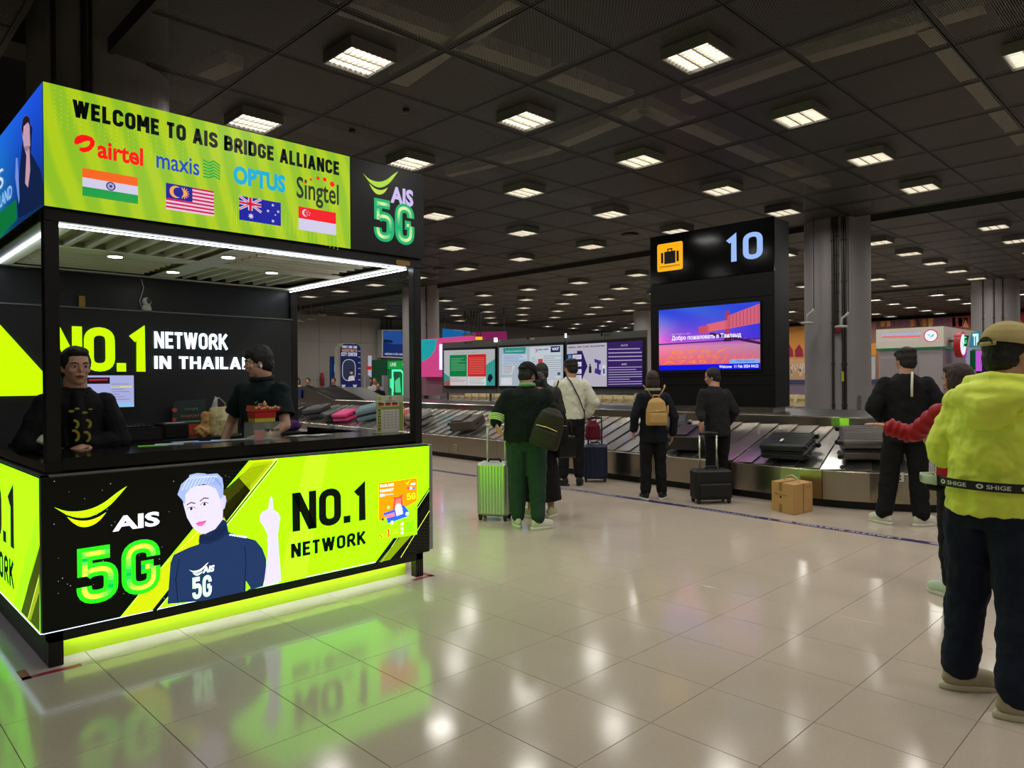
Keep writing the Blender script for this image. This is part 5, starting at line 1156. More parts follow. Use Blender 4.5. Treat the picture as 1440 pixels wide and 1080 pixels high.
s4 = belt('suitcase', 'black suitcase with white tag lying wheels to the right on the carousel', .44, .2, .56, (18,24,22), 1115, .34, 't', pi+.06, ribs=6)
G().box((-.14,-.125,.33), (-.07,-.119,.36)).obj('luggage_tag', s4, pr((220,220,214)))
belt('suitcase', 'large dark grey ribbed suitcase near the man in black', .5, .26, .72, (98,94,90), 1222, .47, 't', .08, ribs=7, metal=.6, rough=.3)
belt('suitcase', 'dark suitcase on the carousel right of the man in black', .44, .24, .6, (44,44,46), 1312, .4, 't', .1)
belt('suitcase', 'black soft suitcase on the carousel at the kiosk back wall edge', .4, .22, .5, (24,24,26), 418, .3, 't', .2, True)
belt('suitcase', 'charcoal suitcase on the carousel seen through the kiosk opening', .45, .26, .7, (48,48,50), 447, .4, 't', .3)
belt('suitcase', 'pink suitcase on the carousel seen through the kiosk opening', .42, .2, .6, (214,40,120), 486, .34, 't', .15, ribs=4)
tb = belt('suitcase', 'teal grey suitcase on edge beside the pink one on the carousel', .5, .3, .62, (96,124,134), 522, .5, 't', .7)
belt('suitcase', 'small black suitcase between the charcoal and pink ones on the carousel', .4, .2, .5, (34,34,36), 468, .3, 't', -.2)
belt('suitcase', 'red suitcase on the carousel just left of the kiosk post', .3, .2, .45, (170,30,40), 573, .5, 't', .1)
# ================================================================ PEOPLE
def clouds(sz):
    k = 'fold_%d' % int(sz*1000)
    t = bpy.data.textures.get(k) or bpy.data.textures.new(k, 'CLOUDS'); t.noise_scale = sz; t.noise_depth = 2; return t
def blob(g, name, parent, m, vox=.012, smooth=4, fold=0., fsize=.09, fdir='NORMAL'):
    me = g.mesh(name); me.materials.clear(); o = bpy.data.objects.new(name, me); COL.objects.link(o)
    r = o.modifiers.new('r', 'REMESH'); r.mode = 'VOXEL'; r.voxel_size = vox; r.use_smooth_shade = True
    if smooth: s_ = o.modifiers.new('s', 'SMOOTH'); s_.iterations = smooth; s_.factor = .5
    if fold:
        d = o.modifiers.new('d', 'DISPLACE'); d.texture = clouds(fsize); d.strength = fold; d.mid_level = .5; d.texture_coords = 'LOCAL'
    dg_ = bpy.context.evaluated_depsgraph_get(); ev = o.evaluated_get(dg_); m2 = bpy.data.meshes.new_from_object(ev); m2.name = name
    bpy.data.objects.remove(o); bpy.data.meshes.remove(me)
    m2.materials.clear()
    if m: m2.materials.append(m)
    for p in m2.polygons: p.use_smooth = True
    return link(m2, name, parent)
def chain(g, pts, rs, n=12):        # limb: tube plus balls at the joints
    pts = [Vector(p) for p in pts]
    fl = lambda r: r if isinstance(r, tuple) else (r, r)
    for p, q_, a, b in zip(pts, pts[1:], rs, rs[1:]): g.tube([p, p.lerp(q_, .5), q_], [a, tuple((x+y)/2 for x, y in zip(fl(a), fl(b))) if isinstance(a, tuple) or isinstance(b, tuple) else (a+b)/2, b], None, n)
    for p, r in zip(pts, rs): r = min(fl(r)); g.ell(p, (r,r,r), None, 12)
def hand(g, wr, d, pn, thumb, curl=.5, s=1., spread=.0):
    """wrist, direction, palm normal (the way fingers curl), thumb side (+1/-1)"""
    d = Vector(d).normalized(); pn = Vector(pn); pn = (pn-d*pn.dot(d)).normalized(); ac = d.cross(pn)*thumb
    wr = Vector(wr); Rm = Matrix((ac, pn, d)).transposed()
    g.ell(wr+d*.045*s, (.040*s,.016*s,.052*s), None, 14, None, Rm); g.ell(wr+d*.07*s, (.040*s,.014*s,.03*s), None, 14, None, Rm)
    for k, (L, r) in enumerate(((.072,.0095),(.080,.010),(.074,.0095),(.058,.0085))):
        o = wr+d*(.088-.004*abs(k-1))*s+ac*((.030-.0205*k)*s); a = curl*(.8+.12*k); pts = [o-d*.02*s, o]; dd = d+ac*(spread*(1.5-k)*.2); dd.normalize(); p = o
        for j, f in enumerate((.45,.32,.23)):
            a_ = a*(.5+.55*j); v = dd*math.cos(a_*(1 if j == 0 else 1.0))+pn*math.sin(a_); p = p+v.normalized()*L*f*s; pts.append(p)
        g.tube(pts, [r*s, r*s, r*.95*s, r*.9*s, r*.75*s], None, 8); g.ell(pts[-1], (r*.78*s,)*3, None, 8)
    o = wr+d*.018*s+ac*.028*s; p1 = o+(d*.6+ac*.75+pn*.25).normalized()*.038*s; p2 = p1+(d*.85+ac*.25+pn*(.2+curl*.4)).normalized()*.03*s; p3 = p2+(d*.9+pn*(.2+curl*.6)).normalized()*.024*s
    g.tube([o-ac*.01*s, p1, p2, p3], [.014*s,.0125*s,.011*s,.009*s], None, 8); g.ell(p3, (.009*s,)*3, None, 8)
def cloth(name, rgb, rough=.85, noise=.12, sc=60, bump=.15): return mat(name, rgb, rough, 0, noise, sc, bump, spec=.25)
M_SKIN = mat('skin', (176,130,104), .5, 0, .06, 20, .03); M_SKIN2 = mat('skin_pale', (196,150,124), .5, 0, .05, 20, .03)
M_HAIR = mat('hair_black', (20,17,16), .6, 0, .3, 60, .5, stretch=(1,1,.15)); M_HAIRB = mat('hair_brown', (46,28,23), .6, 0, .3, 60, .5, stretch=(1,1,.15))
def person(label, X, Y, fwd, H, arms, top, bottom, shoes, hair='short', hairm=None, lean=(0,0), head=(0,0,0), feet=None, vox=.010, skin=None, topkw=None, legkw=None, build=1., z0=0., face=True, hands=(True,True), group=None, curl=(.5,.5), pnorm=None, skirt=None, shoe2=None):
    hairm = hairm or M_HAIR
    s = H/1.72; t = thing('person', label, 'person', (X,Y,z0), math.radians(fwd-90), group); t.scale = (s,s,s)
    W = Matrix.Translation((X,Y,z0)) @ Matrix.Rotation(math.radians(fwd-90),4,'Z') @ Matrix.Diagonal((s,s,s,1)); Wi = W.inverted()
    def J(p): return Wi @ PD(p[1], p[2], p[3]) if p[0] == 'px' else Vector(p)
    tk = dict(r=(.175,.12), hem=.88, sl=(.072,.058,.05), puff=0, belly=0); tk.update(topkw or {}); lk = dict(th=.095, kn=.07, an=.062, top=.98); lk.update(legkw or {})
    lx, ly = lean; Ls = lambda z: (lx*max(0,z-.9)/.55, ly*max(0,z-.9)/.55)
    sh = [Vector((sd*.166*build+lx*.95, ly*.95, 1.372)) for sd in (-1, 1)]
    hc = Vector((lx*1.1+head[1]*.0, ly*1.1+.02+.10*math.sin(head[1])*1, 1.588-abs(head[1])*.03))
    HR = Matrix.Rotation(head[0], 3, 'Z') @ Matrix.Rotation(-head[1], 3, 'X') @ Matrix.Rotation(head[2], 3, 'Y')
    A = [[J(p) for p in a] for a in arms]
    feet = feet or [(-.10,0,8),(.10,0,-8)]
    hip = [Vector((-.085*build,0,.90)), Vector((.085*build,0,.90))]; ank = [Vector((f[0],f[1],.09)) for f in feet]; knee = [hip[i].lerp(ank[i], .52)+Vector((0,.025,0))+(Vector(feet[i][3]) if len(feet[i]) > 3 else Vector()) for i in (0,1)]
    # body: one continuous skin mesh
    g = G(); hp = lambda x, y, z: hc+HR @ Vector((x,y,z))
    def he(c, r): g.ell(hp(*c), tuple(v*1.04 for v in r), None, 16, None, HR)
    he((0,-.005,.02), (.073,.092,.098)); he((0,.012,-.045), (.058,.070,.066)); he((0,.055,-.088), (.026,.022,.018)); he((0,.078,-.052), (.025,.014,.012)); he((0,.092,-.018), (.0115,.018,.014)); he((0,.084,.006), (.009,.012,.024))
    for sd in (-1, 1): he((sd*.073,-.004,-.006), (.009,.019,.030)); he((sd*.034,.062,-.022), (.026,.020,.018)); he((sd*.028,.074,.026), (.024,.012,.008))
    nb = Vector((lx,ly-.01,1.43)); chain(g, [nb-Vector((0,0,.05)), nb, hp(0,-.02,-.07)], [.072,.066,.064])
    g.loft([(*Ls(z),z,rx*build,ry) for z, rx, ry in ((.84,.13,.09),(.95,.15,.10),(1.06,.13,.092),(1.2,.145,.10),(1.33,.155,.10),(1.40,.13,.075),(1.45,.07,.055))], None, 20)
    for i in (0,1):
        sd = -1 if i == 0 else 1; e, w_ = A[i][0], A[i][1]
        chain(g, [sh[i]-Vector((sd*.03,0,.02)), sh[i], e, w_], [.05,.048,.038,.026])
        if hands[i]:
            d = (w_-e).normalized()
            if len(A[i]) > 2: d = (A[i][2]-w_).normalized()
            pn = Vector(pnorm[i]) if pnorm else Vector((-sd,.2,0)); hand(g, w_-d*.005, d, pn, (1 if d.cross(pn).y > 0 else -1), curl[i])
        chain(g, [hip[i], knee[i], ank[i], ank[i]+Vector((0,.10,-.045))], [.085,.055,.038,.034])
    blob(g, 'body', t, skin or M_SKIN, vox, 3)
    if face:
        for sd in (-1, 1):
            c = hp(sd*.031,.0745,.004); e_ = G().ell(c, (.0155,.010,.0085), mat('eye_white',(200,196,190),.2), 12, None, HR).obj('eye', t)
            G().ell(hp(sd*.031,.0815,.004), (.0062,.004,.0064), mat('iris_dark',(26,16,12),.1), 10, None, HR).obj('iris', e_)
            g = G(); g.tube([hp(sd*.012,.088,.022), hp(sd*.03,.088,.030), hp(sd*.050,.074,.026)], [.0035,.0045,.0025], None, 6); g.obj('eyebrow', t, hairm)
            g = G(); g.tube([hp(sd*.014,.083,.010), hp(sd*.031,.087,.0155), hp(sd*.048,.075,.008)], [.002,.0032,.002], None, 6); g.obj('eyelid', t, skin or M_SKIN)
        g = G(); g.tube([hp(-.025,.082,-.055), hp(-.008,.093,-.051), hp(.008,.093,-.051), hp(.025,.082,-.055)], [.002,.0048,.0048,.002], None, 6); g.tube([hp(-.022,.082,-.057), hp(0,.092,-.061), hp(.022,.082,-.057)], [.002,.0058,.002], None, 6); g.obj('lips', t, mat('lips',(140,76,70),.4))
    # hair
    g = G()
    if hair != 'none':
        def hh(c, r): g.ell(hp(*c), tuple(v*1.05 for v in r), None, 16, None, HR)
        hh((0,-.020,.032), (.083,.094,.100)); hh((0,-.045,-.02), (.074,.066,.075))
        for sd in (-1, 1): hh((sd*.066,-.012,.03), (.018,.05,.05))
        if hair in ('fringe','mop'): hh((0,.040,.078), (.068,.055,.038)); hh((-.03,.066,.066), (.035,.026,.03)); hh((.03,.066,.066), (.035,.026,.03))
        if hair == 'mop':
            for k in range(9): a_ = k*.7; hh((.05*math.cos(a_), -.02+.06*math.sin(a_), .09), (.035,.035,.032))
        if hair == 'crop': hh((0,.03,.095), (.06,.06,.035))
        if hair in ('bob','long'):
            hh((0,-.045,-.05), (.086,.062,.085)); hh((-.068,-.01,-.03), (.024,.05,.085)); hh((.068,-.01,-.03), (.024,.05,.085)); hh((0,.03,.09), (.062,.055,.035))
        if hair == 'long': g.tube([hp(0,-.06,-.06), hp(0,-.085,-.16), hp(0,-.09,-.26)], [(.075,.04),(.07,.032),(.045,.02)], None, 12)
        if hair == 'pony': g.tube([hp(0,-.09,.02), hp(0,-.13,-.02), hp(0,-.125,-.12), hp(0,-.11,-.2)], [.025,.032,.03,.012], None, 10); hh((0,.03,.09), (.062,.055,.035))
        blob(g, 'hair', t, hairm, min(vox, .009), 2, .008, .02)
    # top garment
    g = G(); rx, ry = tk['r']; rx *= build
    be = tk['belly']
    prof = [(tk['hem'],rx*.98,ry*1.02),(tk['hem']+.10,rx*.96,ry*1.02+be),(1.10,rx*.94,ry+be),(1.24,rx*1.0,ry),(1.32,rx*1.0,ry*.98),(1.37,rx*.97,ry*.88),(1.41,rx*.72,ry*.74),(1.445,rx*.46,ry*.60),(1.462,.078,.072)]
    g.loft([(*Ls(z),z,a,b) for z, a, b in prof], None, 24)
    sl = tk['sl']
    for i in (0,1):
        sd = -1 if i == 0 else 1; e, w_ = A[i][0], A[i][1]; f = tk.get('sleeve', 1.0)
        if f >= 1: p_end = w_-(w_-e).normalized()*.02; chain(g, [sh[i]-Vector((sd*.05,0,.03)), sh[i]-Vector((0,0,.01)), e, p_end], [sl[0]*.95,sl[0]*.88,sl[1],sl[2]])
        else: p_end = sh[i].lerp(e, f); g.tube([sh[i]-Vector((sd*.05,0,.03)), sh[i]-Vector((0,0,.0)), sh[i].lerp(e,.4), p_end], [sl[0]*.9,sl[0]*.86,sl[0]*.9,sl[0]*.98], None, 14); g.ell(sh[i], (sl[0]*.86,)*3)
        if tk['puff']:
            for a_, b_ in ((sh[i], e), (e, w_)):
                for k in range(4): q2 = a_.lerp(b_, (k+.5)/4); zq = (b_-a_).normalized().to_track_quat('Z','Y').to_matrix(); g.ell(q2, (sl[1]*1.38,sl[1]*1.38,(b_-a_).length*.14), None, 14, None, zq)
    topo = blob(g, 'top', t, top, vox*1.1, 3, tk.get('fold', .018)*1.4, .09)
    # trousers or skirt
    g = G()
    if skirt is not None:
        g.loft([(0,0,z,a,b) for z, a, b in skirt], None, 28); blob(g, 'skirt', t, bottom, .014, 2, .02, .07)
    else:
        g.loft([(0,0,.80,.155*build,.105),(.0,0,.90,.165*build,.118),(0,0,lk['top'],.148*build,.105)], None, 20)
        for i in (0,1): chain(g, [hip[i]+Vector((0,0,-.02)), hip[i].lerp(knee[i],.5), knee[i], knee[i].lerp(ank[i],.5), ank[i]+Vector((0,-.005,lk.get('cuff',.035)))], [lk['th'],lk['th']*.95,lk['kn'],(lk['kn']+lk['an'])/2,lk['an']])
        blob(g, 'trousers', t, bottom, vox*1.1, 3, .026, .08)
    for i in (0,1):
        ft = G(); a_ = math.radians(feet[i][2]); R_ = Matrix.Rotation(a_, 4, 'Z'); T = Matrix.Translation((feet[i][0], feet[i][1], 0)) @ R_
        ft.ell((0,.052,.052), (.046,.138,.050), None, 16, T); ft.ell((0,-.02,.075), (.040,.058,.062), None, 14, T); ft.ell((0,.11,.038), (.045,.07,.034), None, 14, T)
        so = blob(ft, 'shoe', t, shoes, .009, 2)
        for v in so.data.vertices:
            if v.co.z < .004: v.co.z = .004
        sg = G(); sg.loft([(0,0,z,rx_,ry_) for z, rx_, ry_ in ((.0,.043,.136),(.006,.046,.140),(.024,.046,.140),(.028,.044,.136))], None, 24, True, T @ Matrix.Translation((0,.045,0))); sg.obj('sole', so, shoe2 or pr((214,212,200)))
    return t, W, hc, HR, sh
def cap(t, hc, HR, m, back=True):
    hp = lambda x, y, z: hc+HR @ Vector((x,y,z)); g = G()
    g.ell(hp(0,-.010,.048), (.099,.118,.100), None, 18, None, HR); o = blob(g, 'cap', t, m, .008, 2)
    # cut below the band
    bm = bmesh.new(); bm.from_mesh(o.data); n = HR @ Vector((0,.12,1)).normalized(); bmesh.ops.bisect_plane(bm, geom=bm.verts[:]+bm.edges[:]+bm.faces[:], plane_co=hp(0,0,.035), plane_no=-n, clear_outer=True); bm.to_mesh(o.data); bm.free()
    sd = 1
    vs_ = []; n_ = 14
    for k in range(n_+1):
        a_ = math.radians(20+140*k/n_); vs_.append(hp(.092*math.cos(a_), .094*math.sin(a_), .036-.0)); vs_.append(hp(.096*math.cos(a_), .098*math.sin(a_)+.075*math.sin(math.radians(180*k/n_)), .030-.012*math.sin(math.radians(180*k/n_))))
    g = G().add(vs_, [(2*k, 2*k+1, 2*k+3, 2*k+2) for k in range(n_)]); b = g.obj('brim', o, m); md = b.modifiers.new('s', 'SOLIDIFY'); md.thickness = .004
    # rear opening with strap
    g = G(); 
    pts = [hp(.040*math.cos(math.radians(180*k/10)), -.1265, .036+.034*math.sin(math.radians(180*k/10))) for k in range(11)]
    g.add(pts, [tuple(range(11))]); md = g.obj('rear_opening', o, M_HAIR)
    g = G().tube([hp(-.05,-.120,.040), hp(0,-.1305,.036), hp(.05,-.120,.040)], [(.003,.009)]*3, None, 8); g.obj('strap', o, m)
    return o
def band(t, pts, w, th, m, name='strap', n=8): # flat strap along points (local)
    return G().tube(pts, [(w/2, th/2) if True else 0]*len(pts), m, n).obj(name, t)
def backpack(label, X, Y, Z, fwd, w, d, h, m, m2=None, straps=True, tilt=0, name='backpack', pocket=True):
    t = thing(name, label, 'backpack', (X,Y,Z), math.radians(fwd-90)); t.rotation_euler.y = tilt
    g = G(); g.loft([(0,0,0,w*.46,d*.42),(0,0,h*.06,w*.5,d*.5),(0,0,h*.55,w*.49,d*.5),(0,.0,h*.85,w*.38,d*.42),(0,.01,h*.98,w*.2,d*.24),(0,.01,h,w*.08,d*.1)], None, 24); 
    b = blob(g, 'bag_body', t, m, .009, 2, .010, .07)
    if pocket:
        g = G(); g.loft([(0,-d*.44,h*.07,w*.38,d*.10),(0,-d*.46,h*.12,w*.42,d*.16),(0,-d*.46,h*.40,w*.42,d*.16),(0,-d*.44,h*.47,w*.36,d*.08)], None, 20); blob(g, 'front_pocket', t, m, .008, 2, .006, .05)
        G().tube([(-w*.36,-d*.50,h*.50),(0,-d*.56,h*.53),(w*.36,-d*.50,h*.50)], .006, m2 or M_CHR, 6).obj('zip', t)
    G().tube([(-.04,.02,h*.97),(-.035,.02,h*1.09),(.035,.02,h*1.09),(.04,.02,h*.97)], .009, m, 8).obj('grab_loop', t)
    return t
# ---------------------------------------------------------------- the people
C_BLK = cloth('cloth_black', (20,20,22)); C_BLK2 = cloth('cloth_charcoal', (32,32,34)); C_NAVY = cloth('cloth_navy', (24,30,46)); C_DKG = cloth('knit_dark_green', (16,24,22)); C_JEAN = cloth('denim_green', (38,62,50), sc=120)
C_YEL = cloth('nylon_yellow', (230,244,88), .5, .03, 12, .1); C_RED = cloth('puffer_red', (150,14,28), .5, .06, 30, .1); C_WHT = cloth('sweat_white', (214,214,196), .85, .03)
SH_W = mat('shoe_white', (206,204,186), .5); SH_B = mat('shoe_black', (24,24,24), .5); SH_C = mat('shoe_cream', (190,184,150), .6)
# man in the yellow jacket, foreground right
P1 = person('man in a yellow hooded jacket and navy trousers standing at the right edge', 3.92, .80, -14, 1.76, [[(-.225,.02,1.13),(-.10,.27,1.08)],[(.275,.02,1.13),(.13,.27,1.08)]], C_YEL, C_NAVY, mat('shoe_beige',(170,156,128),.6), 'short', head=(-.35,.05,0),
            feet=[(-.16,.03,-38),(.13,-.08,-42)], vox=.008, lean=(.045,.02), build=1.08, topkw=dict(r=(.195,.145), hem=.865, sl=(.092,.082,.07), belly=.01, fold=.03), legkw=dict(th=.112, kn=.092, an=.078, top=.96, cuff=.03), shoe2=mat('sole_cream',(200,190,160),.6))
t, W, hc, HR, sh = P1; cap(t, hc, HR, cloth('cap_beige', (176,158,104)))
g = G(); g.ell((.04,-.09,1.42), (.155,.075,.05)); g.tube([(-.11,-.02,1.42),(-.08,-.09,1.39),(.04,-.15,1.35),(.16,-.09,1.39),(.19,-.02,1.42)], [.04,.055,.06,.055,.04]); g.ell((.04,-.125,1.34), (.12,.05,.10)); g.tube([(-.08,.08,1.45),(-.09,-.02,1.465),(.045,-.09,1.48),(.17,-.02,1.465),(.17,.08,1.45)], [.022,.028,.03,.028,.022])
blob(g, 'hood', t, C_YEL, .009, 3, .018, .09)
bt_ = thing('waist_bag', 'black waist bag strap with white lettering around the yellow jacket', 'bag', (3.92,.80,0), math.radians(-14-90)); bt_.scale = t.scale
def belt_ring(a0, a1, z0, z1, rx, ry, m, nm, par, n=24, zoff=0):
    g = G(); vs_ = []
    for k in range(n+1):
        a_ = math.radians(a0+(a1-a0)*k/n); s2 = math.sin(math.radians(a0)+(a_-math.radians(a0)))
        for z in (z0, z1): vs_.append((rx*math.cos(a_), ry*math.sin(a_), z+zoff*math.sin(a_)))
    g.add(vs_, [(2*k, 2*k+1, 2*k+3, 2*k+2) for k in range(n)]); o = g.obj(nm, par, m); md = o.modifiers.new('s', 'SOLIDIFY'); md.thickness = .004; return o
belt_ring(212, 372, .985, 1.025, .252, .182, mat('webbing_black',(24,26,24),.6), 'strap', bt_); G().tube([(-.17,-.145,1.005),(-.25,-.10,1.0),(-.315,-.02,.995),(-.30,.08,.99)], [(.004,.024)]*4, mat('webbing_white',(196,210,180),.6), 10).obj('white_strap', bt_)
def ringtext(txt, a0, a1, z0, z1, rx, ry, m, par):
    g = fontmesh(txt, .02); vs_ = [(rx*math.cos(math.radians(a0+(a1-a0)*v[0])), ry*math.sin(math.radians(a0+(a1-a0)*v[0])), z0+(z1-z0)*v[1]) for v in g.v]
    q_ = G(); q_.add(vs_, g.f, m); q_.obj('lettering', par)
for a_ in (236, 275, 314): ringtext('◎ SHIGE', a_, a_+30, .995, 1.016, .257, .187, pr((214,216,206)), bt_)
P_ = Print((-.306,-.035,.985), (.055,-.08,0), (0,0,.03), (-.8,-.55,0)); P_.gap = .004; P_.font('◎ S', .05, 0, .95, .9, pr((30,34,28)), bold=.03); P_.obj('strap_mark', bt_)
g = G().rbox((-.315,-.0,.93), (-.22,.12,.985), .03); g.obj('pouch', bt_, C_BLK)
# woman in the red puffer jacket
p = PD(1351, 540, 4.95)
P2 = person('woman in a red puffer jacket reaching out, behind the man in yellow', p.x, p.y, 62, 1.62, [[('px',1283,612,5.25),('px',1247,599,5.35),('px',1228,596,5.4)],[(.24,.05,1.12),(.16,.28,1.12)]], C_RED, C_BLK, mat('shoe_mint',(190,206,180),.6), 'bob', M_HAIRB,
            head=(.25,.1,0), vox=.009, topkw=dict(r=(.185,.135), hem=.86, sl=(.072,.056,.045), puff=1, fold=.008), curl=(.25,.4), pnorm=[(0,0,-1),(-1,0,0)])
# man in black with the white strap
P3 = person('man in black with a white strap over his shoulder before the bank booth', 8.04, 2.39, 24, 1.83, [[(-.29,-.06,1.14),(-.20,.16,1.02)],[(.29,-.04,1.14),(.2,.18,1.05)]], C_BLK, C_BLK, SH_W, 'mop', head=(.55,.05,0), feet=[(-.19,.0,42),(.12,-.02,-55)],
            topkw=dict(r=(.19,.14), hem=.80, sl=(.085,.075,.055), fold=.02), legkw=dict(th=.105, kn=.088, an=.08), hands=(True,True), build=1.06)
t, W, hc, HR, sh = P3; band(t, [(.045,-.085,1.475),(.035,-.14,1.42),(.03,-.155,1.33),(.03,-.155,1.24)], .022, .008, mat('strap_white',(206,204,180),.6), 'white_strap')
# man in the charcoal jacket with the trolley case
p = PD(1009, 540, 9.25)
P4 = person('man in a charcoal jacket looking left beside the sign tower', p.x, p.y, 62, 1.67, [[(-.24,.04,1.13),('px',988,591,9.1),('px',985,604,9.08)],[(.24,-.03,1.12),(.22,.12,.95)]], C_BLK2, C_BLK, SH_B, 'short', head=(.85,.18,0), lean=(-.02,.05),
            topkw=dict(r=(.185,.14), hem=.80, sl=(.08,.068,.055)))
M_CB = mat('case_black', (18,18,19), .55, 0, .1, 80, .1)
s = suitcase('trolley_case', 'small black soft trolley case with tall handle before the man in charcoal', .46, .26, .36, M_CB, None, 0, True, .44, hm=mat('handle_pale',(196,206,176),.25,.8)); q_ = onz = PZ(1002, 708, 0); s.location = (q_.x+.05, q_.y+.05, 0); s.rotation_euler = (0,0,math.radians(52-90))
# woman with the tan backpack
P5 = person('woman in a black jacket wearing a tan backpack facing the carousel', 7.60, 5.17, 50, 1.63, [[(-.26,-.04,1.12),(-.25,.06,.92)],[(.27,-.06,1.10),(.26,.0,.86)]], cloth('cloth_ink',(22,24,32)), C_BLK, SH_B, 'bob', M_HAIRB, head=(0,.1,0), feet=[(-.11,0,5),(.11,0,-30)],
            topkw=dict(r=(.185,.13), hem=.76, sl=(.075,.062,.055), fold=.016), legkw=dict(th=.10, kn=.078, an=.07))
t, W, hc, HR, sh = P5
G().tube([(.0+.09*math.cos(a_), .0+.085*math.sin(a_), 1.462) for a_ in [k*pi/8 for k in range(17)]], (.02), mat('scarf_check',(150,146,130),.8,0,.8,90), 8).obj('scarf', t)
w_ = Vector((.26,.0,.86)); G().tube([(.265,-.015,.93),(.262,-.008,.885)], [.05,.048], mat('cuff_check',(170,166,150),.8,0,.8,120), 12).obj('cuff', t)
b = W @ Vector((-.01,-.20,1.0)); M_TAN = cloth('nylon_tan', (186,150,92), .5, .04, 20, .1)
bp_ = backpack('small tan backpack with gold zips on the back of the woman in black', b.x, b.y, b.z, 50, .27, .14, .34, M_TAN, mat('gold',(214,190,120),.3,.9))
for sd in (-1, 1): G().tube([(sd*.035,.045,.34),(sd*.09,.05,.42),(sd*.125,.075,.47),(sd*.13,.12,.49)], [(.018,.005)]*4, M_TAN, 8).obj('shoulder_strap', bp_)
G().tube([(.13,.04,.08),(.16,.06,.16),(.165,.09,.24)], [(.014,.005)]*3, M_TAN, 8).obj('shoulder_strap', bp_)
# man in the white sweatshirt
P6 = person('man in a white sweatshirt and black trousers with a black crossbody strap', 7.83, 6.72, 52, 1.83, [[(-.24,.0,1.14),(-.2,.2,1.06)],[(.31,-.02,1.12),(.24,.10,.93)]], C_WHT, C_BLK, SH_B, 'mop', head=(.5,.1,0), feet=[(-.12,.0,50),(.10,.0,-20)],
            topkw=dict(r=(.185,.13), hem=.90, sl=(.088,.075,.05), fold=.024), legkw=dict(th=.10, kn=.08, an=.068, cuff=.06), build=1.02, shoe2=mat('sole_dark',(30,30,30),.6))
t, W, hc, HR, sh = P6; band(t, [(-.07,-.05,1.47),(-.03,-.13,1.40),(.07,-.145,1.2),(.15,-.13,.99),(.17,-.05,.90)], .022, .010, mat('strap_black',(18,18,18),.6), 'crossbody_strap')
for i, f in enumerate([(-.12,0),(.10,0)]): G().tube([(f[0],f[1],.08),(f[0],f[1],.17)], .04, pr((220,220,214)), 12).obj('sock', t)
M_NV = mat('case_navy', (20,28,58), .4, 0, .05, 20)
s = suitcase('suitcase', 'navy hard suitcase standing beside the man in white', .36, .25, .50, M_NV, None, 5, False, .40, hm=mat('handle_dark',(40,40,44),.3,.6)); q_ = PZ(838, 678, 0); s.location = (q_.x+.05, q_.y+.05, 0); s.rotation_euler = (0,0,math.radians(40-90))
o_ = W
g = G(); g.loft([(0,0,0,.10,.06),(0,0,.03,.12,.075),(0,0,.2,.11,.07),(0,0,.29,.05,.03)], None, 20); hb = thing('hand_bag', 'maroon bag hanging on the navy suitcase handle', 'bag', (q_.x+.06, q_.y+.10, .62), math.radians(-50)); blob(g, 'bag_body', hb, cloth('cloth_maroon',(96,16,36),.6), .009, 2, .01, .06)
G().tube([(-.05,0,.26),(-.04,0,.36),(.04,0,.36),(.05,0,.26)], .008, cloth('cloth_maroon',(96,16,36),.6), 8).obj('bag_handle', hb)
# man in dark knit and green jeans
P7 = person('man in a dark knitted sweater with lime arm stripes and black cap', 5.27, 5.13, 42, 1.71, [[(-.30,.02,1.16),('px',697,597,7.35),('px',700,603,7.3)],[(.26,.04,1.15),(.12,.26,1.13)]], C_DKG, C_JEAN, SH_W, 'short', head=(-.55,.35,0), lean=(.01,.05),
            feet=[(-.10,.06,12),(.115,-.07,-58)], topkw=dict(r=(.215,.15), hem=.90, sl=(.098,.085,.06), belly=.01, fold=.016), legkw=dict(th=.12, kn=.095, an=.075), build=1.14, vox=.009)
t, W, hc, HR, sh = P7; cap(t, hc, HR, cloth('cap_black', (22,22,22)))
G().tube([(.07*math.cos(a_)+.01, .07*math.sin(a_)+.045, 1.475+.012*math.sin(a_)*-1) for a_ in [k*pi/8 for k in range(17)]], .020, cloth('collar_mint',(120,170,130)), 8).obj('collar', t)
Wi = W.inverted(); e = Vector((-.30,.02,1.16)); wv = Wi @ PD(697,597,7.35)
for k in range(4): a_ = e.lerp(wv, .06+k*.17); b_ = e.lerp(wv, .06+k*.17+.09); G().tube([a_, b_], [.096-k*.006, .094-k*.006], mat('stripe_lime',(196,226,140),.8), 16).obj('arm_stripe', t)
b = W @ Vector((.17,-.245,.86)); C_OL = cloth('nylon_olive', (46,44,34), .55, .08, 20)
bp_ = backpack('dark olive backpack slung on the right shoulder of the man in jeans', b.x, b.y, b.z, 30, .31, .17, .40, C_OL, mat('gold',(214,190,120),.3,.9), tilt=.30)
q1 = [Vector((-.01,.03,.38)), Vector((-.05,.06,.55)), Vector((-.06,.13,.66))]; G().tube(q1, [(.028,.006)]*3, C_OL, 8).obj('shoulder_strap', bp_)
s = suitcase('suitcase', 'silver grooved aluminium suitcase with twin handle tubes beside the green-lit man', .36, .24, .58, mat('aluminium',(186,192,180),.33,.85,.05,30), None, 9, False, .40, hm=mat('handle_silver',(206,210,196),.3,.6), metal_grip=True); q_ = PZ(692, 733, 0); s.location = (q_.x+.10, q_.y+.06, 0); s.rotation_euler = (0,0,math.radians(30-90))
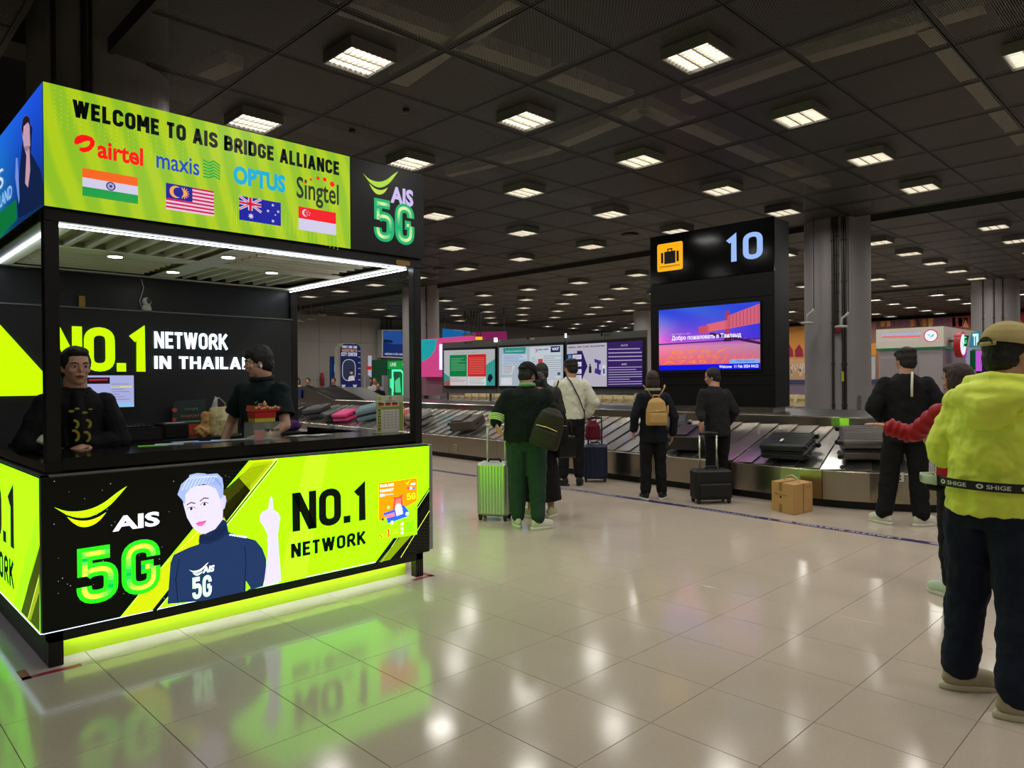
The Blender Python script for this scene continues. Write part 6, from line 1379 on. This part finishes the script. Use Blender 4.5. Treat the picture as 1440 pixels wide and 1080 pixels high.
# woman in the long black skirt and the man in plaid behind her
P8 = person('woman in a long black skirt with cream sneakers beside the man in jeans', 5.80, 5.42, 60, 1.62, [[(-.22,.05,1.12),(-.08,.24,1.2)],[(.22,.05,1.12),(.06,.26,1.2)]], C_BLK, C_BLK, SH_C, 'pony', head=(.3,.45,0), lean=(0,.04), feet=[(-.13,.02,20),(.11,-.02,-40)],
            topkw=dict(r=(.17,.12), hem=.84), skirt=[(.20,.24,.20),(.5,.21,.18),(.8,.17,.14),(.98,.14,.11)])
t, W, hc, HR, sh = P8; b = W @ Vector((.10,-.22,.86)); backpack('black backpack on the woman in the long skirt', b.x, b.y, b.z, 60, .30, .16, .42, C_BLK, pocket=True)
b = W @ Vector((.27,-.10,.70)); g = G(); g.rbox((-.11,-.05,0), (.11,.05,.24), .03); hb = thing('hand_bag', 'glossy black handbag between the green jeans and the long skirt', 'bag', (b.x,b.y,b.z), math.radians(-30)); g.obj('bag_body', hb, mat('leather_black',(20,20,22),.25)); G().tube([(-.08,0,.23),(-.06,0,.40),(.06,0,.40),(.08,0,.23)], .008, mat('leather_black',(20,20,22),.25), 8).obj('bag_handle', hb)
p = PD(762, 540, 8.75)
P9 = person('man in a dark plaid shirt partly hidden behind the skirt woman', p.x, p.y, 50, 1.74, [[(-.24,.02,1.12),(-.12,.24,1.15)],[(.24,.02,1.12),(.1,.24,1.15)]], mat('plaid_dark',(46,44,42),.8,0,.7,18,.1), C_BLK, SH_B, 'short', head=(.1,.3,0), topkw=dict(r=(.185,.13)))
# ---- kiosk staff
p = PY(106, 540, 5.27)
P10 = person('young shop assistant in a black jacket and printed tee behind the kiosk post', p.x, 5.27, -100, 1.76, [[(-.23,.10,1.13),('px',122,626,4.52),('px',104,632,4.42)],[(.27,.10,1.13),('px',80,622,4.55),('px',88,632,4.45)]], C_BLK, C_BLK, SH_B, 'crop', head=(.22,.02,0), lean=(0,.05),
             vox=.006, topkw=dict(r=(.19,.125), hem=.86, sl=(.078,.068,.056), fold=.016), build=.95, skin=M_SKIN2, z0=0, pnorm=[(0,0,-1),(0,0,-1)], curl=(.3,.3))
t, W, hc, HR, sh = P10
P_ = Print((.055,.196,1.12), (-1,0,0), (0,.09,1), (0,1,0)); P_.gap = .002; YG = pr((170,164,50)); P_.L = 6
for (u, v, r_) in ((.02,.20,.016),(.05,.215,.014),(.09,.19,.016),(.12,.21,.012)): P_.disc(u, v, r_, YG, 8, r_*.5)
for (u, v, r_) in ((.03,.05,.028),(.09,.04,.026),(.035,.12,.02),(.10,.12,.02)): P_.stroke([(u+r_*math.cos(k), v+r_*1.2*math.sin(k)) for k in (-1.2,-.6,0,.6,1.2,1.8)], .014, YG)
# tee shirt front panel under the open jacket
g = G(); g.loft([(0,.02+.05*max(0,z-.9)/.55,z,a_,b_) for z, a_, b_ in ((.90,.085,.146),(1.1,.08,.146),(1.28,.075,.142),(1.37,.06,.118),(1.42,.05,.09),(1.44,.04,.07))], None, 24); blob(g, 'tee_shirt', t, cloth('tee_black',(14,14,15)), .01, 2)
for o2 in (P_.obj('tee_print', t),): pass
for sd in (-1, 1):
    g = G().prism([(sd*.058,.115,1.435),(sd*.085,.125,1.30),(sd*.06,.160,1.10),(sd*.045,.158,1.12),(sd*.045,.14,1.30),(sd*.035,.10,1.43)], (0,.006,0)); g.obj('lapel', t, C_BLK2)
p = PY(368, 540, 5.42)
P11 = person('shop assistant in a black polo shirt looking left inside the kiosk', p.x, 5.42, 205, 1.82, [[(-.25,.05,1.12),(-.18,.22,1.02)],[(.29,.0,1.13),(.31,.10,.90)]], cloth('polo_dark',(16,28,30)), C_BLK, SH_B, 'fringe', head=(-.75,.16,0),
             vox=.006, topkw=dict(r=(.175,.12), hem=.86, sl=(.082,.06,.055), sleeve=.72, fold=.018), skin=M_SKIN2)
t, W, hc, HR, sh = P11
G().tube([(.075*math.cos(a_), .068*math.sin(a_), 1.465-.012*math.sin(a_)) for a_ in [k*pi/8+.3 for k in range(15)]], (.02), cloth('polo_dark',(16,28,30)), 8).obj('collar', t)
P_ = Print((-.13,.117,1.22), (1,0,0), (0,-.1,1), (0,1,0)); P_.gap = .002; P_.L = 6
# the chest is seen from the front: local +x is on the viewer's left
P_ = Print((-.045,.130,1.21), (-1,0,0), (0,-.12,1), (0,1,0)); P_.gap = .002; P_.L = 8; P_.din('5G', 0, 0, .062, .05, em((60,220,80), .8), wt=1.4); P_.font('AIS', .03, .056, .07, .075, pr((220,230,220)), bold=.03); swoosh(P_, 0, .085, .03, pr((160,220,60)), pr((160,220,60))); P_.obj('chest_print', t)
G().ell(hc+HR @ Vector((-.087,-.004,-.03)), (.008,.012,.014), pr((235,235,240))).obj('ear_bud', t)
# ---- distant people at the far wall
FD = [((419,545),24,'distant person with long dark hair at the far wall, left of the totem','long',(190,186,150)),((433,545),24,'distant man in dark clothes left of the fire point','short',(26,26,26)),((469,545),23.2,'distant man in black and white before the blue display screen','short',(30,30,34)),
      ((520.5,548),23,'distant dark standing figure right of the totem','long',(20,20,22)),((532,552),21.5,'distant seated man in black right of the totem','short',(20,20,22)),((527,552),22.6,'distant pale-clothed figure behind the seated man','short',(180,180,176))]
for (px, py), D, lab, hr, c in FD:
    p = PD(px, py, D); hgt = {533:1}.get(px, 0)
    H_ = 1.66 if px != 532 else 1.5
    person(lab, p.x, p.y, 230, H_, [[(-.24,.05,1.12),(-.1,.22,1.1)],[(.24,.05,1.12),(.1,.22,1.1)]], cloth('far_%d_%d' % (c[0], c[2]), c), C_BLK, SH_B, hr, vox=.022, face=False, hands=(False,False), group='distant people at the far wall')
# ================================================================ cardboard box
M_CARD = mat('cardboard', (186,146,88), .8, 0, .06, 40, .05); M_PT = mat('packing_tape', (150,116,64), .25)
a = PZ(1085, 717, 0); b = PZ(1117, 725, 0); c = PZ(1143, 719, 0); hgt = .335
t = thing('cardboard_box', 'taped brown cardboard box with string handle on the floor before the carousel', 'box', tuple(b))
e1 = (a-b); e2 = (c-b); e1.z = e2.z = 0
G().prism([Vector((0,0,0)), e1, e1+e2, e2], (0,0,hgt), M_CARD).obj('carton', t, bevel=.004)
n1 = e1.cross(Vector((0,0,1))).normalized(); n1 = n1 if n1.dot(-b) > 0 else -n1; n2 = e2.cross(Vector((0,0,1))).normalized(); n2 = n2 if n2.dot(-b) > 0 else -n2
P_ = Print(n1*.001, e1, (0,0,hgt), n1); P_.rect(.52,.0,.66,.28,M_PT); P_.rect(.52,.72,.66,1,M_PT); P_.up(); P_.disc(.58,.52,.05,pr((70,20,30)),12,.035); P_.font('FRAGILE', .85,.58,.30,.62, pr((70,50,40))); P_.obj('tape_and_print', t)
P_ = Print(n2*.001, e2, (0,0,hgt), n2); P_.rect(.46,0,.52,1,M_PT); P_.font('THIS SIDE', .62,.84,.9,.88, pr((70,50,40))); P_.obj('side_print', t)
P_ = Print(Vector((0,0,hgt+.001)), e2, e1, (0,0,1)); P_.rect(0,.52,1,.66,M_PT); P_.obj('top_tape', t)
m_ = (e1+e2)/2; d_ = e1.normalized(); G().tube([m_+d_*-.13+Vector((0,0,hgt)), m_+d_*-.08+Vector((0,0,hgt+.05)), m_+Vector((0,0,hgt+.075)), m_+d_*.08+Vector((0,0,hgt+.05)), m_+d_*.13+Vector((0,0,hgt))], .005, mat('string_handle',(200,190,150),.6), 8).obj('string_handle', t)
# ================================================================ things on the kiosk counters
def TH(name, lab, cat, x, y, z, rz=0, group=None): return thing(name, lab, cat, (x,y,z), math.radians(rz), group)
M_PL = mat('plastic_black', (20,21,23), .35); M_PW = mat('plastic_white', (206,206,204), .35)
# monitor
mx0, mx1 = PY(119,528,6.15).x, PY(188,528,6.15).x; mz0, mz1 = PY(119,574,6.15).z, PY(119,528,6.15).z
t = TH('computer_monitor', 'computer monitor with lit booking screen on the back desk', 'monitor', (mx0+mx1)/2, 6.15, DZ)
w2 = (mx1-mx0)/2; G().box((-w2-.02,0,mz0-DZ-.02), (w2+.02,.03,mz1-DZ+.02)).obj('bezel', t, M_PL, bevel=.003); G().box((-.03,.03,0), (.03,.06,mz1-DZ-.1)).rbox((-.11,-.05,0), (.11,.12,.012), .03).obj('stand', t, M_PL)
P_ = Print((-w2,-.0005,mz0-DZ), (2*w2,0,0), (0,0,mz1-mz0), (0,-1,0)); P_.rect(0,0,1,1,em((170,176,226),.95)); P_.up(); P_.rect(.04,.74,.50,.94,em((30,26,40),.6)); P_.rect(0,.0,1,.16,em((150,196,236),.95)); P_.up(); P_.stroke([(.08,.86),(.46,.87)], .05, em((190,40,50),.9)); P_.rect(.52,.62,.96,.66,em((226,220,120),1))
for k in range(7): P_.rect(.53,.24+k*.08,.9-.1*(k % 3),.255+k*.08,em((120,120,170),.8))
for k in range(9): P_.rect(.08+k*.045,.3,.1+k*.045,.45,em((140,140,190),.8))
P_.obj('screen_picture', t)
t = TH('keyboard', 'black keyboard lying below the monitor', 'keyboard', 1.72, 6.0, DZ+.1); G().rbox((-.2,-.06,0), (.2,.06,.02), .01).obj('keyboard_base', t, M_PL); g = G()
for i in range(13):
    for j in range(4): g.box((-.185+i*.0285,-.05+j*.026,.02), (-.162+i*.0285,-.03+j*.026,.027))
tag(g.obj('keys', t, mat('key_dark',(34,34,38),.5)), kind='stuff')
t = TH('cash_drawer', 'black cash drawer with keys in its lock under the keyboard', 'cash drawer', 1.74, 6.06, DZ); G().box((-.24,-.2,0), (.24,.2,.1)).obj('drawer_case', t, M_PL, bevel=.004); G().box((-.22,-.206,.015), (.22,-.2,.085)).obj('drawer_front', t, mat('plastic_grey',(40,41,44),.3)); G().tube([(-.02,-.206,.07),(-.02,-.225,.06),(-.018,-.225,.02)], .004, M_CHR, 6).obj('key', t)
t = TH('receipt_printer', 'small black receipt printer with paper right of the monitor', 'printer', 2.12, 6.1, DZ); G().rbox((-.1,-.12,0), (.1,.12,.12), .02).obj('printer_case', t, M_PL); G().box((-.07,-.1,.12), (.07,.0,.124)).obj('paper', t, pr((190,196,204)))
t = TH('leaflet_stand', 'dark leaflet display with red and green leaflet on the back desk', 'leaflet stand', 2.34, 6.3, DZ); g = G().prism([(-.15,0,0.0),(.13,0,0.0),(.15,.03,.3),(-.12,.03,.29)], (0,.006,0)); g.obj('leaflet', t, pr((26,44,42)))
P_ = Print((-.15,-.002,0), (.28,0,0), (0,.03,.3), (0,-1,0)); P_.rect(0,0,1,.3,pr((170,60,30))); P_.disc(.12,.72,.08,pr((180,70,60)),10,.06); P_.disc(.1,.45,.06,pr((180,50,40)),10,.06); P_.font('WIFI',.4,.7,.8,.76,pr((120,140,130))); P_.font('PASSPORT',.3,.5,.85,.57,pr((190,120,80))); P_.rect(.3,.36,.85,.4,pr((120,140,130))); P_.obj('leaflet_print', t)
t = TH('carrier_bag', 'cream plastic carrier bag standing on the back desk', 'bag', 2.47, 6.0, DZ); g = G(); g.loft([(0,0,0,.09,.06),(0,0,.03,.10,.07),(0,0,.16,.095,.06),(.0,0,.24,.075,.03)], None, 20); blob(g, 'bag_body', t, mat('poly_cream',(206,192,140),.4), .008, 2, .022, .04)
G().tube([(-.05,0,.22),(-.045,0,.28),(.0,0,.32),(.05,0,.27),(.05,0,.21)], [(.009,.003)]*5, mat('poly_cream',(206,192,140),.4), 8).obj('bag_handle', t); G().prism([(-.09,.03,.12),(-.02,.03,.33),(.0,.03,.32),(-.0,.03,.12)], (0,.004,0)).obj('paper_sheet', t, pr((200,206,214)))
t = TH('snack_bag', 'crumpled orange and cream snack bag left of the carrier bag', 'bag', 2.32, 5.97, DZ); g = G(); g.ell((0,0,.05), (.07,.05,.055)); g.ell((0.02,0,.12), (.035,.03,.07)); g.ell((.03,0,.18), (.045,.02,.03)); blob(g, 'bag_body', t, mat('snack_orange',(196,150,90),.45), .007, 1, .03, .03)
t = TH('water_bottle', 'plastic water bottle with pink label beside the carrier bag', 'bottle', 2.72, 6.08, DZ); G().loft([(0,0,0,.03,.03),(0,0,.01,.033,.033),(0,0,.17,.033,.033),(0,0,.205,.014,.014),(0,0,.225,.014,.014)], mat('bottle_teal',(60,96,110),.1,alpha=.75), 20).obj('bottle_body', t); G().cyl((0,0,.225), (0,0,.245), .016, M_PW, 14).obj('cap', t); G().cyl((0,0,.07), (0,0,.14), .0338, pr((196,90,120)), 20).obj('label', t)
t = TH('small_box', 'small beige paper box behind the bottle', 'box', 2.62, 6.16, DZ); G().box((-.07,-.03,0), (.07,.03,.15)).obj('box_body', t, pr((190,176,140)), bevel=.004)
t = TH('purple_cloth', 'folded fluffy purple cloth on the back desk', 'cloth', 3.06, 6.1, DZ); g = G(); g.ell((0,0,.04), (.19,.08,.055)); g.ell((.12,0,.045), (.09,.07,.05)); blob(g, 'cloth_fold', t, mat('plush_purple',(70,34,96),.95,0,.3,80,.6), .008, 1, .02, .02)
t = TH('white_box', 'flat white box behind the purple cloth', 'box', 3.02, 6.3, DZ); G().box((-.18,-.06,0), (.18,.04,.17)).obj('box_body', t, pr((170,166,156)), bevel=.004)
t = TH('paper_stack', 'loose white papers on the back desk before the bottle', 'paper', 2.80, 5.96, DZ)
for k in range(3): o = G().box((-.16+k*.03,-.05,k*.006), (.16-k*.02,.05,k*.006+.003)).obj('sheet', t, pr((196-8*k,200,210))); o.rotation_euler.z = .12*k-.1
t = TH('white_tray', 'white plastic tray hanging at the desk front', 'tray', 2.62, 5.83, .93); G().rbox((-.15,-.02,0), (.15,.03,.09), .01).obj('tray_body', t, mat('tray_lilac',(150,150,166),.4))
# front counter
t = TH('price_board', 'acrylic stand with printed price list at the right end of the counter', 'price stand', 0, 0, 0)
a = PZ(530, 609, CZ1); b = PZ(567.5, 606, CZ1); d_ = (b-a); hz = .29; t.location = a; nn = Vector((d_.y,-d_.x,0)).normalized(); nn = nn if nn.dot(-a) > 0 else -nn
G().prism([Vector((0,0,.001)), Vector((d_.x,d_.y,.001)), Vector((d_.x,d_.y,hz)), Vector((0,0,hz))], tuple(-nn*.006), mat('acrylic',(196,200,180),.15)).obj('acrylic_sheet', t); G().prism([Vector((0,0,0)), Vector((d_.x,d_.y,0)), Vector((d_.x,d_.y,0))-nn*.06, -nn*.06], (0,0,.004), mat('acrylic',(196,200,180),.15)).obj('stand_foot', t)
P_ = Print((0,0,0), d_, (0,0,hz), nn); P_.rect(.0,0,1,1,pr((196,196,170))); P_.up(); P_.rect(.02,.02,.16,.84,pr((150,170,90))); P_.rect(.84,.02,.98,.8,pr((140,160,80))); P_.rect(.16,.62,.84,.69,pr((130,150,60))); P_.rect(.17,.06,.83,.61,pr((206,204,194)));P_.disc(.1,.92,.07,pr((150,170,60)),12,.05); P_.up()
P_.font('◎',.44,.88,.56,.96,pr((110,110,100))); P_.font('PACKAGE 5G',.32,.83,.68,.86,pr((60,60,60)),bold=.02)
for k in range(3): P_.rect(.06+k*.25,.765,.26+k*.25,.80,pr((40,20,20))); P_.rect(.06+k*.25,.72,.26+k*.25,.763,pr((200,60,50)))
for k in range(7): P_.rect(.2,.10+k*.072,.8,.107+k*.072,pr((110,110,104))); P_.rect(.05,.08+k*.085,.13,.115+k*.085,pr((190,50,40) if k % 2 else (60,56,40)))
for k in range(7):
    for j in range(4): P_.rect(.24+j*.14,.125+k*.072,.32+j*.14,.14+k*.072,pr((120,120,120)))
P_.obj('price_list', t)
t = TH('tip_box', 'clear tip box reading TIP BOX holding notes on the counter', 'tip box', 0, 0, CZ1); a = PZ(357, 621.5, CZ1); b = PZ(395, 618.5, CZ1); t.location = (a.x, a.y, CZ1); d_ = (b-a); L_ = d_.length; t.rotation_euler = (0,0,math.atan2(d_.y,d_.x))
M_AC = mat('clear_acrylic', (220,226,214), .05, alpha=.12); bh = .125
for lo, hi in (((0,0,0),(L_,.004,bh)),((0,.12,0),(L_,.124,bh)),((0,.004,0),(.004,.12,bh)),((L_-.004,.004,0),(L_,.12,bh)),((0,0,bh),(L_,.124,bh+.004)),((.004,.004,0),(L_-.004,.12,.004))): G().box(lo, hi).obj('acrylic_panel', t, M_AC)
P_ = Print((0,-.001,0), (L_,0,0), (0,0,bh), (0,-1,0)); P_.font('TIP BOX', .38,.50,.96,.66, pr((14,14,14)), bold=.04); P_.obj('lettering', t)
for k, c in enumerate(((206,110,110),(150,180,90),(190,186,170))): o = G().prism([(.03+.04*k,.04+.02*k,.006),(.10+.03*k,.03+.02*k,.006),(.105+.03*k,.035+.02*k,.07-.01*k),(.035+.04*k,.045+.02*k,.075)], (0,.002,0)).obj('banknote', t, pr(c))
t2 = TH('gift_box', 'red and gold paper gift box standing on the tip box', 'gift box', a.x, a.y, CZ1+bh+.0045); t2.rotation_euler = t.rotation_euler
G().box((.02,.02,0), (L_-.03,.10,.028)).obj('gold_base', t2, pr((186,170,50))); G().box((.015,.015,.028), (L_-.025,.105,.085)).obj('box_body', t2, pr((176,24,30)), bevel=.003); G().prism([(.01,.005,.075),(L_-.005,.005,.075),(L_+.005,.0,.10),(.015,.0,.115)], (0,.11,.0)).obj('lid', t2, pr((190,36,40)))
g = G()
for k in range(9): g.ell((.02+k*(L_-.04)/8, .0, .098+.006*math.sin(k*2)), (.011,.006,.008))
g.obj('gold_trim', t2, pr((206,176,110))); G().loft([(L_*.55,.05,.105,.012,.012),(L_*.55,.05,.12,.016,.012),(L_*.55,.05,.145,.002,.002)], pr((206,150,90)), 10).obj('gold_ornament', t2)
rq = random.Random(4)
for k, (px, py, c) in enumerate(((215,627,(120,200,60)),(238,625,(190,210,220)),(262,622,(170,190,200)),(290,622,(110,140,220)),(315,620,(190,200,205)),(340,619,(170,180,176)),(420,614,(150,156,140)),(450,613,(140,146,136)))):
    p = PZ(px, py, CZ1); o = G().box((-.085,-.05,0), (.085,.05,.0015+.0006*k)).obj('leaflet', None, mat('paper_%d' % k, c, .35)); o.location = (p.x,p.y,CZ1+.0005*(k+1)); o.rotation_euler.z = rq.uniform(-.5,.5)
    tag(o, ['lime leaflet on the counter nearest the left assistant','pale leaflet second from the left assistant on the counter','grey leaflet third along the counter','blue leaflet in the middle of the counter','white leaflet right of the blue leaflet','pale leaflet just left of the tip box','grey price sheet just right of the tip box','grey price sheet nearest the acrylic price stand'][k], 'leaflet')
# camera and charm on the ledge
p = PY(208, 436.5, BW-.03); t = TH('pan_camera', 'white round indoor camera standing on the wall ledge', 'camera', p.x, BW-.0, 2.128); 
G().loft([(0,0,0,.034,.034),(0,0,.012,.038,.038),(0,0,.045,.030,.030)], M_PW, 20).obj('camera_base', t); G().ell((0,0,.075), (.036,.036,.038), M_PW, 20).obj('camera_head', t); G().loft([(0,0,0,.014,.022),(0,0,.008,.016,.024),(0,0,.010,.010,.016)], M_PL, 16, True, Matrix.Translation((.006,-.030,.080)) @ Matrix.Rotation(pi/2,4,'X')).obj('camera_face', t)
G().tube([(-.03,.02,.02),(-.045,.03,.08),(-.02,.035,.16),(-.01,.038,.20),(-.03,.038,.27),(-.02,.038,.30)], .004, M_PW, 6).obj('cable', t)
p = PY(117, 430, BW-.03); o = G().box((p.x-.022,BW+.0,2.129), (p.x+.022,BW+.022,2.215)).obj('gold_charm'); o.data.materials.append(mat('gold_leaf',(150,124,50),.4,.4,.5,60,.4)); tag(o, 'small gold charm card on the wall ledge left of the camera', 'charm')
# left counter things seen at the frame edge
p = PZ(8, 617, CZ1-.02); t = TH('green_bag', 'crumpled pale bag lit green on the left counter', 'bag', 1.05, 5.25, CZ1+.0); g = G(); g.ell((0,0,.05), (.08,.10,.05)); g.ell((0,.06,.07), (.05,.06,.06)); blob(g, 'bag_body', t, mat('poly_pale',(190,206,170),.4), .008, 1, .03, .04)
t = TH('acrylic_stand', 'clear acrylic leaflet stand behind the pale bag', 'leaflet stand', 1.15, 5.6, CZ1); G().box((-.05,0,0), (.05,.01,.22)).obj('acrylic_sheet', t, mat('acrylic_grey',(150,170,160),.15))
